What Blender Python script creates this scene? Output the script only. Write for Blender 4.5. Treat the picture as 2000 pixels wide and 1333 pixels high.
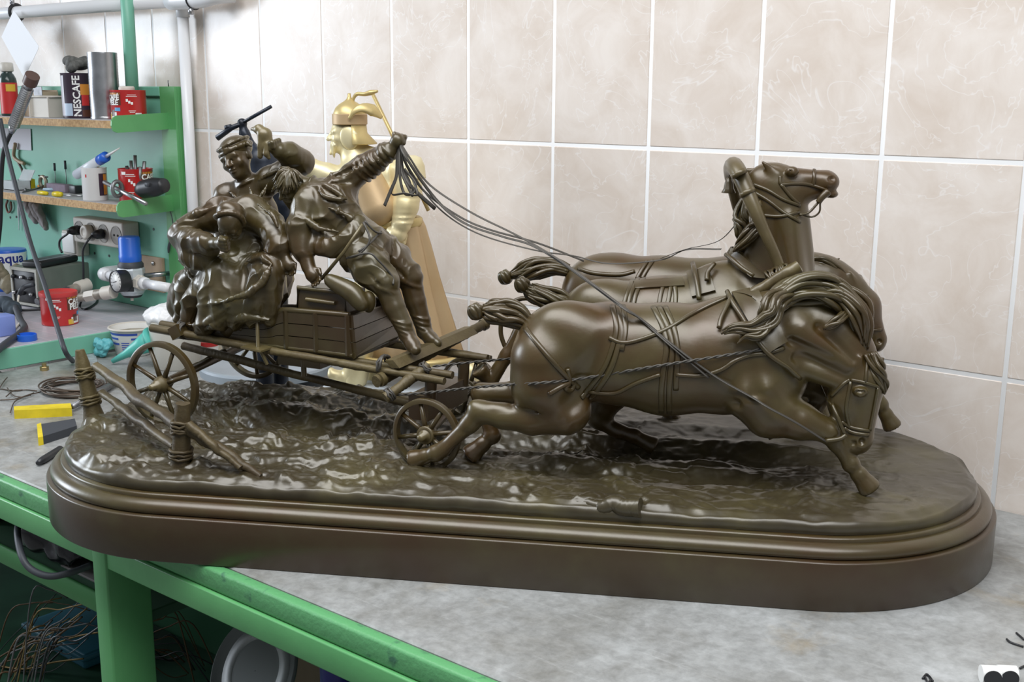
import bpy, bmesh, math, random
import numpy as np
from mathutils import Vector, Matrix, noise as mnoise

scene = bpy.context.scene
for o in list(bpy.data.objects):
    bpy.data.objects.remove(o, do_unlink=True)
COL = scene.collection
rnd = random.Random(7)
PI = math.pi

# ------------------------------------------------------------------ camera
FPX = 2245.7
CAM = np.array([2.2541, -1.6524, 0.5746])
YAW, PITCH, ROLL = -0.6845, -0.2111, 0.0069
def cam_axes():
    cy, sy, cp, sp = math.cos(YAW), math.sin(YAW), math.cos(PITCH), math.sin(PITCH)
    f = np.array([sy*cp, cy*cp, sp]); r = np.array([cy, -sy, 0.0]); u = np.cross(r, f)
    c, s = math.cos(ROLL), math.sin(ROLL)
    return np.array([c*r+s*u, -s*r+c*u, f])
AX = cam_axes()
cd = bpy.data.cameras.new('camera'); cam = bpy.data.objects.new('camera', cd); COL.objects.link(cam)
cd.sensor_width = 36.0; cd.lens = FPX/2000*36.0; cd.clip_start = 0.02
m = Matrix(((AX[0][0], AX[1][0], -AX[2][0], CAM[0]), (AX[0][1], AX[1][1], -AX[2][1], CAM[1]),
            (AX[0][2], AX[1][2], -AX[2][2], CAM[2]), (0, 0, 0, 1)))
cam.matrix_world = m
scene.camera = cam

# ------------------------------------------------------------------ light
world = bpy.data.worlds.new('room_light'); scene.world = world; world.use_nodes = True
bg = world.node_tree.nodes['Background']; bg.inputs[0].default_value = (0.90, 0.95, 1.0, 1); bg.inputs[1].default_value = 0.24
def area(name, loc, target, sx, sy, power, col):
    l = bpy.data.lights.new(name, 'AREA'); l.shape = 'RECTANGLE'; l.size = sx; l.size_y = sy; l.energy = power; l.color = col
    o = bpy.data.objects.new(name, l); COL.objects.link(o); o.location = loc
    o.rotation_euler = (Vector(target)-Vector(loc)).to_track_quat('-Z', 'Y').to_euler()
    return o
area('ceiling_lamp_light', (1.7, -1.25, 1.75), (1.7, -1.15, 0), 3.0, 1.0, 66, (0.97, 0.985, 1.0))
area('window_light', (-3.0, -2.2, 1.1), (0.6, -0.4, 0.3), 1.5, 1.5, 88, (0.82, 0.90, 1.0))
scene.view_settings.view_transform = 'Standard'; scene.view_settings.look = 'None'
scene.view_settings.gamma = 1.0; scene.view_settings.use_curve_mapping = False
scene.view_settings.exposure = 0.0

# ------------------------------------------------------------------ reading positions off the survey
def ray(px, py):
    return np.array([(px-1000)/FPX, -(py-666.5)/FPX, 1.0]) @ AX
def plane(px, py, n, c):
    d = ray(px, py); n = np.array(n, float); return CAM+d*((c-n@CAM)/(n@d))
def Hy(px, py, y): return plane(px, py, (0, 1, 0), y)
def Hx(px, py, x): return plane(px, py, (1, 0, 0), x)
def Hz(px, py, z): return plane(px, py, (0, 0, 1), z)
BC = np.array([1.277, -0.4745, 0.0]); TH = 0.5225
E1 = np.array([math.cos(TH), math.sin(TH), 0]); E2 = np.array([-math.sin(TH), math.cos(TH), 0])
def S(px, py, ly):
    """a point of the sculpture, in the sculpture's own frame, standing ly behind its long axis"""
    p = plane(px, py, E2, E2@BC+ly)-BC
    return np.array([p@E1, ly, p[2]])
def prl(l):
    d = AX @ (BC+l[0]*E1+l[1]*E2+np.array([0, 0, l[2]])-CAM)
    return (1000+FPX*d[0]/d[2], 666.5-FPX*d[1]/d[2])

# ------------------------------------------------------------------ materials
MATS = {}
def nodes_of(m):
    m.use_nodes = True; nt = m.node_tree; return nt, nt.nodes['Principled BSDF']
def mat(name, col, rough=0.5, metal=0.0, var=0.0, scale=20.0, bump=0.0, bscale=60.0, col2=None, coat=0.0, spec=0.5, trans=0.0, alpha=1.0, detail=4.0, stops=(0.35, 0.65)):
    if name in MATS: return MATS[name]
    m = bpy.data.materials.new(name); nt, b = nodes_of(m); L = nt.links.new
    b.inputs['Base Color'].default_value = (*col, 1); b.inputs['Roughness'].default_value = rough; b.inputs['Metallic'].default_value = metal
    b.inputs['Coat Weight'].default_value = coat; b.inputs['Specular IOR Level'].default_value = spec
    b.inputs['Transmission Weight'].default_value = trans; b.inputs['Alpha'].default_value = alpha
    tc = nt.nodes.new('ShaderNodeTexCoord')
    if var > 0 or col2:
        n = nt.nodes.new('ShaderNodeTexNoise'); n.inputs['Scale'].default_value = scale; n.inputs['Detail'].default_value = detail
        L(tc.outputs['Object'], n.inputs['Vector'])
        r = nt.nodes.new('ShaderNodeValToRGB'); r.color_ramp.elements[0].position = stops[0]; r.color_ramp.elements[1].position = stops[1]
        c2 = col2 or tuple(max(0, c*(1-var)) for c in col)
        r.color_ramp.elements[0].color = (*c2, 1); r.color_ramp.elements[1].color = (*col, 1)
        L(n.outputs['Fac'], r.inputs['Fac']); L(r.outputs['Color'], b.inputs['Base Color'])
    if bump > 0:
        n2 = nt.nodes.new('ShaderNodeTexNoise'); n2.inputs['Scale'].default_value = bscale; n2.inputs['Detail'].default_value = 5
        L(tc.outputs['Object'], n2.inputs['Vector'])
        bp = nt.nodes.new('ShaderNodeBump'); bp.inputs['Strength'].default_value = bump; bp.inputs['Distance'].default_value = 0.002
        L(n2.outputs['Fac'], bp.inputs['Height']); L(bp.outputs['Normal'], b.inputs['Normal'])
    MATS[name] = m; return m

def mat_tile():
    m = bpy.data.materials.new('wall_tile'); nt, b = nodes_of(m); L = nt.links.new; N = nt.nodes.new
    tc = N('ShaderNodeTexCoord'); oi = N('ShaderNodeObjectInfo')
    ad = N('ShaderNodeVectorMath'); ad.operation = 'MULTIPLY_ADD'; ad.inputs[1].default_value = (1, 1, 1)
    sc = N('ShaderNodeMath'); sc.operation = 'MULTIPLY'; sc.inputs[1].default_value = 37.0; L(oi.outputs['Random'], sc.inputs[0])
    L(tc.outputs['Object'], ad.inputs[0]); L(sc.outputs[0], ad.inputs[2])
    n = N('ShaderNodeTexNoise'); n.inputs['Scale'].default_value = 11; n.inputs['Detail'].default_value = 8; n.inputs['Roughness'].default_value = 0.62; n.inputs['Distortion'].default_value = 0.6
    L(ad.outputs[0], n.inputs['Vector'])
    r = N('ShaderNodeValToRGB'); r.color_ramp.elements[0].position = 0.3; r.color_ramp.elements[1].position = 0.68
    r.color_ramp.elements[0].color = (0.66, 0.57, 0.495, 1); r.color_ramp.elements[1].color = (0.78, 0.715, 0.66, 1)
    L(n.outputs['Fac'], r.inputs['Fac'])
    n2 = N('ShaderNodeTexNoise'); n2.inputs['Scale'].default_value = 7; n2.inputs['Detail'].default_value = 3; n2.inputs['Distortion'].default_value = 2.5
    L(ad.outputs[0], n2.inputs['Vector'])
    r2 = N('ShaderNodeValToRGB'); e = r2.color_ramp.elements; e[0].position = 0.49; e[0].color = (0, 0, 0, 1); e[1].position = 0.50; e[1].color = (1, 1, 1, 1)
    x = r2.color_ramp.elements.new(0.51); x.color = (0, 0, 0, 1)
    L(n2.outputs['Fac'], r2.inputs['Fac'])
    mx = N('ShaderNodeMix'); mx.data_type = 'RGBA'; L(r2.outputs['Color'], mx.inputs['Factor']); L(r.outputs['Color'], mx.inputs['A']); mx.inputs['B'].default_value = (0.84, 0.81, 0.79, 1)
    mm = N('ShaderNodeMath'); mm.operation = 'MULTIPLY'; mm.inputs[1].default_value = 0.55; L(r2.outputs['Color'], mm.inputs[0]); L(mm.outputs[0], mx.inputs['Factor'])
    L(mx.outputs['Result'], b.inputs['Base Color']); b.inputs['Roughness'].default_value = 0.26; b.inputs['Specular IOR Level'].default_value = 0.42
    return m

def mat_bronze(name, a, c, d, rough=0.38, metal=0.18, hi=0.0, coat=0.65, bump=0.12, bsc=220):
    m = bpy.data.materials.new(name); nt, b = nodes_of(m); L = nt.links.new; N = nt.nodes.new
    tc = N('ShaderNodeTexCoord')
    n = N('ShaderNodeTexNoise'); n.inputs['Scale'].default_value = 9; n.inputs['Detail'].default_value = 5; n.inputs['Roughness'].default_value = 0.6
    L(tc.outputs['Object'], n.inputs['Vector'])
    r = N('ShaderNodeValToRGB'); e = r.color_ramp.elements; e[0].position = 0.36; e[0].color = (*a, 1); e[1].position = 0.68; e[1].color = (*d, 1)
    x = e.new(0.52); x.color = (*c, 1)
    L(n.outputs['Fac'], r.inputs['Fac']); L(r.outputs['Color'], b.inputs['Base Color'])
    n2 = N('ShaderNodeTexNoise'); n2.inputs['Scale'].default_value = 45; n2.inputs['Detail'].default_value = 4; L(tc.outputs['Object'], n2.inputs['Vector'])
    mr = N('ShaderNodeMapRange'); mr.inputs['To Min'].default_value = rough-0.08; mr.inputs['To Max'].default_value = rough+0.10
    L(n2.outputs['Fac'], mr.inputs['Value']); L(mr.outputs['Result'], b.inputs['Roughness'])
    b.inputs['Metallic'].default_value = metal; b.inputs['Coat Weight'].default_value = coat; b.inputs['Coat Roughness'].default_value = 0.28
    bp = N('ShaderNodeBump'); bp.inputs['Strength'].default_value = bump; bp.inputs['Distance'].default_value = 0.001
    n3 = N('ShaderNodeTexNoise'); n3.inputs['Scale'].default_value = bsc; L(tc.outputs['Object'], n3.inputs['Vector'])
    L(n3.outputs['Fac'], bp.inputs['Height']); L(bp.outputs['Normal'], b.inputs['Normal'])
    MATS[name] = m; return m
M_TILE = mat_tile()
M_BRZ = mat_bronze('bronze_patina', (0.058, 0.032, 0.008), (0.062, 0.044, 0.014), (0.078, 0.063, 0.021))
M_BRZH = mat_bronze('bronze_patina_horse', (0.068, 0.034, 0.007), (0.070, 0.047, 0.013), (0.086, 0.067, 0.021))
M_BRZD = mat_bronze('bronze_patina_dark', (0.046, 0.022, 0.006), (0.050, 0.031, 0.010), (0.062, 0.047, 0.015), rough=0.44)
M_BRZG = mat_bronze('bronze_patina_earth', (0.038, 0.027, 0.011), (0.058, 0.046, 0.021), (0.086, 0.070, 0.028), rough=0.40)
M_BRZY = mat_bronze('bronze_patina_rubbed', (0.060, 0.040, 0.014), (0.105, 0.078, 0.030), (0.15, 0.118, 0.046), rough=0.46)
M_BRZW = mat_bronze('bronze_patina_timber', (0.052, 0.034, 0.013), (0.088, 0.064, 0.026), (0.125, 0.096, 0.038), rough=0.58, coat=0.15, bump=0.8, bsc=160)
M_ROPE = mat('bronze_wire_dark', (0.085, 0.078, 0.068), 0.5, 0.35)
M_GOLD = mat('gold_leaf', (0.66, 0.53, 0.25), 0.42, 0.55, col2=(0.56, 0.43, 0.19), scale=9)
M_GOLDP = mat('gold_pale', (0.80, 0.72, 0.46), 0.42, 0.45, col2=(0.70, 0.59, 0.33), scale=12)
M_GOLDR = mat('gold_robe', (0.56, 0.41, 0.24), 0.48, 0.35, col2=(0.48, 0.33, 0.17), scale=7)
M_GREEN = mat('green_paint', (0.115, 0.37, 0.135), 0.40, col2=(0.09, 0.31, 0.11), scale=8, bump=0.12, bscale=90)
M_GREENW = mat('green_paint_worn', (0.105, 0.34, 0.135), 0.45, col2=(0.05, 0.16, 0.09), scale=45, stops=(0.30, 0.42), bump=0.5, bscale=120, detail=8)
M_GREENP = mat('green_panel_paint', (0.20, 0.50, 0.37), 0.40, col2=(0.16, 0.44, 0.31), scale=4, bump=0.08, bscale=40)
M_WPIPE = mat('white_plastic_pipe', (0.82, 0.83, 0.85), 0.3)
M_BLACK = mat('black_plastic', (0.018, 0.019, 0.022), 0.4)
M_RUBBER = mat('dark_rubber', (0.045, 0.05, 0.06), 0.55)
M_STEEL = mat('steel', (0.55, 0.56, 0.58), 0.3, 1.0, var=0.25, scale=30)
M_STEELD = mat('dull_steel', (0.30, 0.30, 0.31), 0.45, 0.9, var=0.4, scale=50)
M_BRASS = mat('brass', (0.55, 0.42, 0.2), 0.35, 0.9, var=0.3, scale=60)
M_WHITE = mat('white_plastic', (0.80, 0.80, 0.78), 0.4)
M_OLDW = mat('yellowed_plastic', (0.66, 0.62, 0.55), 0.45, var=0.12, scale=15)
M_CHIP = mat('chipboard', (0.55, 0.36, 0.17), 0.7, col2=(0.36, 0.21, 0.09), scale=160, bump=0.3, bscale=200)
M_RED = mat('red_tin', (0.52, 0.022, 0.022), 0.3, coat=0.3)
M_BLUE = mat('blue_plastic', (0.02, 0.13, 0.62), 0.35)
M_YEL = mat('yellow_plastic', (0.80, 0.62, 0.02), 0.4, var=0.2, scale=40)
M_TEAL = mat('teal_plastic', (0.10, 0.50, 0.43), 0.4)
M_CARD = mat('cardboard', (0.42, 0.33, 0.23), 0.8, var=0.15, scale=12)
M_GREYB = mat('grey_green_metal', (0.16, 0.19, 0.16), 0.45, var=0.25, scale=14)

# ------------------------------------------------------------------ mesh helpers
def tagit(o, label=None, cat=None, group=None, kind=None):
    if label: o['label'] = label
    if cat: o['category'] = cat
    if group: o['group'] = group
    if kind: o['kind'] = kind
    return o
def new(name, data, material=None, parent=None, loc=None, rot=None):
    o = bpy.data.objects.new(name, data); COL.objects.link(o)
    if material is not None and data is not None and hasattr(data, 'materials') and not data.materials: data.materials.append(material)
    if parent is not None: o.parent = parent
    if loc is not None: o.location = loc
    if rot is not None: o.rotation_euler = rot
    return o
def empty(name, loc=(0, 0, 0), rot=(0, 0, 0), parent=None):
    return new(name, None, None, parent, loc, rot)
def mk(name, vf, material, parent=None, smooth=True, loc=None, rot=None, sharp=None):
    v, f = vf
    me = bpy.data.meshes.new(name)
    me.from_pydata([tuple(map(float, q)) for q in v], [], [tuple(map(int, q)) for q in f]); me.update()
    if smooth:
        me.polygons.foreach_set('use_smooth', [True]*len(me.polygons))
        if sharp is not None: me.set_sharp_from_angle(angle=math.radians(sharp))
    return new(name, me, material, parent, loc, rot)
def join(*vfs):
    V, F = [], []
    for v, f in vfs:
        n = len(V); V += [tuple(q) for q in v]; F += [tuple(i+n for i in q) for q in f]
    return V, F
def xf(vf, M):
    return [tuple(M @ Vector(q)) for q in vf[0]], vf[1]
def T(x, y, z): return Matrix.Translation((x, y, z))
def RX(a): return Matrix.Rotation(a, 4, 'X')
def RY(a): return Matrix.Rotation(a, 4, 'Y')
def RZ(a): return Matrix.Rotation(a, 4, 'Z')
def bx(x0, x1, y0, y1, z0, z1, bev=0.0, seg=2):
    bm = bmesh.new(); bmesh.ops.create_cube(bm, size=1.0)
    for v in bm.verts: v.co = Vector(((x0+x1)/2+v.co.x*(x1-x0), (y0+y1)/2+v.co.y*(y1-y0), (z0+z1)/2+v.co.z*(z1-z0)))
    if bev > 0: bmesh.ops.bevel(bm, geom=list(bm.edges), offset=bev, segments=seg, profile=0.5, affect='EDGES')
    bm.verts.ensure_lookup_table(); bm.verts.index_update()
    r = ([tuple(v.co) for v in bm.verts], [tuple(v.index for v in f.verts) for f in bm.faces]); bm.free(); return r
def spline(pts, n=8, closed=False):
    P = np.array(pts, float)
    if len(P) < 3 and not closed: return np.array([P[0]+(P[-1]-P[0])*t for t in np.linspace(0, 1, n+1)])
    if closed: Q = np.vstack([P[-1], P, P[0], P[1]])
    else: Q = np.vstack([2*P[0]-P[1], P, 2*P[-1]-P[-2]])
    out = []
    for i in range(1, len(Q)-2):
        a, b, c, d = Q[i-1], Q[i], Q[i+1], Q[i+2]
        for k in range(n):
            t = k/n
            out.append(0.5*((2*b)+(-a+c)*t+(2*a-5*b+4*c-d)*t*t+(-a+3*b-3*c+d)*t**3))
    if not closed: out.append(Q[-2])
    return np.array(out)
def tube(pts, rad, sides=10, closed=False, caps=True, flat=None, up=(0, 0, 1)):
    """sweep; rad scalar or list; flat=(a,b) scales the section across / along up"""
    P = np.array(pts, float); n = len(P)
    R = np.full(n, rad, float) if np.isscalar(rad) else np.interp(np.linspace(0, 1, n), np.linspace(0, 1, len(rad)), rad)
    tg = np.gradient(P, axis=0) if not closed else np.roll(P, -1, 0)-np.roll(P, 1, 0)
    tg /= np.linalg.norm(tg, axis=1)[:, None]+1e-12
    u = np.array(up, float); u = u-tg[0]*(u@tg[0])
    if np.linalg.norm(u) < 1e-3: u = np.array([1.0, 0.3, 0])-tg[0]*(np.array([1.0, 0.3, 0])@tg[0])
    u /= np.linalg.norm(u); V, F = [], []
    fa, fb = flat or (1, 1)
    for i in range(n):
        u = u-tg[i]*(u@tg[i]); u /= np.linalg.norm(u)+1e-12; w = np.cross(tg[i], u)
        for k in range(sides):
            a = 2*PI*k/sides; V.append(P[i]+R[i]*(w*math.cos(a)*fa+u*math.sin(a)*fb))
    m2 = n if closed else n-1
    for i in range(m2):
        for k in range(sides):
            a = i*sides+k; b = i*sides+(k+1) % sides; j = ((i+1) % n)*sides
            F.append((a, b, j+(k+1) % sides, j+k))
    if caps and not closed:
        F.append(tuple(range(sides-1, -1, -1))); F.append(tuple((n-1)*sides+k for k in range(sides)))
    return V, F
def lathe(prof, sides=32, closed_top=True, closed_bot=True):
    V, F = [], []
    for r, z in prof:
        for k in range(sides):
            a = 2*PI*k/sides; V.append((r*math.cos(a), r*math.sin(a), z))
    n = len(prof)
    for i in range(n-1):
        for k in range(sides):
            F.append((i*sides+k, i*sides+(k+1) % sides, (i+1)*sides+(k+1) % sides, (i+1)*sides+k))
    if closed_bot: F.append(tuple(range(sides-1, -1, -1)))
    if closed_top: F.append(tuple((n-1)*sides+k for k in range(sides)))
    return V, F
def prism(poly, h, axis='z', z0=0.0):
    """extrude a 2-D outline; axis = direction of extrusion"""
    n = len(poly); V = []
    for zz in (z0, z0+h):
        for a, b in poly:
            V.append({'z': (a, b, zz), 'y': (a, zz, b), 'x': (zz, a, b)}[axis])
    F = [tuple(range(n-1, -1, -1)), tuple(range(n, 2*n))]+[(i, (i+1) % n, n+(i+1) % n, n+i) for i in range(n)]
    return V, F
def copy_tree(o, parent=None):
    c = o.copy(); COL.objects.link(c); c.parent = parent
    for ch in list(o.children): copy_tree(ch, c)
    return c
def text_vf(body, size, extrude=0.0003, bold=0.0, align='CENTER', spacing=1.0):
    cu = bpy.data.curves.new('lettering', 'FONT'); cu.body = body; cu.size = size; cu.extrude = extrude; cu.offset = bold
    cu.align_x = align; cu.align_y = 'CENTER'; cu.space_character = spacing; cu.resolution_u = 2
    o = bpy.data.objects.new('lettering', cu); COL.objects.link(o)
    dg = bpy.context.evaluated_depsgraph_get(); me = o.evaluated_get(dg).to_mesh()
    r = ([tuple(v.co) for v in me.vertices], [tuple(p.vertices) for p in me.polygons])
    o.evaluated_get(dg).to_mesh_clear(); bpy.data.objects.remove(o, do_unlink=True); bpy.data.curves.remove(cu)
    return r
def wrap(vf, r, ang0, z0, vertical=False):
    """lay flat lettering round a cylinder of radius r"""
    V = []
    for x, y, z in vf[0]:
        if vertical: x, y = -y, x
        a = ang0+x/r; V.append(((r+z+0.0004)*math.cos(a), (r+z+0.0004)*math.sin(a), z0+y))
    return V, vf[1]
def patch(r, a0, a1, z0, z1, t=0.0003, n=10):
    V, F = [], []
    for i in range(n+1):
        a = a0+(a1-a0)*i/n
        for z in (z0, z1): V.append(((r+t)*math.cos(a), (r+t)*math.sin(a), z))
    for i in range(n): F.append((2*i, 2*i+2, 2*i+3, 2*i+1))
    return V, F

# ------------------------------------------------------------------ signed-distance modelling for the cast figures
class Clay:
    def __init__(self): self.pr = []
    def cone(self, a, b, ra, rb, k=0.012, flat=None, op='+'):
        self.pr.append(('c', np.array(a, float), np.array(b, float), ra, rb, k, flat, op)); return self
    def chain(self, pts, rad, k=0.012, n=0, flat=None, op='+'):
        P = np.array(pts, float); Rr = np.array(rad, float)
        if n:
            Q = spline(P, n); R2 = np.interp(np.linspace(0, 1, len(Q)), np.linspace(0, 1, len(Rr)), Rr); P, Rr = Q, R2
        for i in range(len(P)-1): self.cone(P[i], P[i+1], Rr[i], Rr[i+1], k if i == 0 or not n else min(k, 0.008), flat, op)
        return self
    def ell(self, c, r, k=0.012, rot=None, op='+'):
        self.pr.append(('e', np.array(c, float), np.array(r, float), k, None if rot is None else np.array(rot.to_3x3()), op)); return self
    def build(self, vox, smooth=1):
        lo, hi = [], []
        for p in self.pr:
            if p[-1] != '+': continue
            if p[0] == 'c':
                r = max(p[3], p[4])*1.4; lo.append(np.minimum(p[1], p[2])-r); hi.append(np.maximum(p[1], p[2])+r)
            else:
                r = max(p[2]); lo.append(p[1]-r); hi.append(p[1]+r)
        lo = np.min(lo, 0)-4*vox; hi = np.max(hi, 0)+4*vox
        n = np.ceil((hi-lo)/vox).astype(int)+1
        G = np.full(n, 1.0, np.float32)
        for p in self.pr:
            if p[0] == 'c':
                _, a, b, ra, rb, k, flat, op = p; r = max(ra, rb)*(1.0 if flat is None else max(1.0, *flat))
                l, h = np.minimum(a, b)-r-k-3*vox, np.maximum(a, b)+r+k+3*vox
            else:
                _, c, rr, k, rot, op = p; r = max(rr); l, h = c-r-k-3*vox, c+r+k+3*vox
            i0 = np.clip(np.floor((l-lo)/vox).astype(int), 0, n-1); i1 = np.clip(np.ceil((h-lo)/vox).astype(int)+1, 1, n)
            if np.any(i1 <= i0): continue
            X = [(lo[d]+vox*np.arange(i0[d], i1[d])).astype(np.float32) for d in range(3)]
            x, y, z = X[0][:, None, None], X[1][None, :, None], X[2][None, None, :]
            if p[0] == 'c':
                s = (1, 1, 1) if flat is None else flat
                dx, dy, dz = (x-a[0])/s[0], (y-a[1])/s[1], (z-a[2])/s[2]
                v = (b-a)/np.array(s); L2 = float(v@v)+1e-12
                t = np.clip((dx*v[0]+dy*v[1]+dz*v[2])/L2, 0, 1)
                d = np.sqrt((dx-t*v[0])**2+(dy-t*v[1])**2+(dz-t*v[2])**2)-(ra+(rb-ra)*t)
                if flat is not None: d = d*min(s)
            else:
                dx, dy, dz = x-c[0], y-c[1], z-c[2]
                if rot is not None:
                    q = rot.T
                    dx, dy, dz = (q[0, 0]*dx+q[0, 1]*dy+q[0, 2]*dz, q[1, 0]*dx+q[1, 1]*dy+q[1, 2]*dz, q[2, 0]*dx+q[2, 1]*dy+q[2, 2]*dz)
                k0 = np.sqrt((dx/rr[0])**2+(dy/rr[1])**2+(dz/rr[2])**2)
                k1 = np.sqrt((dx/rr[0]**2)**2+(dy/rr[1]**2)**2+(dz/rr[2]**2)**2)+1e-9
                d = k0*(k0-1.0)/k1
            sl = (slice(i0[0], i1[0]), slice(i0[1], i1[1]), slice(i0[2], i1[2]))
            g = G[sl]
            if op == '+':
                hh = np.maximum(k-np.abs(g-d), 0)/max(k, 1e-6); G[sl] = np.minimum(g, d)-hh*hh*k*0.25
            else:
                hh = np.maximum(k-np.abs(g+d), 0)/max(k, 1e-6); G[sl] = np.maximum(g, -d)+hh*hh*k*0.25
        return surface_nets(G, lo, vox)
def surface_nets(G, lo, vox):
    n = np.array(G.shape); s = G < 0
    c = np.zeros(n-1, np.int8)
    for i in (0, 1):
        for j in (0, 1):
            for k in (0, 1): c += s[i:n[0]-1+i, j:n[1]-1+j, k:n[2]-1+k]
    I = np.argwhere((c > 0) & (c < 8)); idx = -np.ones(n-1, np.int64); idx[tuple(I.T)] = np.arange(len(I))
    acc = np.zeros((len(I), 3)); cnt = np.zeros(len(I))
    cor = [(i, j, k) for i in (0, 1) for j in (0, 1) for k in (0, 1)]
    for a in range(8):
        for b in range(a+1, 8):
            A, B = np.array(cor[a]), np.array(cor[b])
            if np.abs(A-B).sum() != 1: continue
            va = G[tuple((I+A).T)]; vb = G[tuple((I+B).T)]; mm = (va < 0) != (vb < 0)
            t = np.where(mm, va/(va-vb+1e-20), 0)
            acc += (A+(B-A)*t[:, None])*mm[:, None]; cnt += mm
    V = lo+vox*(I+acc/cnt[:, None]); F = []
    for ax in range(3):
        o = [d for d in range(3) if d != ax]
        sa = s.take(range(n[ax]-1), ax); sb = s.take(range(1, n[ax]), ax)
        E = np.argwhere(sa != sb); flip = sa[tuple(E.T)]
        ok = np.all([(E[:, d] > 0) & (E[:, d] < n[d]-1) for d in o], 0); E = E[ok]; flip = flip[ok]
        q = []
        for d1, d2 in ((0, 0), (1, 0), (1, 1), (0, 1)):
            e = E.copy(); e[:, o[0]] -= d1; e[:, o[1]] -= d2; q.append(idx[tuple(e.T)])
        q = np.stack(q, 1)
        if ax == 1: flip = ~flip
        q[flip] = q[flip][:, ::-1]; F.append(q)
    return V, np.vstack(F)
def mkc(name, clay, vox, material, parent=None, deform=None):
    V, F = clay.build(vox)
    if deform is not None: V = deform(V)
    F = F[:, ::-1]
    me = bpy.data.meshes.new(name)
    me.vertices.add(len(V)); me.vertices.foreach_set('co', V.astype(np.float32).ravel())
    me.loops.add(F.size); me.loops.foreach_set('vertex_index', F.ravel().astype(np.int32))
    me.polygons.add(len(F)); me.polygons.foreach_set('loop_start', np.arange(0, F.size, 4, dtype=np.int32))
    me.update(calc_edges=True); me.validate()
    me.polygons.foreach_set('use_smooth', [True]*len(me.polygons))
    return new(name, me, material, parent)
# ------------------------------------------------------------------ the setting: tiled wall, floor
ROWZ = 0.4888
wall = tagit(mk('wall_back', bx(-2.6, 3.4, -0.0044, 0.15, -0.85, 1.7), mat('grout', (0.93, 0.94, 0.95), 0.7)), 'wall clad in beige marbled tiles with white grout', None, None, 'structure')
gr = 0.0062
tme = None
for r in range(-5, 4):
    for c in range(-12, 15):
        x, z = 0.2*c, ROWZ+0.3*r
        if z+0.3 < -0.2: continue
        if tme is None:
            o = mk('tile', bx(gr/2, 0.2-gr/2, -0.0055, 0.0045, gr/2, 0.3-gr/2, 0.0012, 1), M_TILE, wall, smooth=False); tme = o.data
        else: o = new('tile', tme, None, wall)
        o.location = (x, 0.0055-0.0055, z)
        o.rotation_euler = (rnd.uniform(-.0006, .0006), 0, rnd.uniform(-.0008, .0008))
tagit(mk('floor', bx(-2.6, 3.4, -4.0, 0.15, -0.95, -0.85), mat('floor_concrete', (0.20, 0.20, 0.19), 0.8, var=0.3, scale=6), smooth=False), 'grey workshop floor under the benches', None, None, 'structure')

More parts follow.
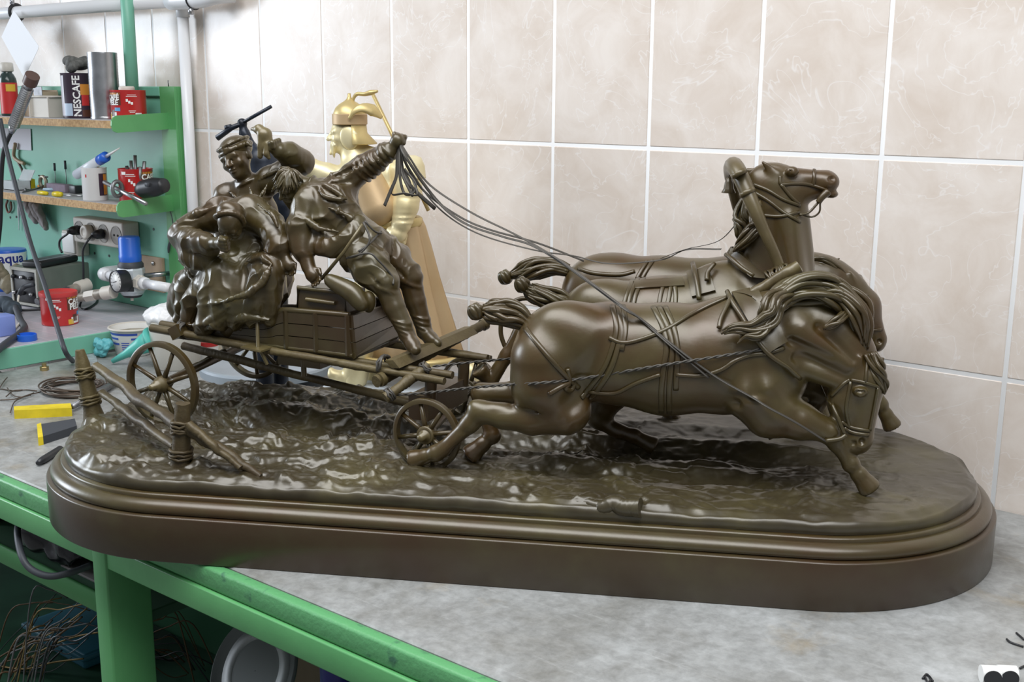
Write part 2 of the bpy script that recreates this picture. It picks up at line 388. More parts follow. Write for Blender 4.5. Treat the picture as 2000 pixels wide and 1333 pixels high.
# ------------------------------------------------------------------ main workbench
def mat_bench():
    m = bpy.data.materials.new('worn_bench_top'); nt, b = nodes_of(m); L = nt.links.new; N = nt.nodes.new
    tc = N('ShaderNodeTexCoord')
    def noise(sc, det, dis=0.0, stretch=None):
        n = N('ShaderNodeTexNoise'); n.inputs['Scale'].default_value = sc; n.inputs['Detail'].default_value = det; n.inputs['Distortion'].default_value = dis; n.inputs['Roughness'].default_value = 0.65
        if stretch:
            mp = N('ShaderNodeMapping'); mp.inputs['Scale'].default_value = stretch; mp.inputs['Rotation'].default_value = (0, 0, 0.9); L(tc.outputs['Object'], mp.inputs['Vector']); L(mp.outputs['Vector'], n.inputs['Vector'])
        else: L(tc.outputs['Object'], n.inputs['Vector'])
        return n
    r = N('ShaderNodeValToRGB'); e = r.color_ramp.elements; e[0].position = 0.28; e[0].color = (0.17, 0.165, 0.145, 1); e[1].position = 0.74; e[1].color = (0.43, 0.445, 0.45, 1)
    x = e.new(0.5); x.color = (0.30, 0.305, 0.30, 1)
    L(noise(6.5, 12, 0.35).outputs['Fac'], r.inputs['Fac'])
    r2 = N('ShaderNodeValToRGB'); r2.color_ramp.elements[0].position = 0.56; r2.color_ramp.elements[0].color = (0, 0, 0, 1); r2.color_ramp.elements[1].position = 0.72; r2.color_ramp.elements[1].color = (.75, .75, .75, 1)
    L(noise(4.5, 9, 0.2).outputs['Fac'], r2.inputs['Fac'])
    mx = N('ShaderNodeMix'); mx.data_type = 'RGBA'; L(r2.outputs['Color'], mx.inputs['Factor']); L(r.outputs['Color'], mx.inputs['A']); mx.inputs['B'].default_value = (0.27, 0.21, 0.12, 1)
    r3 = N('ShaderNodeValToRGB'); r3.color_ramp.elements[0].position = 0.60; r3.color_ramp.elements[0].color = (0, 0, 0, 1); r3.color_ramp.elements[1].position = 0.70; r3.color_ramp.elements[1].color = (.28, .28, .28, 1)
    L(noise(9, 6, 0.2, (1.0, 12.0, 1.0)).outputs['Fac'], r3.inputs['Fac'])
    mx2 = N('ShaderNodeMix'); mx2.data_type = 'RGBA'; L(r3.outputs['Color'], mx2.inputs['Factor']); L(mx.outputs['Result'], mx2.inputs['A']); mx2.inputs['B'].default_value = (0.52, 0.53, 0.53, 1)
    r4 = N('ShaderNodeValToRGB'); r4.color_ramp.elements[0].position = 0.34; r4.color_ramp.elements[0].color = (0.80, 0.80, 0.79, 1); r4.color_ramp.elements[1].position = 0.66; r4.color_ramp.elements[1].color = (1.15, 1.15, 1.15, 1)
    L(noise(70, 9, 0.3).outputs['Fac'], r4.inputs['Fac'])
    mx3 = N('ShaderNodeMix'); mx3.data_type = 'RGBA'; mx3.blend_type = 'MULTIPLY'; mx3.inputs['Factor'].default_value = 1.0; L(mx2.outputs['Result'], mx3.inputs['A']); L(r4.outputs['Color'], mx3.inputs['B'])
    L(mx3.outputs['Result'], b.inputs['Base Color'])
    b.inputs['Roughness'].default_value = 0.42
    bp = N('ShaderNodeBump'); bp.inputs['Strength'].default_value = 0.25; bp.inputs['Distance'].default_value = 0.002; L(noise(60, 8).outputs['Fac'], bp.inputs['Height']); L(bp.outputs['Normal'], b.inputs['Normal'])
    return m
FY = -0.845
bench = tagit(empty('workbench', (1.2, -0.42, -0.85)), 'green steel workbench with worn grey top carrying the bronze sculpture', 'workbench')
def bpart(name, vf, m, smooth=False, par=None):
    return mk(name, ([(x-1.2, y+0.42, z+0.85) for x, y, z in vf[0]], vf[1]), m, par or bench, smooth)
bpart('tabletop', bx(-0.05, 2.75, FY+0.006, -0.007, -0.028, 0.0, 0.002, 1), mat_bench())
bpart('wooden_edge', bx(-0.05, 2.75, FY-0.012, FY+0.0055, -0.030, -0.001, 0.004, 2), M_GREENW, True)['label'] = 'chipped green painted wooden edge strip'
bpart('front_rail', join(bx(-0.05, 2.75, FY-0.016, FY-0.008, -0.064, -0.030, 0.002, 2)), M_GREEN, True)
bpart('leg', bx(0.862, 0.897, FY-0.018, FY+0.05, -0.85, -0.030, 0.003, 2), M_GREEN, True)
bpart('leg', bx(0.862, 0.897, -0.09, -0.03, -0.85, -0.030, 0.003, 2), M_GREEN, True)
bpart('leg', bx(2.66, 2.70, FY-0.018, FY+0.05, -0.85, -0.030, 0.003, 2), M_GREEN, True)
bpart('leg', bx(-0.03, 0.01, FY-0.018, FY+0.05, -0.85, -0.030, 0.003, 2), M_GREEN, True)
bpart('cross_rail', bx(0.87, 0.895, FY+0.05, -0.09, -0.10, -0.05, 0.002, 1), M_GREEN, True)
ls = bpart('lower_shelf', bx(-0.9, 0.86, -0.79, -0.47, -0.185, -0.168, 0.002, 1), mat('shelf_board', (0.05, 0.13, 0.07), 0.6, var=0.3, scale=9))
bpart('shelf_rail', bx(-0.9, 0.86, -0.80, -0.792, -0.195, -0.162, 0.002, 1), M_GREEN, True)
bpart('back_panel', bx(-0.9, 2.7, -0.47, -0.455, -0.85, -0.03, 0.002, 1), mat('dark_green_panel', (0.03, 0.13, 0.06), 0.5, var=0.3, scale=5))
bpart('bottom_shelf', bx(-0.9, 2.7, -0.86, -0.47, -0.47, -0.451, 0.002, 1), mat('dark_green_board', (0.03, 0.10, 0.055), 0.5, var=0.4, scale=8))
# ------------------------------------------------------------------ bronze sculpture: plinth, ground, fence
BR = tagit(empty('bronze_sculpture', tuple(BC), (0, 0, TH)), 'dark bronze sculpture of three galloping horses drawing a cart of people', 'sculpture')
BL, BW = 0.6486, 0.25
def stadium(ins, n):
    r = BW-ins; h = BL-BW; per = 4*h+2*PI*r; out = []
    for i in range(n):
        s = per*i/n
        if s < 2*h: out.append((-h+s, -r))
        elif s < 2*h+PI*r: a = -PI/2+(s-2*h)/r; out.append((h+r*math.cos(a), r*math.sin(a)))
        elif s < 4*h+PI*r: out.append((h-(s-2*h-PI*r), r))
        else: a = PI/2+(s-4*h-PI*r)/r; out.append((-h+r*math.cos(a), r*math.sin(a)))
    return out
def stadium_v(ins, n):
    # constant parameterisation so rings line up
    r = BW-ins; h = BL-BW; out = []; per = 4*h+2*PI*BW*0.6
    for i in range(n):
        s = per*i/n; q = PI*BW*0.6
        if s < 2*h: out.append((-h+s, -r))
        elif s < 2*h+q: a = -PI/2+PI*(s-2*h)/q; out.append((h+r*math.cos(a), r*math.sin(a)))
        elif s < 4*h+q: out.append((h-(s-2*h-q), r))
        else: a = PI/2+PI*(s-4*h-q)/q; out.append((-h+r*math.cos(a), r*math.sin(a)))
    return out
def loft(prof, n=400, cap=True):
    V, F = [], []
    for ins, z in prof: V += [(x, y, z) for x, y in stadium_v(ins, n)]
    for i in range(len(prof)-1):
        for k in range(n):
            F.append((i*n+k, i*n+(k+1) % n, (i+1)*n+(k+1) % n, (i+1)*n+k))
    if cap: F.append(tuple(range(n-1, -1, -1))); F.append(tuple((len(prof)-1)*n+k for k in range(n)))
    return V, F
plinth = mk('plinth', loft([(0.0012, 0), (0, 0.0015), (0, 0.0570), (0.0006, 0.0585), (0.0020, 0.0592), (0.012, 0.0600)]), M_BRZD, BR, sharp=50)
mk('moulding', loft([(0.0095, 0.0585), (0.0088, 0.0600), (0.0068, 0.0612), (0.0058, 0.0635), (0.0058, 0.0662), (0.0066, 0.0690), (0.0086, 0.0718), (0.0116, 0.0742), (0.0152, 0.0758),
                     (0.0182, 0.0764), (0.0190, 0.0758), (0.0198, 0.0760), (0.0200, 0.0790), (0.0206, 0.0806), (0.0222, 0.0816), (0.0250, 0.0820), (0.030, 0.0826), (0.05, 0.0830)]), M_BRZ, plinth, sharp=60)
# numpy value noise
def _hash(ix, iy, s):
    h = (ix*374761393+iy*668265263+s*974634777) & 0xffffffff
    h = ((h ^ (h >> 13))*1274126177) & 0xffffffff
    return ((h ^ (h >> 16)) & 0xffff)/65535.0
def vnoise(x, y, s=0):
    ix, iy = np.floor(x).astype(np.int64), np.floor(y).astype(np.int64); fx, fy = x-ix, y-iy
    fx = fx*fx*(3-2*fx); fy = fy*fy*(3-2*fy)
    a, b, c, d = _hash(ix, iy, s), _hash(ix+1, iy, s), _hash(ix, iy+1, s), _hash(ix+1, iy+1, s)
    return (a+(b-a)*fx)*(1-fy)+(c+(d-c)*fx)*fy
def fbm(x, y, s=0, o=4, rid=False):
    t = 0*x; a = 0.5
    for i in range(o):
        v = vnoise(x, y, s+i*17)
        if rid: v = 1-np.abs(2*v-1)
        t = t+a*v; a *= 0.5; x = x*2.03+3.1; y = y*2.03+1.7
    return t
def ground_h(x, y):
    x = np.asarray(x, float); y = np.asarray(y, float)
    z = 0.1005+0.010*(fbm(x*7, y*7, 3, 3)-0.45)
    back = np.clip((y-0.06)/0.14, 0, 1); left = np.clip((0.1-x)/0.5, 0, 1)
    z = z+0.010*back*left*np.clip((x+0.66)/0.12, 0, 1)
    # wheel ruts running along the length
    for y0, dep, wd, sd in ((-0.105, 0.007, 0.016, 5), (-0.005, 0.017, 0.028, 9), (0.10, 0.007, 0.018, 13)):
        yy = y0+0.02*(fbm(x*4, x*0+sd, sd, 2)-0.4)-0.10*np.clip(-x-0.05, 0, 1)*(-0.9)
        z = z-dep*np.exp(-((y-yy)/wd)**2)*np.clip((x+0.6)/0.2, 0, 1)*np.clip((0.5-x)/0.15, 0, 1)
        z = z+0.4*dep*np.exp(-((y-yy-1.9*wd)/(wd*0.6))**2)*np.clip((0.5-x)/0.15, 0, 1)
    # torn clods: ridged, stepped
    rough = np.clip(0.95-1.1*(x+0.15), 0.30, 1)*np.clip(1.25-1.5*np.abs(y+0.12)*np.clip(x+0.1, 0, 1)*6, 0.4, 1)
    msk = np.clip((fbm(x*6.5, y*8, 55, 2)-0.28)*4.5, 0.42, 1)
    c1 = fbm(x*17+2.2*fbm(x*9, y*9, 77, 2), y*26+1.5*fbm(x*11, y*8, 78, 2), 21, 4, True)
    z = z+rough*msk*0.0175*(np.clip(c1-0.50, 0, 1)*2.0)
    c2 = fbm(x*48+4*y*10, y*60, 41, 3, True); z = z+rough*0.0065*(c2-0.5); c3 = fbm(x*95+3, y*120, 43, 2, True); z = z+rough*msk*0.0026*(c3-0.4)
    st = fbm(x*22, y*30, 63, 3); z = z+rough*0.0060*np.clip((st-0.44)*14, 0, 1)
    st2 = fbm(x*41+9, y*52, 64, 2); z = z+rough*msk*0.0030*np.clip((st2-0.42)*12, 0, 1)
    z = z-0.006*np.exp(-(((x-0.50)/0.035)**2+((y+0.02)/0.022)**2))
    return z
NG, NR = 1100, 100
gv = []
edge = np.array(stadium_v(0.0265, NG)); jag = 0.0022*(fbm(np.arange(NG)*0.11, np.zeros(NG), 5, 3)-0.45)*2
for ins, z in ((0.0280, 0.0815), (0.0262, 0.0845), (0.0258, 0.0905)):
    e = np.array(stadium_v(ins, NG)); wob = 0.0035*(fbm(np.arange(NG)*0.09, np.full(NG, z*300), 8, 3)-0.45)*(z > 0.084)
    nx = e/np.linalg.norm(e, axis=1)[:, None]; gv.append(np.c_[e+nx*(wob*1.5)[:, None], np.full(NG, z)])
for i in range(NR):
    t = i/(NR-1); ins = 0.0272+(BW-0.0272-0.0005)*t
    e = np.array(stadium_v(ins, NG)); h = ground_h(e[:, 0], e[:, 1])
    fall = np.clip((ins-0.0285)/0.010, 0, 1); lip = 0.0975+0.0085*(fbm(e[:, 0]*16, e[:, 1]*16, 91, 3)-0.45)*2
    h = lip*(1-fall)+h*fall
    gv.append(np.c_[e, h])
gvv = np.vstack(gv); nrg = len(gv)
k = np.arange(NG); gf = []
for i in range(nrg-1):
    gf.append(np.stack([i*NG+k, i*NG+(k+1) % NG, (i+1)*NG+(k+1) % NG, (i+1)*NG+k], 1))
gf = np.vstack(gf)
ground = mk('ground', (gvv, gf), M_BRZG, BR); ground['label'] = 'rutted muddy ground modelled in bronze'
def gz(x, y): return float(ground_h(np.array([x]), np.array([y]))[0])

# fence
def crook(a, b, r0, r1, seed, amp=0.004, n=14, sides=10):
    rr = random.Random(seed); a, b = np.array(a, float), np.array(b, float); P = []
    o = np.zeros(3)
    for i in range(n+1):
        t = i/n; o = 0.6*o+np.array([rr.uniform(-1, 1), rr.uniform(-1, 1), rr.uniform(-1, 1)])*amp*0.5
        P.append(a+(b-a)*t+o*math.sin(PI*min(1, max(0, t*1.0))))
    V, F = tube(spline(P, 3), [r0]+[(r0+(r1-r0)*i/8)*rr.uniform(0.88, 1.12) for i in range(1, 8)]+[r1], sides)
    return [tuple(np.array(v)+np.array([rr.uniform(-1, 1)*r0*0.07 for _ in range(3)])) for v in V], F
# log end lying at the front rim
a, b = S(1105, 985, -0.212), S(1252, 985, -0.222)
lp = spline([(a[0], -0.208, 0.097), ((a[0]+b[0])/2, -0.214, 0.099), (b[0], -0.221, 0.101)], 8)
mk('driftwood', crook(lp[0], lp[-1], 0.006, 0.0125, 77, 0.004, 16, 9), M_BRZG, BR, sharp=60)
def coil(c, r, h, turns, wr, axis=(0, 0, 1), seed=1):
    rr = random.Random(seed); ax = Vector(axis).normalized(); q = Vector((0, 0, 1)).rotation_difference(ax); P = []
    n = int(turns*14)
    for i in range(n+1):
        t = i/n; a = 2*PI*turns*t; v = Vector((r*math.cos(a), r*math.sin(a), -h/2+h*t+rr.uniform(-.0022, .0022)))
        P.append(Vector(c)+q@v)
    return tube(P, wr, 6)
pf_b, pf_t = S(183, 806, 0.02), S(156, 684, 0.02)
pf_b[2] = 0.098
pn_b, pn_t = S(352, 925, -0.178), S(357, 788, -0.178)
for a, b, sd in ((pf_b, pf_t, 3), (pn_b, pn_t, 4)):
    d = (b-a); L_ = np.linalg.norm(d)
    base = np.array(a)-np.array([0, 0, 0.01])
    V, F = tube([base, a, a+d*0.15, a+d*0.5, a+d*0.8, b], [0.020, 0.0155, 0.0125, 0.0115, 0.0105, 0.0065 if sd == 3 else 0.0095], 14)
    rr = random.Random(sd)
    V = [tuple(np.array(v)+np.array([rr.uniform(-1, 1)*0.0007 for _ in range(3)])) for v in V]
    p = mk('fence_post', (V, F), M_BRZW, BR, sharp=60)
    c1, c2 = a+d*0.66, a+d*0.28
    ax = tuple(d/L_)
    mk('rope_binding', coil(c1, 0.0128, 0.016, 4, 0.0024, ax, 1), M_BRZW, p); mk('rope_binding', coil(c2, 0.0138, 0.014, 3.5, 0.0024, ax, 2), M_BRZW, p)
def fence_rail(p0, p1, r0, r1, sd): mk('fence_rail', crook(p0, p1, r0, r1, sd), M_BRZW, BR, sharp=60)
fence_rail(S(188, 716, 0.008), S(345, 830, -0.162), 0.0068, 0.0088, 11)
fence_rail(S(200, 768, 0.008), S(342, 872, -0.165), 0.0062, 0.0065, 12)
fence_rail(S(345, 822, -0.178), S(508, 932, -0.195), 0.0088, 0.0052, 13)
fence_rail(S(368, 830, -0.190), S(470, 915, -0.205), 0.0062, 0.0042, 14)
# ------------------------------------------------------------------ the three horses
from mathutils.bvhtree import BVHTree
CL = np.array([(CAM-BC)@E1, (CAM-BC)@E2, CAM[2]])
def ldir(px, py):
    d = ray(px, py); return np.array([d@E1, d@E2, d[2]])
def bvh_of(o):
    me = o.data; n = len(me.vertices); co = np.empty(n*3, np.float32); me.vertices.foreach_get('co', co)
    return BVHTree.FromPolygons(co.reshape(-1, 3).tolist(), [tuple(p.vertices) for p in me.polygons])
def onto(bv, pts, lift=0.002, back=None):
    """drape a line of points on a cast surface"""
    out = []
    for px, py in pts:
        h = bv.ray_cast(Vector(CL), Vector(ldir(px, py)).normalized())
        if h[0] is None:
            if back is not None: out.append(S(px, py, back))
            continue
        out.append(np.array(h[0]+h[1]*lift))
    return out
def strap(bv, pts, w=0.003, t=0.0012, n=6, lift=0.0012, back=None):
    P = onto(bv, spline(np.array(pts, float), n), lift, back)
    if len(P) < 3: return None
    P = np.array(P); Q = P.copy(); Q[1:-1] = (P[:-2]+2*P[1:-1]+P[2:])/4
    V, F = [], []
    tg = np.gradient(Q, axis=0); tg /= np.linalg.norm(tg, axis=1)[:, None]+1e-9
    for i in range(len(Q)):
        hh = bv.find_nearest(Vector(Q[i])); nn = np.array(hh[1]) if hh[1] is not None else np.array([0, -1, 0])
        nn = nn-tg[i]*(nn@tg[i]); nn /= np.linalg.norm(nn)+1e-9; b = np.cross(tg[i], nn)
        for k in range(8):
            a = 2*PI*k/8; V.append(Q[i]+b*w*math.cos(a)+nn*t*math.sin(a))
    m = len(Q)
    for i in range(m-1):
        for k in range(8): F.append((i*8+k, i*8+(k+1) % 8, (i+1)*8+(k+1) % 8, (i+1)*8+k))
    F.append(tuple(range(7, -1, -1))); F.append(tuple((m-1)*8+k for k in range(8)))
    return V, F
def tress(guide, r, n, spread, rs, seed, seg=6, wave=0.15):
    """a lock of modelled hair: tapering strands that follow one guide"""
    rr = random.Random(seed); G = spline(guide, seg); out = []
    spr = np.interp(np.linspace(0, 1, len(G)), np.linspace(0, 1, len(spread)), spread)
    tg = np.gradient(G, axis=0); tg /= np.linalg.norm(tg, axis=1)[:, None]+1e-9
    for s in range(n):
        a0 = 2*PI*s/n+rr.uniform(-.3, .3); rad = rr.uniform(0.55, 1.0); tw = rr.uniform(-1.6, 1.6); ph = rr.uniform(0, 6)
        e = rr.uniform(0.8, 1.0); m_ = max(4, int(len(G)*e)); P = []
        for i in range(m_):
            t = i/(len(G)-1); u = np.array([0, 0, 1.0])-tg[i]*tg[i][2]; u /= np.linalg.norm(u)+1e-9; w = np.cross(tg[i], u)
            a = a0+tw*t; q = spr[i]*rad*(1+wave*math.sin(9*t+ph)); P.append(G[i]+u*math.sin(a)*q+w*math.cos(a)*q)
        out.append(tube(P, [rs*0.8, rs, rs, rs*0.9, rs*0.25], 6))
    out.append(tube(G, [max(0.0008, x*0.75) for x in spr], 8))
    return join(*out)

def hoofed(c, fet, tip, r=0.0125, k=0.003):
    """pastern, coronet and a flared hoof cut flat at the sole"""
    fet, tip = np.array(fet), np.array(tip); d = (tip-fet)/np.linalg.norm(tip-fet)
    c.ell(fet, (r*0.92, r*0.86, r*0.92), 0.003)
    c.cone(fet, fet+(tip-fet)*0.42, r*0.70, r*0.66, 0.003)
    c.cone(fet+(tip-fet)*0.48, fet+(tip-fet)*0.56, r*0.86, r*0.88, 0.0015)
    c.cone(fet+(tip-fet)*0.58, tip+d*0.004, r*0.82, r*1.12, 0.0012)
    c.ell(tip+d*(0.030+0.0065), (0.030, 0.030, 0.030), 0.0015, op='-')
def horse_near():
    Z = lambda px, py, d=0.0: S(px, py, -0.10+d)
    c = Clay(); fl = (1, 0.86, 1)
    c.cone(Z(1092, 683), Z(1200, 690), 0.0565, 0.062, 0.012, fl)
    c.cone(Z(1200, 690), Z(1300, 702), 0.062, 0.068, 0.012, fl)
    c.cone(Z(1300, 702), Z(1425, 700), 0.068, 0.0675, 0.012, fl)
    c.cone(Z(1425, 700), Z(1485, 705), 0.0675, 0.060, 0.012, fl)
    c.ell(Z(1450, 625), (0.05, 0.022, 0.028), 0.02)
    c.ell(Z(1110, 660, -0.022), (0.052, 0.036, 0.046), 0.015)
    c.ell(Z(1110, 660, 0.022), (0.052, 0.036, 0.046), 0.015)
    # quarters
    c.chain([Z(1068, 700, -0.026), Z(1070, 750, -0.028), Z(1108, 800, -0.03)], [0.045, 0.041, 0.030], 0.009)
    c.ell(Z(1040, 745, -0.028), (0.026, 0.022, 0.044), 0.012)
    c.chain([Z(1068, 700, 0.026), Z(1060, 745, 0.03), Z(1080, 775, 0.03)], [0.045, 0.039, 0.028], 0.009)
    # near hind leg
    c.chain([Z(1100, 806, -0.03), Z(1040, 818, -0.03), Z(985, 815, -0.03), Z(937, 806, -0.03)], [0.029, 0.0205, 0.0150, 0.0125], 0.006)
    c.cone(Z(985, 800, -0.03), Z(927, 794, -0.03), 0.007, 0.0072, 0.008)
    c.chain([Z(936, 806, -0.03), Z(918, 828, -0.03), Z(865, 878, -0.025), Z(852, 886, -0.025)], [0.0135, 0.0108, 0.0086, 0.0108], 0.008)
    c.cone(Z(905, 848, -0.036), Z(862, 886, -0.030), 0.0042, 0.0045, 0.003)
    hoofed(c, Z(850, 886, -0.025), Z(814, 897, -0.02), 0.0120)
    # far hind leg
    c.chain([Z(1075, 775, 0.032), Z(1010, 770, 0.034), Z(940, 768, 0.034)], [0.027, 0.0170, 0.0125], 0.006)
    c.chain([Z(940, 770, 0.034), Z(955, 825, 0.030), Z(962, 850, 0.026)], [0.0125, 0.0088, 0.0108], 0.008)
    hoofed(c, Z(961, 852, 0.026), Z(925, 884, 0.02), 0.0125)
    # shoulder and near foreleg
    c.ell(Z(1490, 715, -0.026), (0.044, 0.034, 0.062), 0.009)
    c.ell(Z(1522, 742, -0.014), (0.032, 0.032, 0.036), 0.009)
    c.chain([Z(1478, 765, -0.03), Z(1505, 802, -0.032), Z(1560, 822, -0.034), Z(1618, 842, -0.034)], [0.042, 0.033, 0.0225, 0.0145], 0.007)
    c.ell(Z(1619, 843, -0.034), (0.0155, 0.0140, 0.0150), 0.004)
    c.chain([Z(1620, 846, -0.034), Z(1632, 866, -0.032), Z(1654, 896, -0.03), Z(1661, 905, -0.03)], [0.0135, 0.0098, 0.0080, 0.0095], 0.004)
    hoofed(c, Z(1662, 907, -0.03), Z(1693, 947, -0.03), 0.0122)
    # far foreleg, folded
    c.chain([Z(1500, 740, 0.03), Z(1560, 742, 0.038), Z(1610, 762, 0.04)], [0.032, 0.0195, 0.0140], 0.007)
    c.chain([Z(1610, 764, 0.04), Z(1590, 800, 0.04), Z(1565, 815, 0.04)], [0.0135, 0.0098, 0.0105], 0.008)
    hoofed(c, Z(1564, 815, 0.04), Z(1545, 800, 0.04), 0.011)
    # neck
    c.chain([Z(1475, 665, 0.0), Z(1560, 645, -0.002), Z(1618, 662, -0.008), Z(1660, 705, -0.014)], [0.056, 0.045, 0.0375, 0.031], 0.008, 4, (1, 0.74, 1))
    c.cone(Z(1540, 705, -0.024), Z(1640, 745, -0.030), 0.016, 0.012, 0.006)
    c.cone(Z(1560, 645, -0.030), Z(1655, 710, -0.034), 0.018, 0.010, 0.012)
    # head
    h = lambda px, py, d=0.0: Z(px, py, -0.016+d)
    c.ell(h(1678, 742), (0.029, 0.026, 0.032), 0.006)
    c.cone(h(1688, 740, -0.004), h(1680, 850, -0.008), 0.0245, 0.0150, 0.008, (1, 0.95, 1))
    c.ell(h(1648, 778, -0.008), (0.020, 0.019, 0.030), 0.006)
    c.cone(h(1645, 795, -0.006), h(1662, 862, -0.010), 0.012, 0.009, 0.008)
    c.ell(h(1678, 858, -0.010), (0.0155, 0.0155, 0.0185), 0.006)
    c.ell(h(1664, 870, -0.010), (0.0095, 0.012, 0.008), 0.004)
    c.ell(h(1684, 864, -0.026), (0.0042, 0.006, 0.0052), 0.002, op='-'); c.ell(h(1668, 868, -0.026), (0.0036, 0.006, 0.0042), 0.002, op='-')
    c.cone(h(1660, 872, -0.026), h(1674, 880, -0.024), 0.0016, 0.0016, 0.002, op='-')
    c.ell(h(1680, 766, -0.030), (0.0085, 0.008, 0.0062), 0.003)
    c.ell(h(1680, 770, -0.034), (0.0072, 0.006, 0.0044), 0.002, op='-')
    c.ell(h(1680, 770, -0.0315), (0.0050, 0.0045, 0.0044), 0.0006)
    c.ell(h(1668, 795, -0.032), (0.006, 0.006, 0.009), 0.004, op='-')
    for px, py, tx, ty, d in ((1672, 735, 1681, 700, -0.020), (1712, 725, 1724, 700, 0.004)):
        c.cone(h(px, py, d), h(tx, ty, d-0.004), 0.0078, 0.0022, 0.004, (1, 0.7, 1))
        c.ell(h((px+tx)/2+1, (py+ty)/2+3, d-0.010), (0.0034, 0.004, 0.010), 0.002, op='-')
    # muscle and flank modelling
    c.cone(Z(1600, 640, -0.040), Z(1668, 705, -0.045), 0.0045, 0.0035, 0.006, op='-')
    c.cone(Z(1545, 668, -0.046), Z(1622, 700, -0.048), 0.0045, 0.003, 0.006, op='-')
    c.cone(Z(1555, 700, -0.046), Z(1628, 738, -0.048), 0.0045, 0.003, 0.006, op='-')
    c.cone(Z(1535, 650, -0.058), Z(1552, 735, -0.060), 0.006, 0.007, 0.008, op='-')
    c.cone(Z(1500, 775, -0.074), Z(1560, 800, -0.066), 0.0045, 0.003, 0.006, op='-')
    c.cone(Z(1520, 835, -0.070), Z(1590, 846, -0.058), 0.003, 0.002, 0.004, op='-')
    c.cone(Z(1440, 790, -0.062), Z(1330, 790, -0.066), 0.004, 0.003, 0.008, op='-')
    c.cone(Z(1130, 780, -0.068), Z(1100, 835, -0.062), 0.004, 0.003, 0.006, op='-')
    c.cone(Z(1060, 802, -0.054), Z(960, 804, -0.046), 0.003, 0.002, 0.004, op='-')
    c.cone(Z(1195, 650, -0.062), Z(1125, 790, -0.064), 0.010, 0.014, 0.014, op='-')
    c.cone(Z(1445, 640, -0.066), Z(1475, 770, -0.072), 0.006, 0.007, 0.010, op='-')
    c.cone(Z(1560, 690, -0.050), Z(1640, 735, -0.050), 0.0035, 0.003, 0.006, op='-')
    return c
def horse_mid():
    Z = lambda px, py, d=0.0: S(px, py, 0.03+d)
    c = Clay(); fl = (1, 0.82, 1)
    c.cone(Z(1168, 632), Z(1290, 636), 0.056, 0.064, 0.012, fl)
    c.cone(Z(1290, 636), Z(1430, 625), 0.064, 0.068, 0.012, fl)
    c.cone(Z(1430, 625), Z(1490, 630), 0.068, 0.056, 0.012, fl)
    c.ell(Z(1425, 550), (0.045, 0.02, 0.025), 0.02)
    for s in (-1, 1):
        c.ell(Z(1180, 610, 0.02*s), (0.05, 0.034, 0.044), 0.015)
        c.ell(Z(1475, 650, 0.024*s), (0.040, 0.032, 0.058), 0.009)
    # hind legs
    c.chain([Z(1150, 660, -0.024), Z(1165, 725, -0.026), Z(1195, 765, -0.028)], [0.042, 0.036, 0.026], 0.009)
    c.chain([Z(1195, 765, -0.028), Z(1180, 795, -0.028), Z(1168, 818, -0.028)], [0.025, 0.0175, 0.0125], 0.006)
    c.cone(Z(1185, 785, -0.028), Z(1160, 812, -0.028), 0.006, 0.007, 0.008)
    c.chain([Z(1168, 820, -0.028), Z(1205, 842, -0.028), Z(1238, 852, -0.026)], [0.0125, 0.0095, 0.0100], 0.008)
    hoofed(c, Z(1240, 853, -0.026), Z(1268, 868, -0.026), 0.012)
    c.chain([Z(1120, 650, 0.024), Z(1090, 690, 0.03), Z(1050, 690, 0.035)], [0.042, 0.032, 0.021], 0.009)
    c.chain([Z(1050, 690, 0.035), Z(1022, 650, 0.035)], [0.020, 0.0120], 0.012)
    c.chain([Z(1020, 648, 0.035), Z(990, 695, 0.03), Z(960, 742, 0.025)], [0.0125, 0.0090, 0.0108], 0.008)
    hoofed(c, Z(958, 744, 0.025), Z(942, 728, 0.02), 0.012)
    # forelegs
    c.chain([Z(1470, 680, -0.028), Z(1500, 730, -0.03), Z(1562, 770, -0.03)], [0.038, 0.028, 0.0145], 0.007)
    c.chain([Z(1562, 770, -0.03), Z(1540, 805, -0.03), Z(1522, 830, -0.03)], [0.0140, 0.0095, 0.0105], 0.008)
    hoofed(c, Z(1522, 830, -0.03), Z(1505, 838, -0.03), 0.012)
    c.chain([Z(1470, 680, 0.03), Z(1520, 720, 0.034), Z(1590, 740, 0.034)], [0.038, 0.028, 0.0145], 0.007)
    c.chain([Z(1590, 740, 0.034), Z(1600, 790, 0.034), Z(1606, 812, 0.034)], [0.0140, 0.0095, 0.0105], 0.008)
    hoofed(c, Z(1606, 812, 0.034), Z(1618, 838, 0.034), 0.012)
    # neck
    c.chain([Z(1480, 600), Z(1512, 535), Z(1516, 460), Z(1510, 400), Z(1502, 362)], [0.060, 0.046, 0.0395, 0.037, 0.027], 0.008, 4, (1, 0.66, 1))
    c.cone(Z(1540, 430, -0.02), Z(1550, 560, -0.03), 0.010, 0.018, 0.012)
    # head
    c.ell(Z(1512, 360), (0.026, 0.024, 0.023), 0.006)
    c.cone(Z(1522, 350), Z(1612, 352), 0.0165, 0.0120, 0.008, (1, 0.95, 1))
    c.ell(Z(1540, 374, -0.002), (0.030, 0.019, 0.020), 0.006)
    c.cone(Z(1560, 378), Z(1612, 372), 0.012, 0.009, 0.008)
    c.ell(Z(1614, 356), (0.0165, 0.0155, 0.0135), 0.006)
    c.ell(Z(1624, 379), (0.0085, 0.0105, 0.0055), 0.003)
    c.cone(Z(1606, 372, -0.016), Z(1640, 368, -0.012), 0.0018, 0.0024, 0.002, op='-')
    c.ell(Z(1626, 350, -0.016), (0.0052, 0.006, 0.0040), 0.002, op='-')
    c.ell(Z(1547, 335, -0.020), (0.0085, 0.008, 0.0066), 0.003)
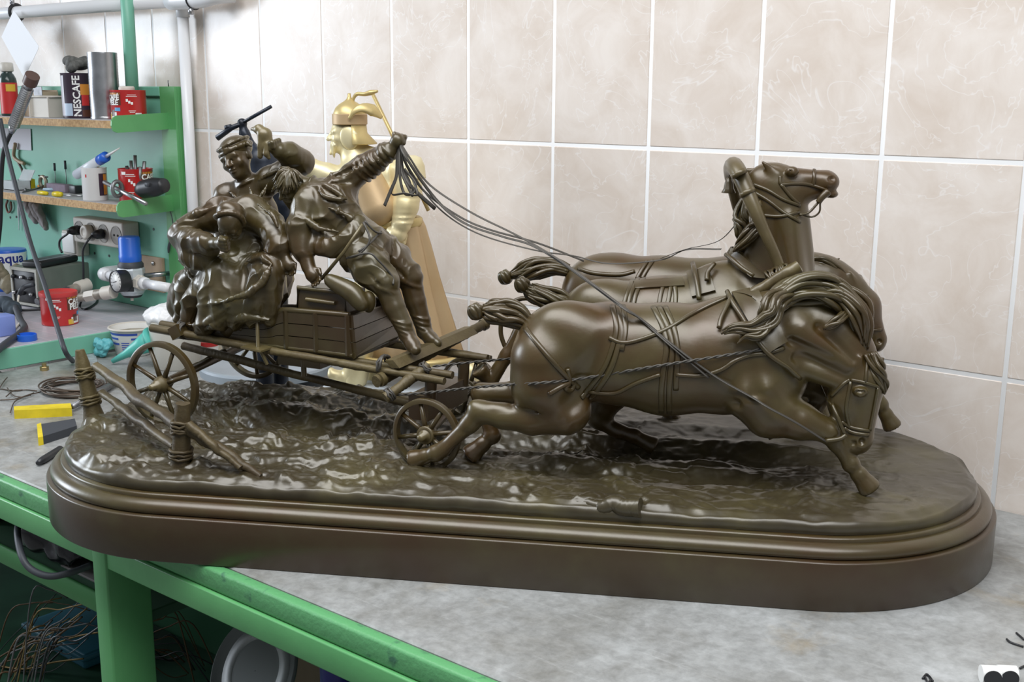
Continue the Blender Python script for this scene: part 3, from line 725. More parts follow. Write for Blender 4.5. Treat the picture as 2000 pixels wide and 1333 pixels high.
    c.ell(Z(1549, 337, -0.026), (0.0048, 0.005, 0.0040), 0.002, op='-')
    c.ell(Z(1549, 337, -0.0238), (0.0040, 0.0040, 0.0036), 0.0006)
    for px, py, tx, ty, d in ((1514, 341, 1490, 317, -0.016), (1488, 340, 1455, 332, 0.012)):
        c.cone(Z(px, py, d), Z(tx, ty, d-0.003), 0.0080, 0.0022, 0.004, (1, 0.7, 1))
        c.ell(Z((px+tx)/2, (py+ty)/2, d-0.0085), (0.0075, 0.004, 0.0030), 0.002, op='-')
    c.cone(Z(1505, 420, -0.034), Z(1530, 560, -0.044), 0.004, 0.006, 0.008, op='-')
    return c
def horse_far():
    Z = lambda px, py, d=0.0: S(px, py, 0.15+d)
    c = Clay(); fl = (1, 0.78, 1)
    c.cone(Z(1170, 572), Z(1290, 582), 0.055, 0.058, 0.012, fl)
    c.cone(Z(1290, 582), Z(1440, 588), 0.058, 0.062, 0.012, fl)
    c.cone(Z(1440, 588), Z(1500, 605), 0.062, 0.052, 0.012, fl)
    c.ell(Z(1200, 552), (0.05, 0.036, 0.040), 0.015)
    # legs
    for s, q in ((-1, [(1160, 640), (1130, 690), (1075, 705), (1060, 740), (1030, 770)]), (1, [(1170, 640), (1200, 700), (1230, 730), (1260, 770), (1300, 795)])):
        c.chain([Z(*q[0], 0.022*s), Z(*q[1], 0.026*s), Z(*q[2], 0.026*s)], [0.040, 0.026, 0.0130], 0.009)
        c.chain([Z(*q[2], 0.026*s), Z(*q[3], 0.026*s), Z(*q[4], 0.026*s)], [0.0130, 0.0092, 0.0105], 0.008)
        e = Z(*q[4], 0.026*s); hoofed(c, e, e+np.array([0.01*s, 0, -0.018]), 0.012)
    c.chain([Z(1500, 650, -0.02), Z(1580, 690, -0.02), Z(1668, 712, -0.02)], [0.038, 0.026, 0.0145], 0.007)
    c.chain([Z(1668, 712, -0.02), Z(1700, 755, -0.02), Z(1719, 790, -0.02)], [0.0140, 0.0092, 0.0108], 0.008)
    hoofed(c, Z(1720, 792, -0.02), Z(1739, 826, -0.02), 0.0118)
    c.chain([Z(1500, 650, 0.02), Z(1560, 700, 0.024), Z(1600, 730, 0.024)], [0.038, 0.026, 0.0145], 0.007)
    c.chain([Z(1600, 730, 0.024), Z(1580, 770, 0.024), Z(1560, 790, 0.024)], [0.0140, 0.0092, 0.0108], 0.008)
    hoofed(c, Z(1560, 790, 0.024), Z(1545, 800, 0.024), 0.0118)
    # neck and head
    c.chain([Z(1490, 575), Z(1585, 553), Z(1640, 575), Z(1672, 610)], [0.052, 0.040, 0.0335, 0.027], 0.008, 4, (1, 0.72, 1))
    c.ell(Z(1686, 600), (0.024, 0.024, 0.026), 0.006)
    c.cone(Z(1690, 600), Z(1714, 660), 0.0185, 0.0120, 0.008)
    c.ell(Z(1680, 632), (0.018, 0.018, 0.026), 0.006)
    c.cone(Z(1682, 645), Z(1704, 672), 0.011, 0.008, 0.008)
    c.ell(Z(1714, 668), (0.0115, 0.014, 0.0145), 0.006)
    c.ell(Z(1696, 596, -0.022), (0.006, 0.0065, 0.006), 0.003)
    c.ell(Z(1718, 668, -0.014), (0.004, 0.005, 0.004), 0.002, op='-')
    c.cone(Z(1668, 572, -0.014), Z(1661, 535, -0.018), 0.0078, 0.0024, 0.004, (1, 0.7, 1))
    c.cone(Z(1682, 572, 0.012), Z(1680, 540, 0.007), 0.0078, 0.0024, 0.004, (1, 0.7, 1))
    return c
VH = 0.0021
hn = mkc('horse', horse_near(), VH, M_BRZH, BR); hn['label'] = 'near bronze horse with head bowed to the ground'
hm = mkc('horse', horse_mid(), VH, M_BRZH, BR); hm['label'] = 'middle bronze horse with head raised under the shaft bow'
hf = mkc('horse', horse_far(), VH, M_BRZH, BR); hf['label'] = 'far bronze horse with arched neck'
bn, bm_, bf = bvh_of(hn), bvh_of(hm), bvh_of(hf)

# tails, knotted up
def Zn(px, py, d=0.0): return S(px, py, -0.10+d)
def Zm(px, py, d=0.0): return S(px, py, 0.03+d)
def Zf(px, py, d=0.0): return S(px, py, 0.15+d)
def tail(h, Z, pts, knob, seed):
    P = [Z(*p) for p in pts]
    vf = tress(P, 0.006, 22, [0.007, 0.013, 0.0165, 0.013, 0.006], 0.0040, seed)
    k_ = Z(*knob); rr = random.Random(seed)
    kn = join(*[xf(tube(spline([(0.0075*math.cos(a), 0.0075*math.sin(a), 0.003*math.sin(2*a)) for a in np.linspace(0, 2*PI, 9)[:-1]], 4, True), 0.0045, 6, True), T(*k_) @ RX(q) @ RY(q*1.7)) for q in (0.3, 1.3, 2.2)])
    mk('tail', join(vf, kn), M_BRZ, h)
tail(hn, Zn, [(1038, 640), (1012, 618), (985, 612), (958, 608), (938, 606)], (930, 608), 3)
tail(hm, Zm, [(1118, 592), (1095, 588), (1070, 582), (1040, 572), (1022, 560)], (1020, 556), 5)
tail(hf, Zf, [(1110, 530), (1080, 523), (1050, 524), (1020, 535), (995, 540)], (987, 541), 8)
# manes
def mane(h, Z, locks, seed):
    mk('mane', join(*[tress([Z(*q) for q in L_], 0.004, n, sp, rs, seed+i, wave=0.25) for i, (L_, n, sp, rs) in enumerate(locks)]), M_BRZ, h)
mane(hn, Zn, [
    ([(1490, 625, -0.03), (1515, 590, -0.028), (1560, 566, -0.02), (1615, 570, -0.016), (1658, 600, -0.016), (1680, 650, -0.022)], 26, [0.004, 0.013, 0.018, 0.019, 0.015, 0.006], 0.0042),
    ([(1600, 575, -0.02), (1638, 575, -0.022), (1672, 605, -0.026), (1684, 645, -0.028), (1690, 690, -0.03)], 18, [0.005, 0.013, 0.014, 0.010, 0.004], 0.0038),
    ([(1555, 572, -0.024), (1515, 590, -0.045), (1500, 625, -0.055), (1470, 640, -0.062), (1436, 640, -0.068), (1408, 652, -0.068)], 16, [0.008, 0.012, 0.012, 0.008, 0.005, 0.002], 0.0034),
    ([(1510, 600, -0.05), (1500, 630, -0.058), (1480, 655, -0.066), (1456, 656, -0.068), (1440, 672, -0.070)], 9, [0.007, 0.008, 0.006, 0.003, 0.001], 0.0028),
    ([(1650, 615, -0.036), (1632, 630, -0.044), (1615, 640, -0.046), (1608, 645, -0.046)], 7, [0.006, 0.005, 0.003, 0.001], 0.0026),
    ([(1700, 690, -0.03), (1712, 725, -0.036), (1722, 750, -0.034), (1728, 770, -0.030)], 9, [0.008, 0.009, 0.006, 0.002], 0.0028)], 20)
mane(hm, Zm, [
    ([(1486, 350, 0.0), (1462, 392, -0.006), (1452, 430, -0.01), (1455, 470, -0.012), (1438, 500, -0.012)], 14, [0.004, 0.008, 0.010, 0.008, 0.004], 0.0034),
    ([(1470, 420, -0.018), (1478, 440, -0.028), (1462, 462, -0.03), (1444, 478, -0.028), (1432, 492, -0.024)], 10, [0.005, 0.008, 0.008, 0.006, 0.002], 0.003)], 40)
mane(hf, Zf, [
    ([(1560, 520, -0.01), (1600, 512, -0.012), (1635, 528, -0.014), (1655, 555, -0.016)], 12, [0.005, 0.009, 0.009, 0.004], 0.0032),
    ([(1590, 512, 0.0), (1625, 512, 0.0), (1640, 505, 0.0)], 6, [0.006, 0.006, 0.001], 0.0028)], 60)

# harness -------------------------------------------------------------
def straps(h, bv, name, lines, material=None, **kw):
    vs = [strap(bv, L_, **kw) for L_ in lines]; vs = [v for v in vs if v]
    if vs: mk(name, join(*vs), material or M_BRZ, h)
# near horse
straps(hn, bn, 'breeching_strap', [[(1196, 597), (1204, 640), (1196, 680), (1180, 720), (1150, 760), (1135, 778)], [(1206, 597), (1214, 640), (1207, 680), (1192, 724), (1166, 764), (1152, 780)],
                                  [(1216, 597), (1222, 640), (1214, 685)]], w=0.0034)
straps(hn, bn, 'girth', [[(1276, 600), (1295, 640), (1302, 680), (1296, 720), (1292, 760), (1292, 806)], [(1287, 600), (1305, 640), (1313, 680), (1310, 720), (1307, 760), (1307, 807)],
                        [(1299, 600), (1316, 640), (1324, 690), (1321, 730), (1320, 762)]], w=0.0034)
straps(hn, bn, 'side_strap', [[(1190, 660), (1215, 670), (1250, 664), (1300, 645), (1345, 618), (1385, 598), (1425, 580)],
                             [(1150, 765), (1200, 768), (1240, 750), (1290, 732)], [(1320, 732), (1370, 734), (1410, 722), (1435, 705), (1465, 694), (1500, 690), (1530, 680)]], w=0.0028, t=0.0024)
straps(hn, bn, 'crupper_strap', [[(1026, 642), (1050, 672), (1078, 705), (1108, 738), (1130, 758)], [(1072, 770), (1095, 756), (1112, 748)], [(1108, 720), (1112, 745), (1104, 758), (1115, 762), (1122, 745)]], w=0.0034, t=0.0026)
def pad(h, bv, name, quad, nu=14, nv=14, lift=0.004, th=0.003):
    q = np.array(quad, float); V, F = [], []; ok = True; G = []
    for i in range(nu+1):
        for j in range(nv+1):
            u, v = i/nu, j/nv; p = (q[0]*(1-u)+q[1]*u)*(1-v)+(q[3]*(1-u)+q[2]*u)*v
            hh = bv.ray_cast(Vector(CL), Vector(ldir(*p)).normalized())
            if hh[0] is None: G.append(None)
            else: G.append((np.array(hh[0]), np.array(hh[1])))
    last = next(g for g in G if g)
    G = [g if g else last for g in G]
    P = np.array([g[0] for g in G]).reshape(nu+1, nv+1, 3); Nn = np.array([g[1] for g in G]).reshape(nu+1, nv+1, 3)
    for _ in range(6):
        P[1:-1, 1:-1] = (P[:-2, 1:-1]+P[2:, 1:-1]+P[1:-1, :-2]+P[1:-1, 2:])/4
    for lay in (lift+th, -0.002):
        V += [tuple(a) for a in (P+Nn*lay).reshape(-1, 3)]
    m_ = (nu+1)*(nv+1); id_ = lambda i, j: i*(nv+1)+j
    for i in range(nu):
        for j in range(nv):
            a, b, c, d = id_(i, j), id_(i+1, j), id_(i+1, j+1), id_(i, j+1); F.append((a, d, c, b)); F.append((m_+a, m_+b, m_+c, m_+d))
    ring = [id_(i, 0) for i in range(nu)]+[id_(nu, j) for j in range(nv)]+[id_(i, nv) for i in range(nu, 0, -1)]+[id_(0, j) for j in range(nv, 0, -1)]
    for a, b in zip(ring, ring[1:]+ring[:1]): F.append((a, b, m_+b, m_+a))
    return mk(name, (V, F), M_BRZ, h, sharp=50)
pad(hn, bn, 'collar_pad', [(1430, 580), (1480, 570), (1532, 668), (1498, 692)])
straps(hn, bn, 'collar_strap', [[(1418, 572), (1440, 612), (1470, 655), (1500, 692), (1530, 715), (1556, 738)], [(1428, 590), (1410, 625), (1405, 645)]], w=0.0030, t=0.0030, lift=0.006)
straps(hn, bn, 'bridle', [[(1662, 742), (1690, 748), (1716, 756)], [(1662, 745), (1652, 800), (1660, 838)], [(1714, 757), (1706, 800), (1698, 842)], [(1643, 824), (1665, 836), (1698, 842)],
                         [(1648, 836), (1668, 846), (1696, 850)], [(1624, 775), (1645, 752), (1660, 742)], [(1690, 748), (1694, 700)]], w=0.0022, t=0.0014)
# middle horse
straps(hm, bm_, 'breeching_strap', [[(1258, 545), (1244, 570), (1236, 600)], [(1246, 545), (1234, 570), (1226, 598)], [(1236, 548), (1226, 572), (1218, 596)]], w=0.003)
straps(hm, bm_, 'girth', [[(1300, 545), (1292, 570), (1286, 600)], [(1312, 545), (1308, 575), (1302, 602)], [(1316, 548), (1320, 575), (1318, 604)]], w=0.003)
pad(hm, bm_, 'back_cloth', [(1238, 551), (1334, 545), (1337, 560), (1240, 566)], lift=0.001, th=0.002)
pad(hm, bm_, 'saddle_flap', [(1342, 536), (1384, 526), (1398, 570), (1352, 582)], lift=0.002, th=0.003)
pad(hm, bm_, 'collar_pad', [(1408, 500), (1440, 480), (1500, 545), (1468, 545)], lift=0.006, th=0.006)
straps(hm, bm_, 'saddle_strap', [[(1359, 520), (1364, 560), (1368, 590)], [(1330, 545), (1336, 520), (1372, 512), (1408, 503)], [(1408, 506), (1440, 522), (1475, 542)], [(1398, 525), (1386, 540), (1384, 556)]], w=0.0034, t=0.003, lift=0.010)
straps(hm, bm_, 'bridle', [[(1524, 344), (1525, 360), (1545, 359), (1575, 360), (1600, 366), (1616, 372)], [(1590, 333), (1590, 350), (1588, 362)], [(1525, 360), (1545, 385), (1560, 398)],
                          [(1470, 360), (1500, 372), (1530, 390), (1562, 402)], [(1466, 372), (1500, 392), (1530, 415), (1562, 434)], [(1490, 421), (1525, 423), (1560, 414)]], w=0.0024, t=0.0016)
straps(hf, bf, 'side_strap', [[(1130, 525), (1160, 534), (1210, 537), (1240, 530)], [(1275, 510), (1262, 530), (1254, 545)], [(1264, 512), (1252, 530), (1244, 545)]], w=0.003, t=0.002)
straps(hf, bf, 'bridle', [[(1676, 574), (1695, 578)], [(1692, 580), (1690, 610), (1700, 650)], [(1688, 646), (1722, 644)]], w=0.0022, t=0.0014)
# shaft bow with bell
P = [S(1530, 548, -0.030), S(1518, 508, -0.030), S(1492, 450, -0.028), S(1466, 390, -0.020), S(1444, 340, 0.0), S(1432, 324, 0.030), S(1430, 345, 0.062), S(1442, 405, 0.085), S(1458, 470, 0.090), S(1470, 520, 0.092)]
bow = mk('shaft_bow', tube(spline(P, 6), [0.0062, 0.0066, 0.0075, 0.0095, 0.0110, 0.0118, 0.0105, 0.0085, 0.007, 0.0065], 12), M_BRZY, BR)
for p0, p1 in (((1470, 398), (1474, 408)), ((1458, 372), (1462, 380)), ((1442, 335), (1446, 343))):
    a, b = S(*p0, -0.018), S(*p1, -0.019); mk('bow_ring', tube([a, b], 0.0108, 12), M_BRZY, bow)
bl = S(1424, 352, 0.03); mk('bell', xf(lathe([(0.0008, 0.004), (0.003, 0.003), (0.0055, -0.003), (0.0068, -0.011), (0.0095, -0.016), (0.0092, -0.0165)], 18), T(*bl)), M_BRZ, bow)
mk('bell_strap', tube([S(1430, 330, 0.03), S(1426, 345, 0.03)], 0.0022, 6), M_BRZ, bow)
# shaft, its end shows between the two horses
sh = mk('shaft', join(crook(S(1075, 712, -0.030), S(1360, 640, -0.036), 0.0085, 0.0088, 31, 0.002, 20), crook(S(1360, 640, -0.036), S(1562, 520, -0.046), 0.0085, 0.0085, 33, 0.001, 12)), M_BRZY, BR, sharp=60)
mk('shaft_binding', join(*[coil(S(1505+i*14, 545-i*6, -0.036), 0.0105, 0.010, 3, 0.0018, (0.93, 0, 0.36), i) for i in range(3)]), M_BRZ, sh)
mk('shaft', crook(S(1090, 668, 0.09), S(1540, 560, 0.092), 0.0085, 0.0088, 32, 0.002, 20), M_BRZ, BR, sharp=60)
# trace loop behind the tail
mk('trace_loop', tube(spline([S(1068, 606, 0.07), S(1050, 590, 0.07), S(1025, 583, 0.07), S(1000, 592, 0.07), S(982, 618, 0.07), S(978, 648, 0.07), S(984, 672, 0.07), S(994, 690, 0.07)], 6), 0.0034, 8), M_BRZ, BR)
# tack between the two: horse chain traces
def rope(P, r, n=60, tw=0.5):
    Q = spline(P, max(2, n//max(1, len(P)-1))); out = []
    tg = np.gradient(Q, axis=0); tg /= np.linalg.norm(tg, axis=1)[:, None]+1e-9; L_ = np.r_[0, np.cumsum(np.linalg.norm(np.diff(Q, axis=0), axis=1))]
    m_ = int(L_[-1]/0.0016); s = np.linspace(0, L_[-1], m_); Qi = np.stack([np.interp(s, L_, Q[:, d]) for d in range(3)], 1); Ti = np.stack([np.interp(s, L_, tg[:, d]) for d in range(3)], 1)
    for ph in (0, PI):
        PP = []
        for i in range(m_):
            u = np.array([0, 0, 1.0])-Ti[i]*Ti[i][2]; u /= np.linalg.norm(u)+1e-9; w = np.cross(Ti[i], u); a = ph+s[i]/r*tw
            PP.append(Qi[i]+r*0.55*(u*math.sin(a)+w*math.cos(a)))
        out.append(tube(PP, r*0.6, 5))
    return join(*out)
tr = onto(bn, [(1060, 747), (1150, 735), (1300, 712), (1420, 694), (1510, 679)], 0.004)
mk('trace_rope', rope([S(772, 772, -0.09), S(830, 768, -0.10), S(930, 757, -0.125), S(1005, 751, -0.15)]+tr, 0.0019), M_ROPE, BR)
mk('trace_rope', rope([S(845, 716, -0.06), S(930, 707, -0.05), S(1010, 700, -0.035)], 0.0017), M_ROPE, BR)
# ------------------------------------------------------------------ the cart
CO = np.array([-0.467, 0.095]); CH = np.array([0.9685, -0.249]); CS = np.array([0.249, 0.9685])
def C(px, py, off):
    d = ldir(px, py); n = np.array([CS[0], CS[1], 0]); c0 = CS@(CO+off*CS)
    return CL+d*((c0-n@CL)/(n@d))
def CP(t, off, z):
    p = CO+t*CH+off*CS; return np.array([p[0], p[1], z])
CANG = math.atan2(CH[1], CH[0])
def wheel(hub, r, nsp, rim=0.0075, wid=0.0105, tilt=0.0, ph=0.0, nave=0.017):
    w = empty('wheel', tuple(hub), (tilt, 0, CANG), BR)
    prof = [(r-rim, -wid/2), (r-rim*0.3, -wid/2), (r, -wid/2+0.0015), (r, wid/2-0.0015), (r-rim*0.3, wid/2), (r-rim, wid/2)]
    n = 56; V, F = [], []
    for a_, b_ in prof:
        for k in range(n): t = 2*PI*k/n; V.append((a_*math.cos(t), b_, a_*math.sin(t)))
    m_ = len(prof)
    for i in range(m_):
        for k in range(n): F.append((i*n+k, i*n+(k+1) % n, ((i+1) % m_)*n+(k+1) % n, ((i+1) % m_)*n+k))
    mk('rim', (V, F), M_BRZ, w, sharp=40)
    hub_ = xf(lathe([(0.001, -nave-0.010), (0.0045, -nave-0.009), (0.0050, -nave), (0.0075, -nave+0.001), (0.0082, -nave+0.006), (0.0115, -0.007), (0.0125, -0.002), (0.0125, 0.004), (0.009, 0.012), (0.006, 0.018)], 20), RX(-PI/2))
    hub_ = xf(lathe([(0.006, -0.018), (0.009, -0.012), (0.0125, -0.004), (0.0125, 0.002), (0.0115, 0.007), (0.0082, nave-0.006), (0.0075, nave-0.001), (0.0050, nave), (0.0045, nave+0.009), (0.001, nave+0.010)], 20), RX(PI/2))
    mk('hub', hub_, M_BRZY, w)
    for i in range(nsp):
        a = 2*PI*i/nsp+ph; ca, sa = math.cos(a), math.sin(a)
        mk('spoke', tube([(0.009*ca, 0, 0.009*sa), (0.4*r*ca, 0, 0.4*r*sa), ((r-rim*0.8)*ca, 0, (r-rim*0.8)*sa)], [0.0040, 0.0034, 0.0030], 8, flat=(1, 1)), M_BRZ, w)
    return w
wheel((-0.494, -0.010, 0.165), 0.0625, 8, ph=0.35)
wheel((-0.440, 0.200, 0.186), 0.0610, 8, ph=0.1)
wheel((-0.083, -0.102, 0.1395), 0.0485, 8, rim=0.0062, ph=0.2, nave=0.010)
wheel((-0.072, 0.125, 0.146), 0.0485, 8, rim=0.0062, ph=0.5, nave=0.010)
cart = empty('cart', (CO[0], CO[1], 0.18), (0, 0, 0), BR); cart['label'] = 'plank cart body on pole frame'
def cp_(name, vf, m_=None, smooth=True, sharp=50):
    v = [(x-CO[0], y-CO[1], z-0.18) for x, y, z in vf[0]]
    return mk(name, (v, vf[1]), m_ or M_BRZ, cart, smooth, sharp=sharp)
cp_('axle', tube([np.array((-0.494, -0.010, 0.165)), np.array((-0.440, 0.200, 0.186))], 0.0062, 10), M_BRZD)
cp_('axle', tube([np.array((-0.083, -0.102, 0.1395)), np.array((-0.072, 0.125, 0.146))], 0.0062, 10), M_BRZD)
cp_('perch_pole', crook(CP(-0.05, 0, 0.195), CP(0.41, 0.0, 0.142), 0.0062, 0.0066, 41, 0.001), M_BRZW)
cp_('brace_pole', crook(C(322, 748, -0.07), C(440, 688, 0.03), 0.0055, 0.006, 43, 0.001), M_BRZW)
for off, sd in ((-0.072, 44), (0.072, 45)):
    a, b, c_ = C(338, 648, -0.072), C(531, 686, -0.072), C(868, 745, -0.072)
    if off > 0:
        a, b, c_ = [q+np.array([CS[0], CS[1], 0])*0.144 for q in (a, b, c_)]
    cp_('side_pole', join(crook(a, b, 0.0058, 0.0056, sd, 0.0008), crook(b, c_, 0.0056, 0.0052, sd+10, 0.0008)), M_BRZW)
    a2, b2 = C(345, 655, -0.055), C(884, 733, -0.055)
    if off > 0: a2, b2 = [q+np.array([CS[0], CS[1], 0])*0.11 for q in (a2, b2)]
    cp_('side_pole', crook(a2, b2, 0.0050, 0.0052, sd+20, 0.0008), M_BRZW)
# rear cross beam with pole ends
rb0, rb1 = C(340, 650, -0.085), C(340, 650, -0.085)+np.array([CS[0], CS[1], 0])*0.175
cp_('rear_beam', tube([rb0, rb1], 0.0125, 4, up=(0.3, 0, 1)), M_BRZ, False)
for q, o_ in (((296, 641), -0.075), ((315, 634), -0.05)):
    a = C(*q, o_); cp_('pole_end', tube([a, a+np.array([CH[0], CH[1], -0.06])*0.05], 0.0062, 10), M_BRZY)
# box body: planked sides that sweep up to the driver's seat
def side_panel(off, name='side_board'):
    top = [(360, 640), (400, 632), (432, 627), (480, 628), (515, 628), (530, 623), (542, 612), (554, 606), (600, 609), (650, 613), (682, 616)]
    bot = [(360, 652), (400, 658), (432, 662), (480, 669), (515, 674), (530, 676), (542, 677), (554, 679), (600, 684), (650, 690), (690, 695)]
    up = np.array([CS[0], CS[1], 0]); A = [C(*p, -0.062)+up*(off+0.062) for p in top]; B = [C(*p, -0.062)+up*(off+0.062) for p in bot]
    n = len(A); V = []
    nrow = 4
    pieces = []
    for r_ in range(3):
        V = []; F = []
        for i in range(n):
            for t in (r_/3+0.012, (r_+1)/3-0.012):
                p = B[i]+(A[i]-B[i])*t; V.append(p-up*0.003); V.append(p+up*0.003)
        for i in range(n-1):
            a, b = 4*i, 4*(i+1)
            F += [(a, b, b+2, a+2), (a+1, a+3, b+3, b+1), (a+2, b+2, b+3, a+3), (a, a+1, b+1, b)]
        F += [(0, 2, 3, 1), (4*(n-1), 4*(n-1)+1, 4*(n-1)+3, 4*(n-1)+2)]
        pieces.append(cp_(name, (V, F), M_BRZD, False))
    cp_('top_rail', tube(spline(A, 3), 0.0042, 8), M_BRZ)
    cp_('sill', tube(spline(B, 3), 0.0040, 8), M_BRZ)
    for px_, pt, pb in ((560, 607, 680), (618, 611, 687), (680, 616, 694)):
        a, b = C(px_, pt, -0.062)+up*(off+0.062-0.0035 if off < 0 else off+0.062), C(px_+2, pb, -0.062)+up*(off+0.062-0.0035 if off < 0 else off+0.062)
        cp_('stile', tube([a, b], 0.0035, 4, up=(0, 1, 0)), M_BRZD, False)
side_panel(-0.062); side_panel(0.062)
upv = np.array([CS[0], CS[1], 0.0])
# floor
a, b = C(350, 655, -0.062), C(690, 695, -0.062)
for i in range(5):
    o0, o1 = 0.0248*i+0.0004, 0.0248*(i+1)-0.0004
    V = []
    for q in (a, b):
        for o_ in (o0, o1):
            V += [q+upv*o_, q+upv*o_-np.array([0, 0, 0.005])]
    cp_('floor_board', (V, [(0, 4, 6, 2), (1, 3, 7, 5), (0, 1, 5, 4), (2, 6, 7, 3), (0, 2, 3, 1), (4, 5, 7, 6)]), M_BRZD, False)
# front board
tl, bl_, br_, tr_ = C(682, 616, -0.062), C(690, 695, -0.062), C(779, 652, 0.062), C(745, 596, 0.062)
for i in range(3):
    t0, t1 = i/3+0.01, (i+1)/3-0.01; V = []
    for t in (t0, t1):
        for q0, q1 in ((bl_, tl), (br_, tr_)):
            p = q0+(q1-q0)*t; V += [p, p+np.array([CH[0], CH[1], 0])*0.006]
    cp_('front_board', (V, [(0, 2, 6, 4), (1, 5, 7, 3), (0, 4, 5, 1), (2, 3, 7, 6), (0, 1, 3, 2), (4, 6, 7, 5)]), M_BRZD, False)
cp_('front_sill', tube([bl_, br_], 0.005, 8), M_BRZ)
# seat chest with a raised panel and a grip
q = [C(583, 562, -0.055), C(676, 572, -0.055), C(676, 612, -0.055), C(581, 607, -0.055)]
V = [p for p in q]+[p+upv*0.05 for p in q]
cp_('seat_chest', (V, [(0, 3, 2, 1), (4, 5, 6, 7), (0, 1, 5, 4), (1, 2, 6, 5), (2, 3, 7, 6), (3, 0, 4, 7)]), M_BRZD, False)
fr = [q_-upv*0.001 for q_ in q]
cp_('chest_frame', tube(fr, 0.0034, 8, closed=True), M_BRZ)
a, b = C(598, 585, -0.058), C(654, 593, -0.058); cp_('chest_grip', tube([a, b], 0.0030, 8), M_BRZY)
s0 = CP(0.175, -0.055, 0.285); V = []
for t in (0.165, 0.235):
    for o_ in (-0.058, 0.06):
        for z in (0.2, 0.272): V.append(CP(t, o_, z))
cp_('driver_seat', (V, [(0, 1, 3, 2), (4, 6, 7, 5), (0, 4, 5, 1), (2, 3, 7, 6), (1, 5, 7, 3), (0, 2, 6, 4)]), M_BRZD, False)
# foot board, cross logs, swingletree
fb0, fb1 = C(766, 712, -0.075), C(920, 645, 0.105)
V, F = tube([fb0, fb1], 0.010, 4, up=(0.35, 0, 1), flat=(1.25, 0.6)); cp_('foot_board', (V, F), M_BRZW, False)
cp_('cross_log', crook(C(734, 746, -0.085), C(950, 631, 0.14), 0.0085, 0.0072, 51, 0.001, 18), M_BRZW)
cp_('log_ring', tube([C(741, 743, -0.082), C(748, 740, -0.076)], 0.0098, 12), M_BRZY); cp_('log_ring', tube([C(942, 636, 0.133), C(949, 632, 0.139)], 0.0092, 12), M_BRZY)
st = crook(S(752, 778, -0.10), S(836, 716, -0.055), 0.0072, 0.0078, 52, 0.001, 12); cp_('swingletree', st, M_BRZW)
cp_('rope_binding', coil(S(761, 771, -0.095), 0.0085, 0.006, 3, 0.0015, (0.75, 0.4, 0.5), 2), M_ROPE); cp_('rope_binding', coil(S(830, 721, -0.058), 0.009, 0.007, 3, 0.0015, (0.75, 0.4, 0.5), 3), M_ROPE)
# front bolster
V = []
for t in (0.375, 0.405):
    for o_ in (-0.060, 0.060):
        for z in (0.146, 0.180): V.append(CP(t, o_, z))
cp_('bolster', (V, [(0, 1, 3, 2), (4, 6, 7, 5), (0, 4, 5, 1), (2, 3, 7, 6), (1, 5, 7, 3), (0, 2, 6, 4)]), M_BRZD, False)
for o_ in (-0.045, 0.055): cp_('bolster_post', tube([CP(0.40, o_, 0.17), CP(0.402, o_, 0.205)], 0.0085, 8), M_BRZD)
for o_ in (-0.055, 0.055): cp_('hanger', tube([C(592, 690, o_), C(594, 735, o_)], 0.004, 8), M_BRZD)
cp_('rope_binding', coil(C(748, 712, -0.066), 0.0125, 0.006, 2.5, 0.002, (CH[0], CH[1], -0.1), 4), M_ROPE)
cp_('rope_binding', join(coil(C(355, 645, -0.07), 0.011, 0.012, 4, 0.002, (CH[0], CH[1], -0.15), 5)), M_ROPE)
# step with its rod
a = C(505, 680, -0.08)
V = [a+np.array([CH[0], CH[1], -0.08])*i*0.017+upv*j*0.018+np.array([0, 0, k_]) for i in (-1, 1) for j in (-1, 0.6) for k_ in (0, 0.0025)]
cp_('step_plate', (V, [(0, 2, 3, 1), (4, 5, 7, 6), (0, 1, 5, 4), (2, 6, 7, 3), (1, 3, 7, 5), (0, 4, 6, 2)]), M_BRZY, False)
cp_('step_rod', tube(spline([C(496, 623, -0.070), C(499, 621, -0.072), C(502, 628, -0.074), C(503, 650, -0.078), C(504, 678, -0.082)], 4), 0.0028, 8), M_BRZY)
cp_('step_rod', tube([C(508, 684, -0.085), C(522, 712, -0.08)], 0.0025, 8), M_BRZY)
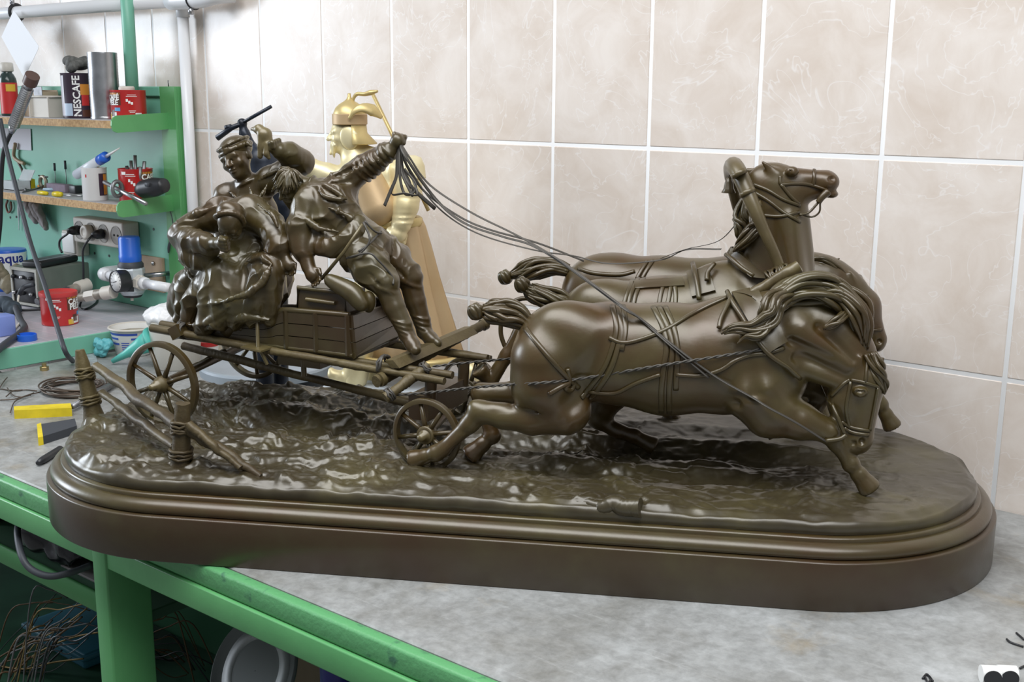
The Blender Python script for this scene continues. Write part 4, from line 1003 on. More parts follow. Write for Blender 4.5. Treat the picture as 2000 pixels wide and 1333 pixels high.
# ------------------------------------------------------------------ the people of the sculpture
def unit(v): v = np.array(v, float); return v/(np.linalg.norm(v)+1e-12)
def frame(fwd, up):
    f = unit(fwd); u = np.array(up, float); u = unit(u-f*(u@f)); r = np.cross(f, u); return r, f, u
def rotm(r, f, u): return Matrix(((r[0], f[0], u[0]), (r[1], f[1], u[1]), (r[2], f[2], u[2])))
def head(c, C0, fwd, up, s, face=True, beard=False, ears=True):
    r, f, u = frame(fwd, up); R_ = rotm(r, f, u); C0 = np.array(C0, float)
    P_ = lambda x, y, z: C0+s*(r*x+f*y+u*z)
    e = lambda p, rad, k, op='+': c.ell(P_(*p), [q*s for q in rad], k*s, R_, op)
    n = lambda a, b, ra, rb, k, op='+': c.cone(P_(*a), P_(*b), ra*s, rb*s, k*s, None, op)
    e((0, 0.0, 0.18), (0.74, 0.88, 0.82), 0.2); e((0, 0.28, -0.35), (0.58, 0.60, 0.66), 0.3); e((0, 0.55, -0.86), (0.27, 0.26, 0.2), 0.3)
    if not face: return P_
    n((-0.42, 0.72, 0.14), (0.42, 0.72, 0.14), 0.13, 0.13, 0.15)
    for q in (-1, 1):
        e((0.29*q, 0.90, -0.03), (0.19, 0.15, 0.12), 0.08, '-'); e((0.29*q, 0.72, -0.04), (0.14, 0.13, 0.115), 0.03)
        n((0.15*q, 0.86, 0.06), (0.45*q, 0.76, 0.05), 0.05, 0.05, 0.05)
        e((0.42*q, 0.55, -0.28), (0.22, 0.24, 0.2), 0.2)
        if ears: e((0.74*q, -0.02, -0.08), (0.09, 0.2, 0.28), 0.06)
    n((0, 0.86, 0.08), (0, 1.06, -0.28), 0.09, 0.14, 0.10); e((0.12, 0.95, -0.30), (0.09, 0.1, 0.08), 0.05); e((-0.12, 0.95, -0.30), (0.09, 0.1, 0.08), 0.05)
    e((0, 0.86, -0.52), (0.22, 0.10, 0.065), 0.06); e((0, 0.84, -0.66), (0.18, 0.10, 0.065), 0.06)
    n((-0.2, 0.95, -0.585), (0.2, 0.95, -0.585), 0.035, 0.035, 0.05, '-')
    if beard:
        for i in range(9):
            x = -0.45+0.9*i/8; n((x, 0.55+0.25*(1-abs(x)), -0.62), (x*0.6, 0.75, -1.35+0.5*abs(x)), 0.14, 0.05, 0.06)
    return P_
def hand(c, wrist, palm, tip, side, s=0.0078, curl=0.5):
    """palm centre and finger direction; side = direction across the palm to the thumb"""
    wrist, palm, tip, side = [np.array(q, float) for q in (wrist, palm, tip, side)]
    d = unit(tip-palm); sd = unit(side-d*(side@d)); nn = np.cross(d, sd); L_ = np.linalg.norm(tip-palm)
    c.cone(wrist, palm, s*0.95, s*1.0, 0.004); c.ell(palm, (s*1.25, s*1.25, s*1.25), 0.004)
    for i, q in enumerate((0.95, 0.34, -0.30, -0.9)):
        l = L_*(0.92, 1.0, 0.95, 0.78)[i]; b0 = palm+sd*s*q; b1 = b0+d*l*0.55-nn*l*0.05; b2 = b0+d*l*(0.98-0.3*curl)+nn*l*curl*0.5
        c.cone(b0, b1, s*0.40, s*0.36, 0.0012); c.cone(b1, b2, s*0.36, s*0.28, 0.0010)
    t0 = palm+sd*s*0.9-d*s*0.5; c.cone(t0, t0+sd*s*0.7+d*s*0.7, s*0.42, s*0.36, 0.0015); c.cone(t0+sd*s*0.7+d*s*0.7, t0+sd*s*0.7+d*s*1.6+nn*s*0.4, s*0.36, s*0.28, 0.001)
def fist(c, wrist, C0, d, side, s=0.0095):
    C0, d, side = np.array(C0), unit(d), np.array(side, float); sd = unit(side-d*(side@d)); nn = np.cross(d, sd)
    c.cone(wrist, C0, s*0.9, s*0.95, 0.004); c.ell(C0, (s*1.15, s*1.15, s*1.15), 0.003)
    for q in (0.9, 0.32, -0.28, -0.85):
        k0 = C0+sd*s*q+d*s*0.75+nn*s*0.3; c.cone(k0, k0+nn*s*0.75-d*s*0.1, s*0.42, s*0.40, 0.001); c.cone(k0+nn*s*0.75-d*s*0.1, k0+nn*s*0.5-d*s*0.9, s*0.40, s*0.34, 0.001)
    c.cone(C0+sd*s*1.0-d*s*0.2, C0+sd*s*0.9+d*s*0.7+nn*s*0.9, s*0.42, s*0.34, 0.0015)
def folds(c, lines, r=0.003, k=0.006, op='+', r1=None):
    for L_ in lines:
        Q = spline(L_, 4); m_ = len(Q)
        for i in range(m_-1):
            t = i/(m_-1); w = 0.35+0.65*math.sin(PI*min(1, t*1.05+0.02)); c.cone(Q[i], Q[i+1], r*w, r*w, k, None, op)

def vn3(p, s=0):
    i = np.floor(p).astype(np.int64); f = p-i; f = f*f*(3-2*f); out = 0
    for a in (0, 1):
        for b in (0, 1):
            for c_ in (0, 1):
                w = (f[:, 0] if a else 1-f[:, 0])*(f[:, 1] if b else 1-f[:, 1])*(f[:, 2] if c_ else 1-f[:, 2])
                out = out+w*_hash(i[:, 0]+a, (i[:, 1]+b)*57+(i[:, 2]+c_)*131, s)
    return out
def normals_of(V, F):
    n = np.cross(V[F[:, 2]]-V[F[:, 0]], V[F[:, 3]]-V[F[:, 1]]); N_ = np.zeros_like(V)
    for k_ in range(4): np.add.at(N_, F[:, k_], n)
    return N_/(np.linalg.norm(N_, axis=1)[:, None]+1e-12)
def cloth(me_o, amp, scale, keep, seed=1, warp=0.012, dirs=None):
    """press drapery wrinkles into a cast figure; keep = spheres left smooth"""
    me = me_o.data; n = len(me.vertices); V = np.empty(n*3, np.float32); me.vertices.foreach_get('co', V); V = V.reshape(-1, 3).astype(float)
    F = np.empty(len(me.polygons)*4, np.int32); me.polygons.foreach_get('vertices', F); F = F.reshape(-1, 4); N_ = normals_of(V, F)
    sc = np.array(scale)
    w = np.stack([vn3(V*38+q*9.1, seed+q) for q in range(3)], 1)-0.5
    r = 1-np.abs(2*vn3((V+w*warp*2)*sc, seed+11)-1); r2 = 1-np.abs(2*vn3((V+w*warp)*sc*1.9+5, seed+23)-1)
    d = (r**2-0.35)*amp+(r2**2-0.35)*amp*0.35
    for c0, rad in keep:
        q = np.linalg.norm(V-np.array(c0), axis=1); d = d*np.clip((q-rad)/(rad*0.35), 0, 1)
    V = V+N_*d[:, None]; me.vertices.foreach_set('co', V.astype(np.float32).ravel()); me.update()

# ---- driver
K = lambda px, py, d=0.0: C(px, py, 0.0+d)
c = Clay()
Rt = Matrix.Rotation(-0.5, 3, 'Y')
c.ell(K(648, 424, -0.004), (0.039, 0.034, 0.044), 0.006, Rt)
c.cone(K(612, 388, -0.012), K(664, 376, 0.008), 0.0235, 0.0235, 0.008)
c.cone(K(650, 395, 0.0), K(676, 440, 0.0), 0.028, 0.026, 0.008)
c.cone(K(688, 452, 0.0), K(722, 486, 0.0), 0.027, 0.032, 0.006)
# coat hem rolling over the lap
c.chain([K(583, 455, -0.020), K(612, 478, -0.036), K(648, 484, -0.040), K(682, 466, -0.034), K(703, 432, -0.016)], [0.007, 0.010, 0.011, 0.010, 0.007], 0.006, 4)
c.cone(K(600, 440, -0.012), K(640, 465, -0.02), 0.024, 0.022, 0.006)
# raised arm with reins
c.chain([K(664, 372, 0.012), K(690, 342, 0.022), K(728, 316, 0.03), K(760, 295, 0.03)], [0.0215, 0.0178, 0.0158, 0.0118], 0.005)
fist(c, K(764, 291, 0.03), K(777, 274, 0.03), K(782, 255, 0.03)-K(777, 274, 0.03), np.array([1.0, 0.1, 0.15]), 0.0084)
# lowered arm
c.chain([K(602, 396, -0.026), K(584, 442, -0.040), K(594, 492, -0.046)], [0.0205, 0.0180, 0.0150], 0.005)
c.chain([K(594, 490, -0.046), K(603, 522, -0.050)], [0.0118, 0.0098], 0.002)
hand(c, K(603, 522, -0.05), K(611, 537, -0.052), K(627, 560, -0.054), np.array([0.7, -0.2, 0.5]), 0.0082, 0.55)
# neck, collar and head
c.cone(K(628, 374, 0.0), K(592, 364, -0.006), 0.0165, 0.0142, 0.004)
c.ell(K(607, 369, -0.003), (0.0050, 0.0185, 0.0205), 0.002, Matrix.Rotation(0.28, 3, 'Y'))
HK = K(570, 362, -0.012)
fw = K(532, 392, -0.040)-HK
head(c, HK, fw, K(586, 326, -0.004)-HK, 0.0225, beard=True)
# legs: breeches and boots
c.chain([K(704, 500, -0.020), K(724, 522, -0.030), K(753, 556, -0.034)], [0.0275, 0.0260, 0.0195], 0.005)
c.chain([K(732, 484, 0.020), K(768, 510, 0.028), K(800, 543, 0.032)], [0.0280, 0.0250, 0.0195], 0.005)
for pts, d, foot in (([(756, 566), (770, 600), (788, 636), (795, 655)], -0.034, [(795, 655), (806, 674), (812, 684)]), ([(803, 555), (812, 590), (824, 628), (829, 648)], 0.032, [(829, 648), (842, 663), (853, 670)])):
    c.chain([K(*p, d) for p in pts], [0.0158, 0.0150, 0.0122, 0.0104], 0.002)
    c.chain([K(*foot[0], d), K(*foot[1], d-0.006), K(*foot[2], d-0.012)], [0.0108, 0.0098, 0.0075], 0.004)
    a, b = K(*pts[2], d), K(*pts[3], d)
    for t in (-0.5, 0.0, 0.5, 1.0):
        q = a+(b-a)*t; c.ell(q, (0.0142-0.001*t, 0.0142-0.001*t, 0.0034), 0.002, Matrix.Rotation(0.35+0.2*t, 3, 'Y'))
    c.ell(K(pts[0][0]-2, pts[0][1]-6, d), (0.0205, 0.0205, 0.0060), 0.003, Matrix.Rotation(0.5, 3, 'Y'))
# modelled folds
folds(c, [[K(628, 360, -0.018), K(648, 370, -0.022), K(674, 388, -0.020)], [K(622, 364, -0.022), K(632, 382, -0.032), K(655, 389, -0.032), K(676, 389, -0.020)],
          [K(634, 350, -0.006), K(664, 336, 0.006), K(700, 322, 0.014)], [K(622, 362, -0.016), K(656, 350, 0.0), K(694, 336, 0.008)],
          [K(590, 420, -0.046), K(620, 445, -0.046), K(660, 452, -0.044)], [K(640, 405, -0.036), K(678, 420, -0.030), K(698, 446, -0.022)]], 0.0026, 0.003)
folds(c, [[K(600, 425, -0.05), K(625, 448, -0.050), K(665, 448, -0.046)], [K(640, 362, -0.016), K(676, 356, -0.002), K(704, 346, 0.006)], [K(655, 346, 0.0), K(688, 330, 0.008), K(712, 314, 0.014)],
          [K(722, 536, -0.055), K(742, 560, -0.055)], [K(768, 520, 0.004), K(788, 540, 0.012)]], 0.0028, 0.004, '-')
for i in range(7):
    t = i/6; a = K(706+54*t, 336-40*t, 0.026+0.004*t); c.ell(a, (0.0034, 0.0182-0.0055*t, 0.0182-0.0055*t), 0.003, Matrix.Rotation(-0.68, 3, 'Y'))
drv = mkc('driver', c, 0.0014, M_BRZ, BR); drv['label'] = 'bronze driver holding reins up in one hand'
cloth(drv, 0.0042, (42, 42, 30), [(HK, 0.032), (K(779, 272, 0.03), 0.018), (K(613, 540, -0.052), 0.024), (K(765, 590, -0.034), 0.028), (K(795, 650, -0.034), 0.034), (K(812, 580, 0.032), 0.028), (K(832, 645, 0.032), 0.034)], 4)
bd = bvh_of(drv)
def cap_hair(h, dirs, seed, rs=0.0026):
    rr = random.Random(seed); out = []
    for d0, d1 in dirs:
        a = np.array(d0); b = np.array(d1); m_ = (a+b)/2+np.array([rr.uniform(-.002, .002), rr.uniform(-.002, .002), 0.004])
        out.append(tube(spline([a, m_, b], 4), [rs*0.6, rs, rs*0.3], 6))
    return mk('hair', join(*out), M_BRZ, h)
dirs = []
r_, f_, u_ = frame(fw, K(586, 326, -0.004)-HK)
for i in range(60):
    a = rnd.uniform(-1.9, 1.9); p0 = HK+0.0225*(u_*1.06-f_*0.35+r_*0.25*rnd.uniform(-1, 1)); e = rnd.uniform(1.0, 1.18)
    dirs.append((p0, HK+0.0225*(r_*0.92*math.sin(a)*e+f_*0.95*math.cos(a)*e+u_*rnd.uniform(0.2, 0.62))))
cap_hair(drv, dirs, 5)
mk('whip', tube([K(628, 545, -0.055), K(672, 492, -0.062), K(708, 438, -0.05)], [0.0026, 0.0024, 0.0020], 7), M_BRZY, drv)
for L_ in ([(710, 434, -0.042), (722, 470, -0.048), (700, 498, -0.056), (676, 505, -0.058)], [(744, 452, -0.01), (722, 476, -0.044), (700, 492, -0.056)],
           [(680, 503, -0.058), (720, 495, -0.058), (738, 508, -0.054), (766, 540, -0.04), (768, 556, -0.045)], [(712, 432, -0.04), (732, 452, -0.03), (745, 456, -0.012)]):
    mk('belt_cord', tube(spline([K(*p) for p in L_], 5), 0.0015, 6), M_ROPE, drv)
# rolled sack beside the driver
c = Clay(); c.chain([K(645, 548, -0.058), K(664, 558, -0.060), K(688, 572, -0.062), K(706, 594, -0.062)], [0.0085, 0.0105, 0.0125, 0.0105], 0.003, 4)
c.chain([K(644, 545, -0.06), K(660, 568, -0.064)], [0.005, 0.003], 0.004); c.ell(K(720, 590, -0.05), (0.010, 0.010, 0.015), 0.004)
sk = mkc('rolled_sack', c, 0.0014, M_BRZ, BR)

# ---- passenger in a headcloth, arm flung up
Wp = lambda px, py, d=0.0: C(px, py, 0.035+d)
c = Clay()
c.chain([Wp(516, 545), Wp(504, 470), Wp(494, 410), Wp(488, 376)], [0.044, 0.036, 0.034, 0.026], 0.006, 0, (1, 0.80, 1))
c.cone(Wp(446, 384, -0.008), Wp(530, 354, 0.006), 0.0185, 0.0185, 0.006)
c.chain([Wp(444, 384, -0.010), Wp(431, 420, -0.018), Wp(440, 470, -0.03)], [0.0185, 0.0165, 0.014], 0.005)
c.chain([Wp(526, 350, 0.004), Wp(556, 340, 0.012), Wp(588, 320, 0.02)], [0.0195, 0.0185, 0.0165], 0.005)
c.chain([Wp(588, 314, 0.02), Wp(566, 302, 0.0), Wp(546, 294, -0.018)], [0.0180, 0.0165, 0.0125], 0.005)
fist(c, Wp(545, 294, -0.018), Wp(534, 287, -0.026), Wp(526, 270, -0.028)-Wp(534, 287, -0.026), np.array([-0.5, -0.7, 0.4]), 0.0082)
c.cone(Wp(490, 370, -0.004), Wp(472, 336, -0.014), 0.0150, 0.0125, 0.005)
c.ell(Wp(484, 357, -0.008), (0.0180, 0.0170, 0.0055), 0.003, Matrix.Rotation(-0.45, 3, 'Y'))
fw = np.array([-0.20, -0.96, -0.14]); HW = Wp(464, 307, -0.016)
WP_ = head(c, HW, fw, np.array([-0.34, 0.1, 1.0]), 0.0278)
folds(c, [[Wp(446, 372, -0.026), Wp(470, 392, -0.036), Wp(492, 399, -0.038), Wp(512, 380, -0.032), Wp(524, 356, -0.020)], [Wp(486, 362, -0.028), Wp(492, 380, -0.036), Wp(493, 398, -0.038)],
          [Wp(506, 352, -0.016), Wp(530, 338, -0.014), Wp(548, 330, -0.006)], [Wp(530, 376, -0.018), Wp(545, 350, -0.012), Wp(558, 336, -0.006)]], 0.0020, 0.002)
wo = mkc('passenger', c, 0.0013, M_BRZ, BR); wo['label'] = 'bronze passenger in a knotted headcloth with one arm flung up'
cloth(wo, 0.0022, (46, 46, 34), [(HW, 0.037), (Wp(534, 285, -0.026), 0.018)], 9)
c = Clay(); r_, f_, u_ = frame(fw, (-0.34, 0.1, 1.0)); Rm = rotm(r_, f_, u_)
c.ell(WP_(0, -0.12, 0.42), (0.0238, 0.0262, 0.0195), 0.003, Rm)
for q in range(3):
    A_ = [WP_(0.80*math.cos(a), 0.92*math.sin(a)-0.10, 0.40+0.15*q+(0.14 if q % 2 else -0.10)*math.cos(a)) for a in np.linspace(0, 2*PI, 17)]
    for i in range(16): c.cone(A_[i], A_[i+1], 0.0034-0.0005*q, 0.0034-0.0005*q, 0.0012)
c.chain([WP_(-0.80, 0.0, 0.45), WP_(-1.05, 0.15, 0.42), WP_(-1.22, 0.2, 0.25)], [0.0045, 0.0035, 0.0016], 0.002)
mkc('headcloth', c, 0.0012, M_BRZ, wo)
c = Clay()
c.chain([Wp(492, 252, -0.03), Wp(506, 253, -0.03), Wp(518, 263, -0.03), Wp(526, 280, -0.03)], [0.0022, 0.0070, 0.0092, 0.0062], 0.003)
c.chain([Wp(512, 264, -0.034), Wp(510, 285, -0.036), Wp(508, 305, -0.036)], [0.0068, 0.0052, 0.0042], 0.003)
c.chain([Wp(522, 282, -0.034), Wp(520, 300, -0.036), Wp(525, 308, -0.034)], [0.0050, 0.0045, 0.0030], 0.002)
folds(c, [[Wp(506, 262, -0.042), Wp(508, 280, -0.042), Wp(506, 300, -0.042)], [Wp(516, 268, -0.042), Wp(516, 285, -0.042)]], 0.0020, 0.002, '-')
mkc('cloth_cap', c, 0.0012, M_BRZY, wo)

# ---- crouching passenger, face in hand
Fp = lambda px, py, d=0.0: C(px, py, -0.030+d)
c = Clay()
c.chain([Fp(400, 428, -0.006), Fp(436, 415, 0.0), Fp(490, 417, 0.0), Fp(522, 438, -0.002)], [0.0185, 0.0215, 0.0225, 0.0195], 0.006)
c.chain([Fp(505, 545, 0.010), Fp(486, 480, 0.012), Fp(470, 432, 0.008)], [0.038, 0.031, 0.026], 0.008, 0, (1, 0.8, 1))
# wide sleeve out to the elbow and back to the face
c.chain([Fp(402, 428, -0.006), Fp(374, 440, -0.018), Fp(352, 456, -0.026)], [0.0185, 0.0160, 0.0135], 0.005)
c.chain([Fp(352, 458, -0.026), Fp(374, 470, -0.044), Fp(404, 474, -0.058)], [0.0140, 0.0150, 0.0120], 0.005)
c.chain([Fp(356, 474, -0.026), Fp(372, 498, -0.036), Fp(398, 506, -0.042), Fp(412, 486, -0.052)], [0.0125, 0.0170, 0.0150, 0.0090], 0.008)
c.cone(Fp(404, 474, -0.058), Fp(424, 475, -0.066), 0.0088, 0.0080, 0.002)
fist(c, Fp(424, 475, -0.066), Fp(436, 475, -0.070), np.array([1.0, 0.1, 0.05]), np.array([0.0, -0.3, 1.0]), 0.0084)
# other arm, sleeve hanging
c.chain([Fp(520, 436, 0.0), Fp(536, 458, -0.010), Fp(548, 484, -0.016)], [0.0195, 0.0180, 0.0190], 0.005)
c.chain([Fp(548, 478, -0.016), Fp(540, 500, -0.020)], [0.0185, 0.0135], 0.005)
c.cone(Fp(556, 500, -0.02), Fp(565, 518, -0.022), 0.008, 0.007, 0.002); hand(c, Fp(558, 505, -0.02), Fp(565, 518, -0.022), Fp(572, 540, -0.022), np.array([0.9, -0.3, 0.1]), 0.0068, 0.3)
# bowed head
c.cone(Fp(462, 416, -0.004), Fp(456, 426, -0.040), 0.0145, 0.0135, 0.005)
HF = Fp(452, 432, -0.054)
FP_ = head(c, HF, np.array([-0.10, -0.55, -0.85]), np.array([0.05, -0.75, 0.6]), 0.0235)
# knees and spreading skirts
c.chain([Fp(500, 540, 0.0), Fp(524, 522, -0.026), Fp(530, 530, -0.032)], [0.032, 0.0195, 0.0165], 0.006)
c.chain([Fp(470, 530, 0.0), Fp(440, 540, -0.030), Fp(425, 552, -0.036)], [0.034, 0.0250, 0.0220], 0.008)
for (a0, a1, ad), (b0, b1, bd_), (e0, e1, ed), r0, r1 in (
        ((440, 530, 0.0), (375, 545, -0.012), (352, 622, -0.004), 0.024, 0.010), ((430, 545, -0.02), (385, 578, -0.030), (366, 632, -0.026), 0.024, 0.010),
        ((430, 550, -0.03), (415, 592, -0.044), (398, 640, -0.044), 0.024, 0.011), ((450, 550, -0.03), (440, 590, -0.046), (428, 628, -0.046), 0.026, 0.012),
        ((490, 550, -0.02), (470, 592, -0.040), (460, 626, -0.042), 0.028, 0.012), ((522, 530, -0.03), (505, 585, -0.038), (492, 622, -0.038), 0.022, 0.012),
        ((530, 530, -0.03), (532, 580, -0.032), (528, 622, -0.034), 0.017, 0.010), ((440, 540, 0.02), (370, 560, 0.02), (350, 600, 0.02), 0.030, 0.018), ((500, 560, 0.01), (480, 600, 0.0), (470, 625, 0.0), 0.044, 0.036)):
    c.chain([Fp(a0, a1, ad), Fp(b0, b1, bd_), Fp(e0, e1, ed)], [r0, (r0+r1)*0.48, r1], 0.007, 3)
folds(c, [[Fp(530, 515, -0.048), Fp(512, 552, -0.058), Fp(485, 572, -0.066), Fp(440, 588, -0.070), Fp(385, 598, -0.056)], [Fp(352, 505, -0.012), Fp(380, 552, -0.040), Fp(430, 570, -0.060)],
          [Fp(354, 634, -0.026), Fp(390, 634, -0.050), Fp(420, 618, -0.060), Fp(446, 600, -0.062)], [Fp(380, 648, -0.044), Fp(412, 640, -0.054), Fp(440, 622, -0.058)], [Fp(446, 628, -0.056), Fp(480, 620, -0.054), Fp(525, 626, -0.046)],
          [Fp(340, 450, -0.036), Fp(356, 466, -0.044), Fp(388, 474, -0.062)], [Fp(343, 466, -0.038), Fp(370, 488, -0.052), Fp(408, 482, -0.066)], [Fp(350, 436, -0.030), Fp(385, 418, -0.026), Fp(420, 404, -0.020)],
          [Fp(505, 400, -0.018), Fp(530, 420, -0.024), Fp(542, 444, -0.030)], [Fp(480, 512, -0.046), Fp(510, 505, -0.046), Fp(530, 516, -0.046)]], 0.0030, 0.004)
cr = mkc('passenger', c, 0.0014, M_BRZ, BR); cr['label'] = 'crouching bronze passenger in wide robes with bowed head'
cloth(cr, 0.0050, (38, 38, 26), [(HF, 0.032), (Fp(434, 475, -0.068), 0.018), (Fp(566, 522, -0.022), 0.02)], 15)
c = Clay(); r_, f_, u_ = frame((-0.10, -0.55, -0.85), (0.05, -0.75, 0.6)); Rm = rotm(r_, f_, u_)
c.ell(FP_(0, -0.34, 0.30), (0.0202, 0.0160, 0.0222), 0.003, Rm)
A_ = [FP_(0.84*math.cos(a), 0.02+0.12*math.sin(2*a), 0.22+0.88*math.sin(a)) for a in np.linspace(-0.3, PI+0.3, 17)]
for i in range(16): c.cone(A_[i], A_[i+1], 0.0030, 0.0030, 0.002)
mkc('kerchief', c, 0.0012, M_BRZ, cr)

# ---- reins
HND = K(781, 278, 0.03)
def rein(pts, r=0.0017, fl=(1.6, 0.6)): return tube(spline(pts, 7), r, 6, flat=fl)
HB = onto(bn, [(1220, 600)], 0.004)[0]
rn = [rein([HND, K(800, 308, 0.03), S(840, 362, 0.06), S(920, 415, 0.03), S(1000, 455, 0.0), S(1060, 488, -0.04), S(1120, 527, -0.10), S(1215, 598, -0.14)]+onto(bn, [(1260, 632), (1320, 680), (1400, 735), (1470, 780)], 0.004)+[S(1500, 796, -0.178), S(1555, 826, -0.174), S(1612, 862, -0.160)]),
      rein([HND, K(796, 312, 0.02), S(850, 388, 0.06), S(905, 435, 0.02), S(980, 462, 0.0), S(1040, 480, -0.03), S(1110, 522, -0.08), S(1215, 600, -0.142)]+onto(bn, [(1250, 626), (1300, 668), (1345, 705), (1385, 736)], 0.004)),
      rein([HND, K(792, 320, 0.03), S(830, 375, 0.07), S(900, 425, 0.06), S(960, 450, 0.06), S(1050, 475, 0.08), S(1140, 510, 0.105)], 0.0013),
      rein([HND, K(800, 330, 0.03), S(855, 405, 0.06), S(930, 455, 0.05), S(1040, 488, 0.03), S(1120, 500, 0.07), S(1190, 515, 0.07), S(1290, 508, 0.085), S(1340, 488, 0.06), S(1408, 487, 0.02)], 0.0012),
      rein([S(1290, 505, 0.085), S(1340, 487, 0.06), S(1405, 470, 0.04), S(1448, 425, 0.02)], 0.0008),
      # bunch hanging from the fist
      rein([HND, K(776, 310, 0.026), K(774, 345, 0.022), K(762, 375, 0.02), K(751, 402, 0.018)], 0.0026, (1.6, 0.5)),
      rein([HND, K(782, 315, 0.026), K(786, 342, 0.022), K(800, 372, 0.022), K(806, 382, 0.024), K(800, 352, 0.03), K(784, 325, 0.03)], 0.0012),
      rein([HND, K(780, 320, 0.022), K(782, 352, 0.02), K(790, 378, 0.02), K(806, 378, 0.02), K(812, 360, 0.022), K(790, 330, 0.026)], 0.0012),
      rein([K(778, 335, 0.024), K(770, 362, 0.02), K(766, 380, 0.02), K(790, 378, 0.016), K(815, 380, 0.018), K(806, 350, 0.024)], 0.0010),
      rein([HND, K(783, 312, 0.028), K(788, 338, 0.026), K(806, 368, 0.028), S(850, 408, 0.06)], 0.0020, (1.5, 0.5))]
mk('reins', join(*rn), M_ROPE, BR)
mk('bit_rein', join(tube(spline([S(1612, 862, -0.150), S(1640, 858, -0.152), S(1652, 850, -0.150)], 5), 0.0030, 8), tube(spline([S(1625, 790, -0.14), S(1636, 815, -0.15), S(1650, 850, -0.15)], 5), 0.0022, 8),
                    tube(spline([S(1595, 735, -0.09), S(1612, 775, -0.12), S(1625, 795, -0.14), S(1640, 840, -0.15)], 5), 0.0014, 6)), M_BRZ, BR)
mk('bit_rein', join(tube(spline([S(1618, 374, 0.01), S(1606, 385, 0.008), S(1598, 396, 0.008)], 5), [0.0055, 0.0045, 0.004], 8), tube(spline([S(1598, 396, 0.008), S(1580, 415, 0.006), S(1562, 420, 0.002)], 5), 0.0017, 6),
                    tube(spline([S(1602, 398, 0.008), S(1600, 415, 0.01), S(1585, 424, 0.01), S(1562, 418, 0.006)], 5), 0.0012, 6)), M_BRZ, BR)
# ------------------------------------------------------------------ statues behind the bronze
def thing(name, label, cat, loc=(0, 0, 0), rz=0.0, group=None):
    return tagit(empty(name, tuple(map(float, loc)), (0, 0, rz)), label, cat, group)
GD = 0.52
gb = S(705, 752, GD); gb[2] = 0.0
GW = BC+gb[0]*E1+gb[1]*E2
gold = thing('warrior_statue', 'gilded statue of a helmeted warrior standing behind the bronze cart', 'statue', (GW[0], GW[1], 0.0), TH)
def GS(px, py, d=0.0):
    p = S(px, py, GD+d); return np.array([p[0]-gb[0], p[1]-gb[1], p[2]])
GM = 1/1085.0
VF = np.array([-0.985, -0.16, 0.0]); VT = np.array([0.16, -0.987, 0.0])      # to the left of the view, toward the viewer
c = Clay()
HG = GS(677, 262)
head(c, HG, VF+VT*0.12, (0.0, 0, 1), 0.031, beard=True)
c.chain([HG+VF*0.024+np.array([0, 0, -0.022]), HG+VF*0.030+np.array([0, 0, -0.036])], [0.006, 0.0025], 0.003)
c.cone(GS(688, 285), GS(700, 325), 0.024, 0.030, 0.008)
c.cone(GS(694, 345, -0.02), GS(780, 338, 0.02), 0.030, 0.030, 0.012)
c.chain([GS(728, 350), GS(742, 400), GS(756, 445)], [0.058, 0.056, 0.054], 0.012, 0, (1, 0.8, 1))
c.chain([GS(680, 356, -0.02), GS(640, 342, -0.03), GS(600, 326, -0.03), GS(565, 312, -0.03)], [0.026, 0.0200, 0.0175, 0.014], 0.008)
c.chain([GS(792, 335, -0.02), GS(795, 370, -0.03), GS(792, 402, -0.04), GS(784, 438, -0.05)], [0.028, 0.0255, 0.0225, 0.0180], 0.008)
for i in range(6):
    q = GS(796-2*i, 380+11*i, -0.034-0.003*i); c.ell(q, (0.0255-0.0012*i, 0.0255-0.0012*i, 0.0045), 0.002)
fist(c, GS(783, 440, -0.05), GS(776, 458, -0.052), np.array([-0.3, -0.2, -1.0]), VF, 0.0150)
for px, d in ((700, -0.03), (735, 0.03)):
    c.chain([GS(px+40, 560, d), GS(px+5, 690, d), GS(px-5, 738, d)], [0.045, 0.024, 0.022], 0.01)
gbody = mkc('body', c, 0.0022, M_GOLDP, gold); gbody['label'] = 'pale gilded face, arms and mail'
# helmet with brim, neck guard and cheek piece
Rh = rotm(*frame(VF, (0, 0, 1)))
dome = lathe([(0.0295, -0.004), (0.0300, 0.0), (0.0290, 0.008), (0.0255, 0.016), (0.019, 0.0225), (0.010, 0.028), (0.005, 0.032), (0.0032, 0.037), (0.0026, 0.042)], 28)
h0 = GS(683, 229); hm_ = mk('helmet', xf(dome, T(*h0)), M_GOLD, gold)
mk('brow_band', xf(lathe([(0.0302, -0.013), (0.0316, -0.012), (0.0316, 0.005), (0.0302, 0.006)], 28, False, False), T(*h0)), M_GOLDR, hm_, sharp=40)
V, F = [], []
for i in range(13):
    a = -1.35+2.7*i/12; d_ = -VF*math.cos(a)+VT*math.sin(a)
    for r_, z in ((0.0295, -0.010), (0.0315, -0.028), (0.049, -0.046)): V.append(h0+d_*r_+np.array([0, 0, z]))
for i in range(12):
    for j_ in range(2): F.append((i*3+j_, i*3+3+j_, i*3+4+j_, i*3+1+j_))
ng = mk('neck_guard', (V, F), M_GOLD, hm_); sm = ng.modifiers.new('thick', 'SOLIDIFY'); sm.thickness = 0.002
c = Clay(); c.ell(HG+VT*0.024+np.array([0.008, 0, -0.006]), (0.017, 0.006, 0.022), 0.002, Matrix.Rotation(-0.2, 3, 'Y')); mkc('cheek_piece', c, 0.0016, M_GOLDP, hm_)
mk('plume', tube(spline([GS(690, 205), GS(690, 194), GS(697, 184), GS(712, 184), GS(724, 181), GS(738, 178)], 5), [0.0028, 0.0030, 0.0034, 0.0036, 0.0050, 0.0022], 8), M_GOLD, hm_)
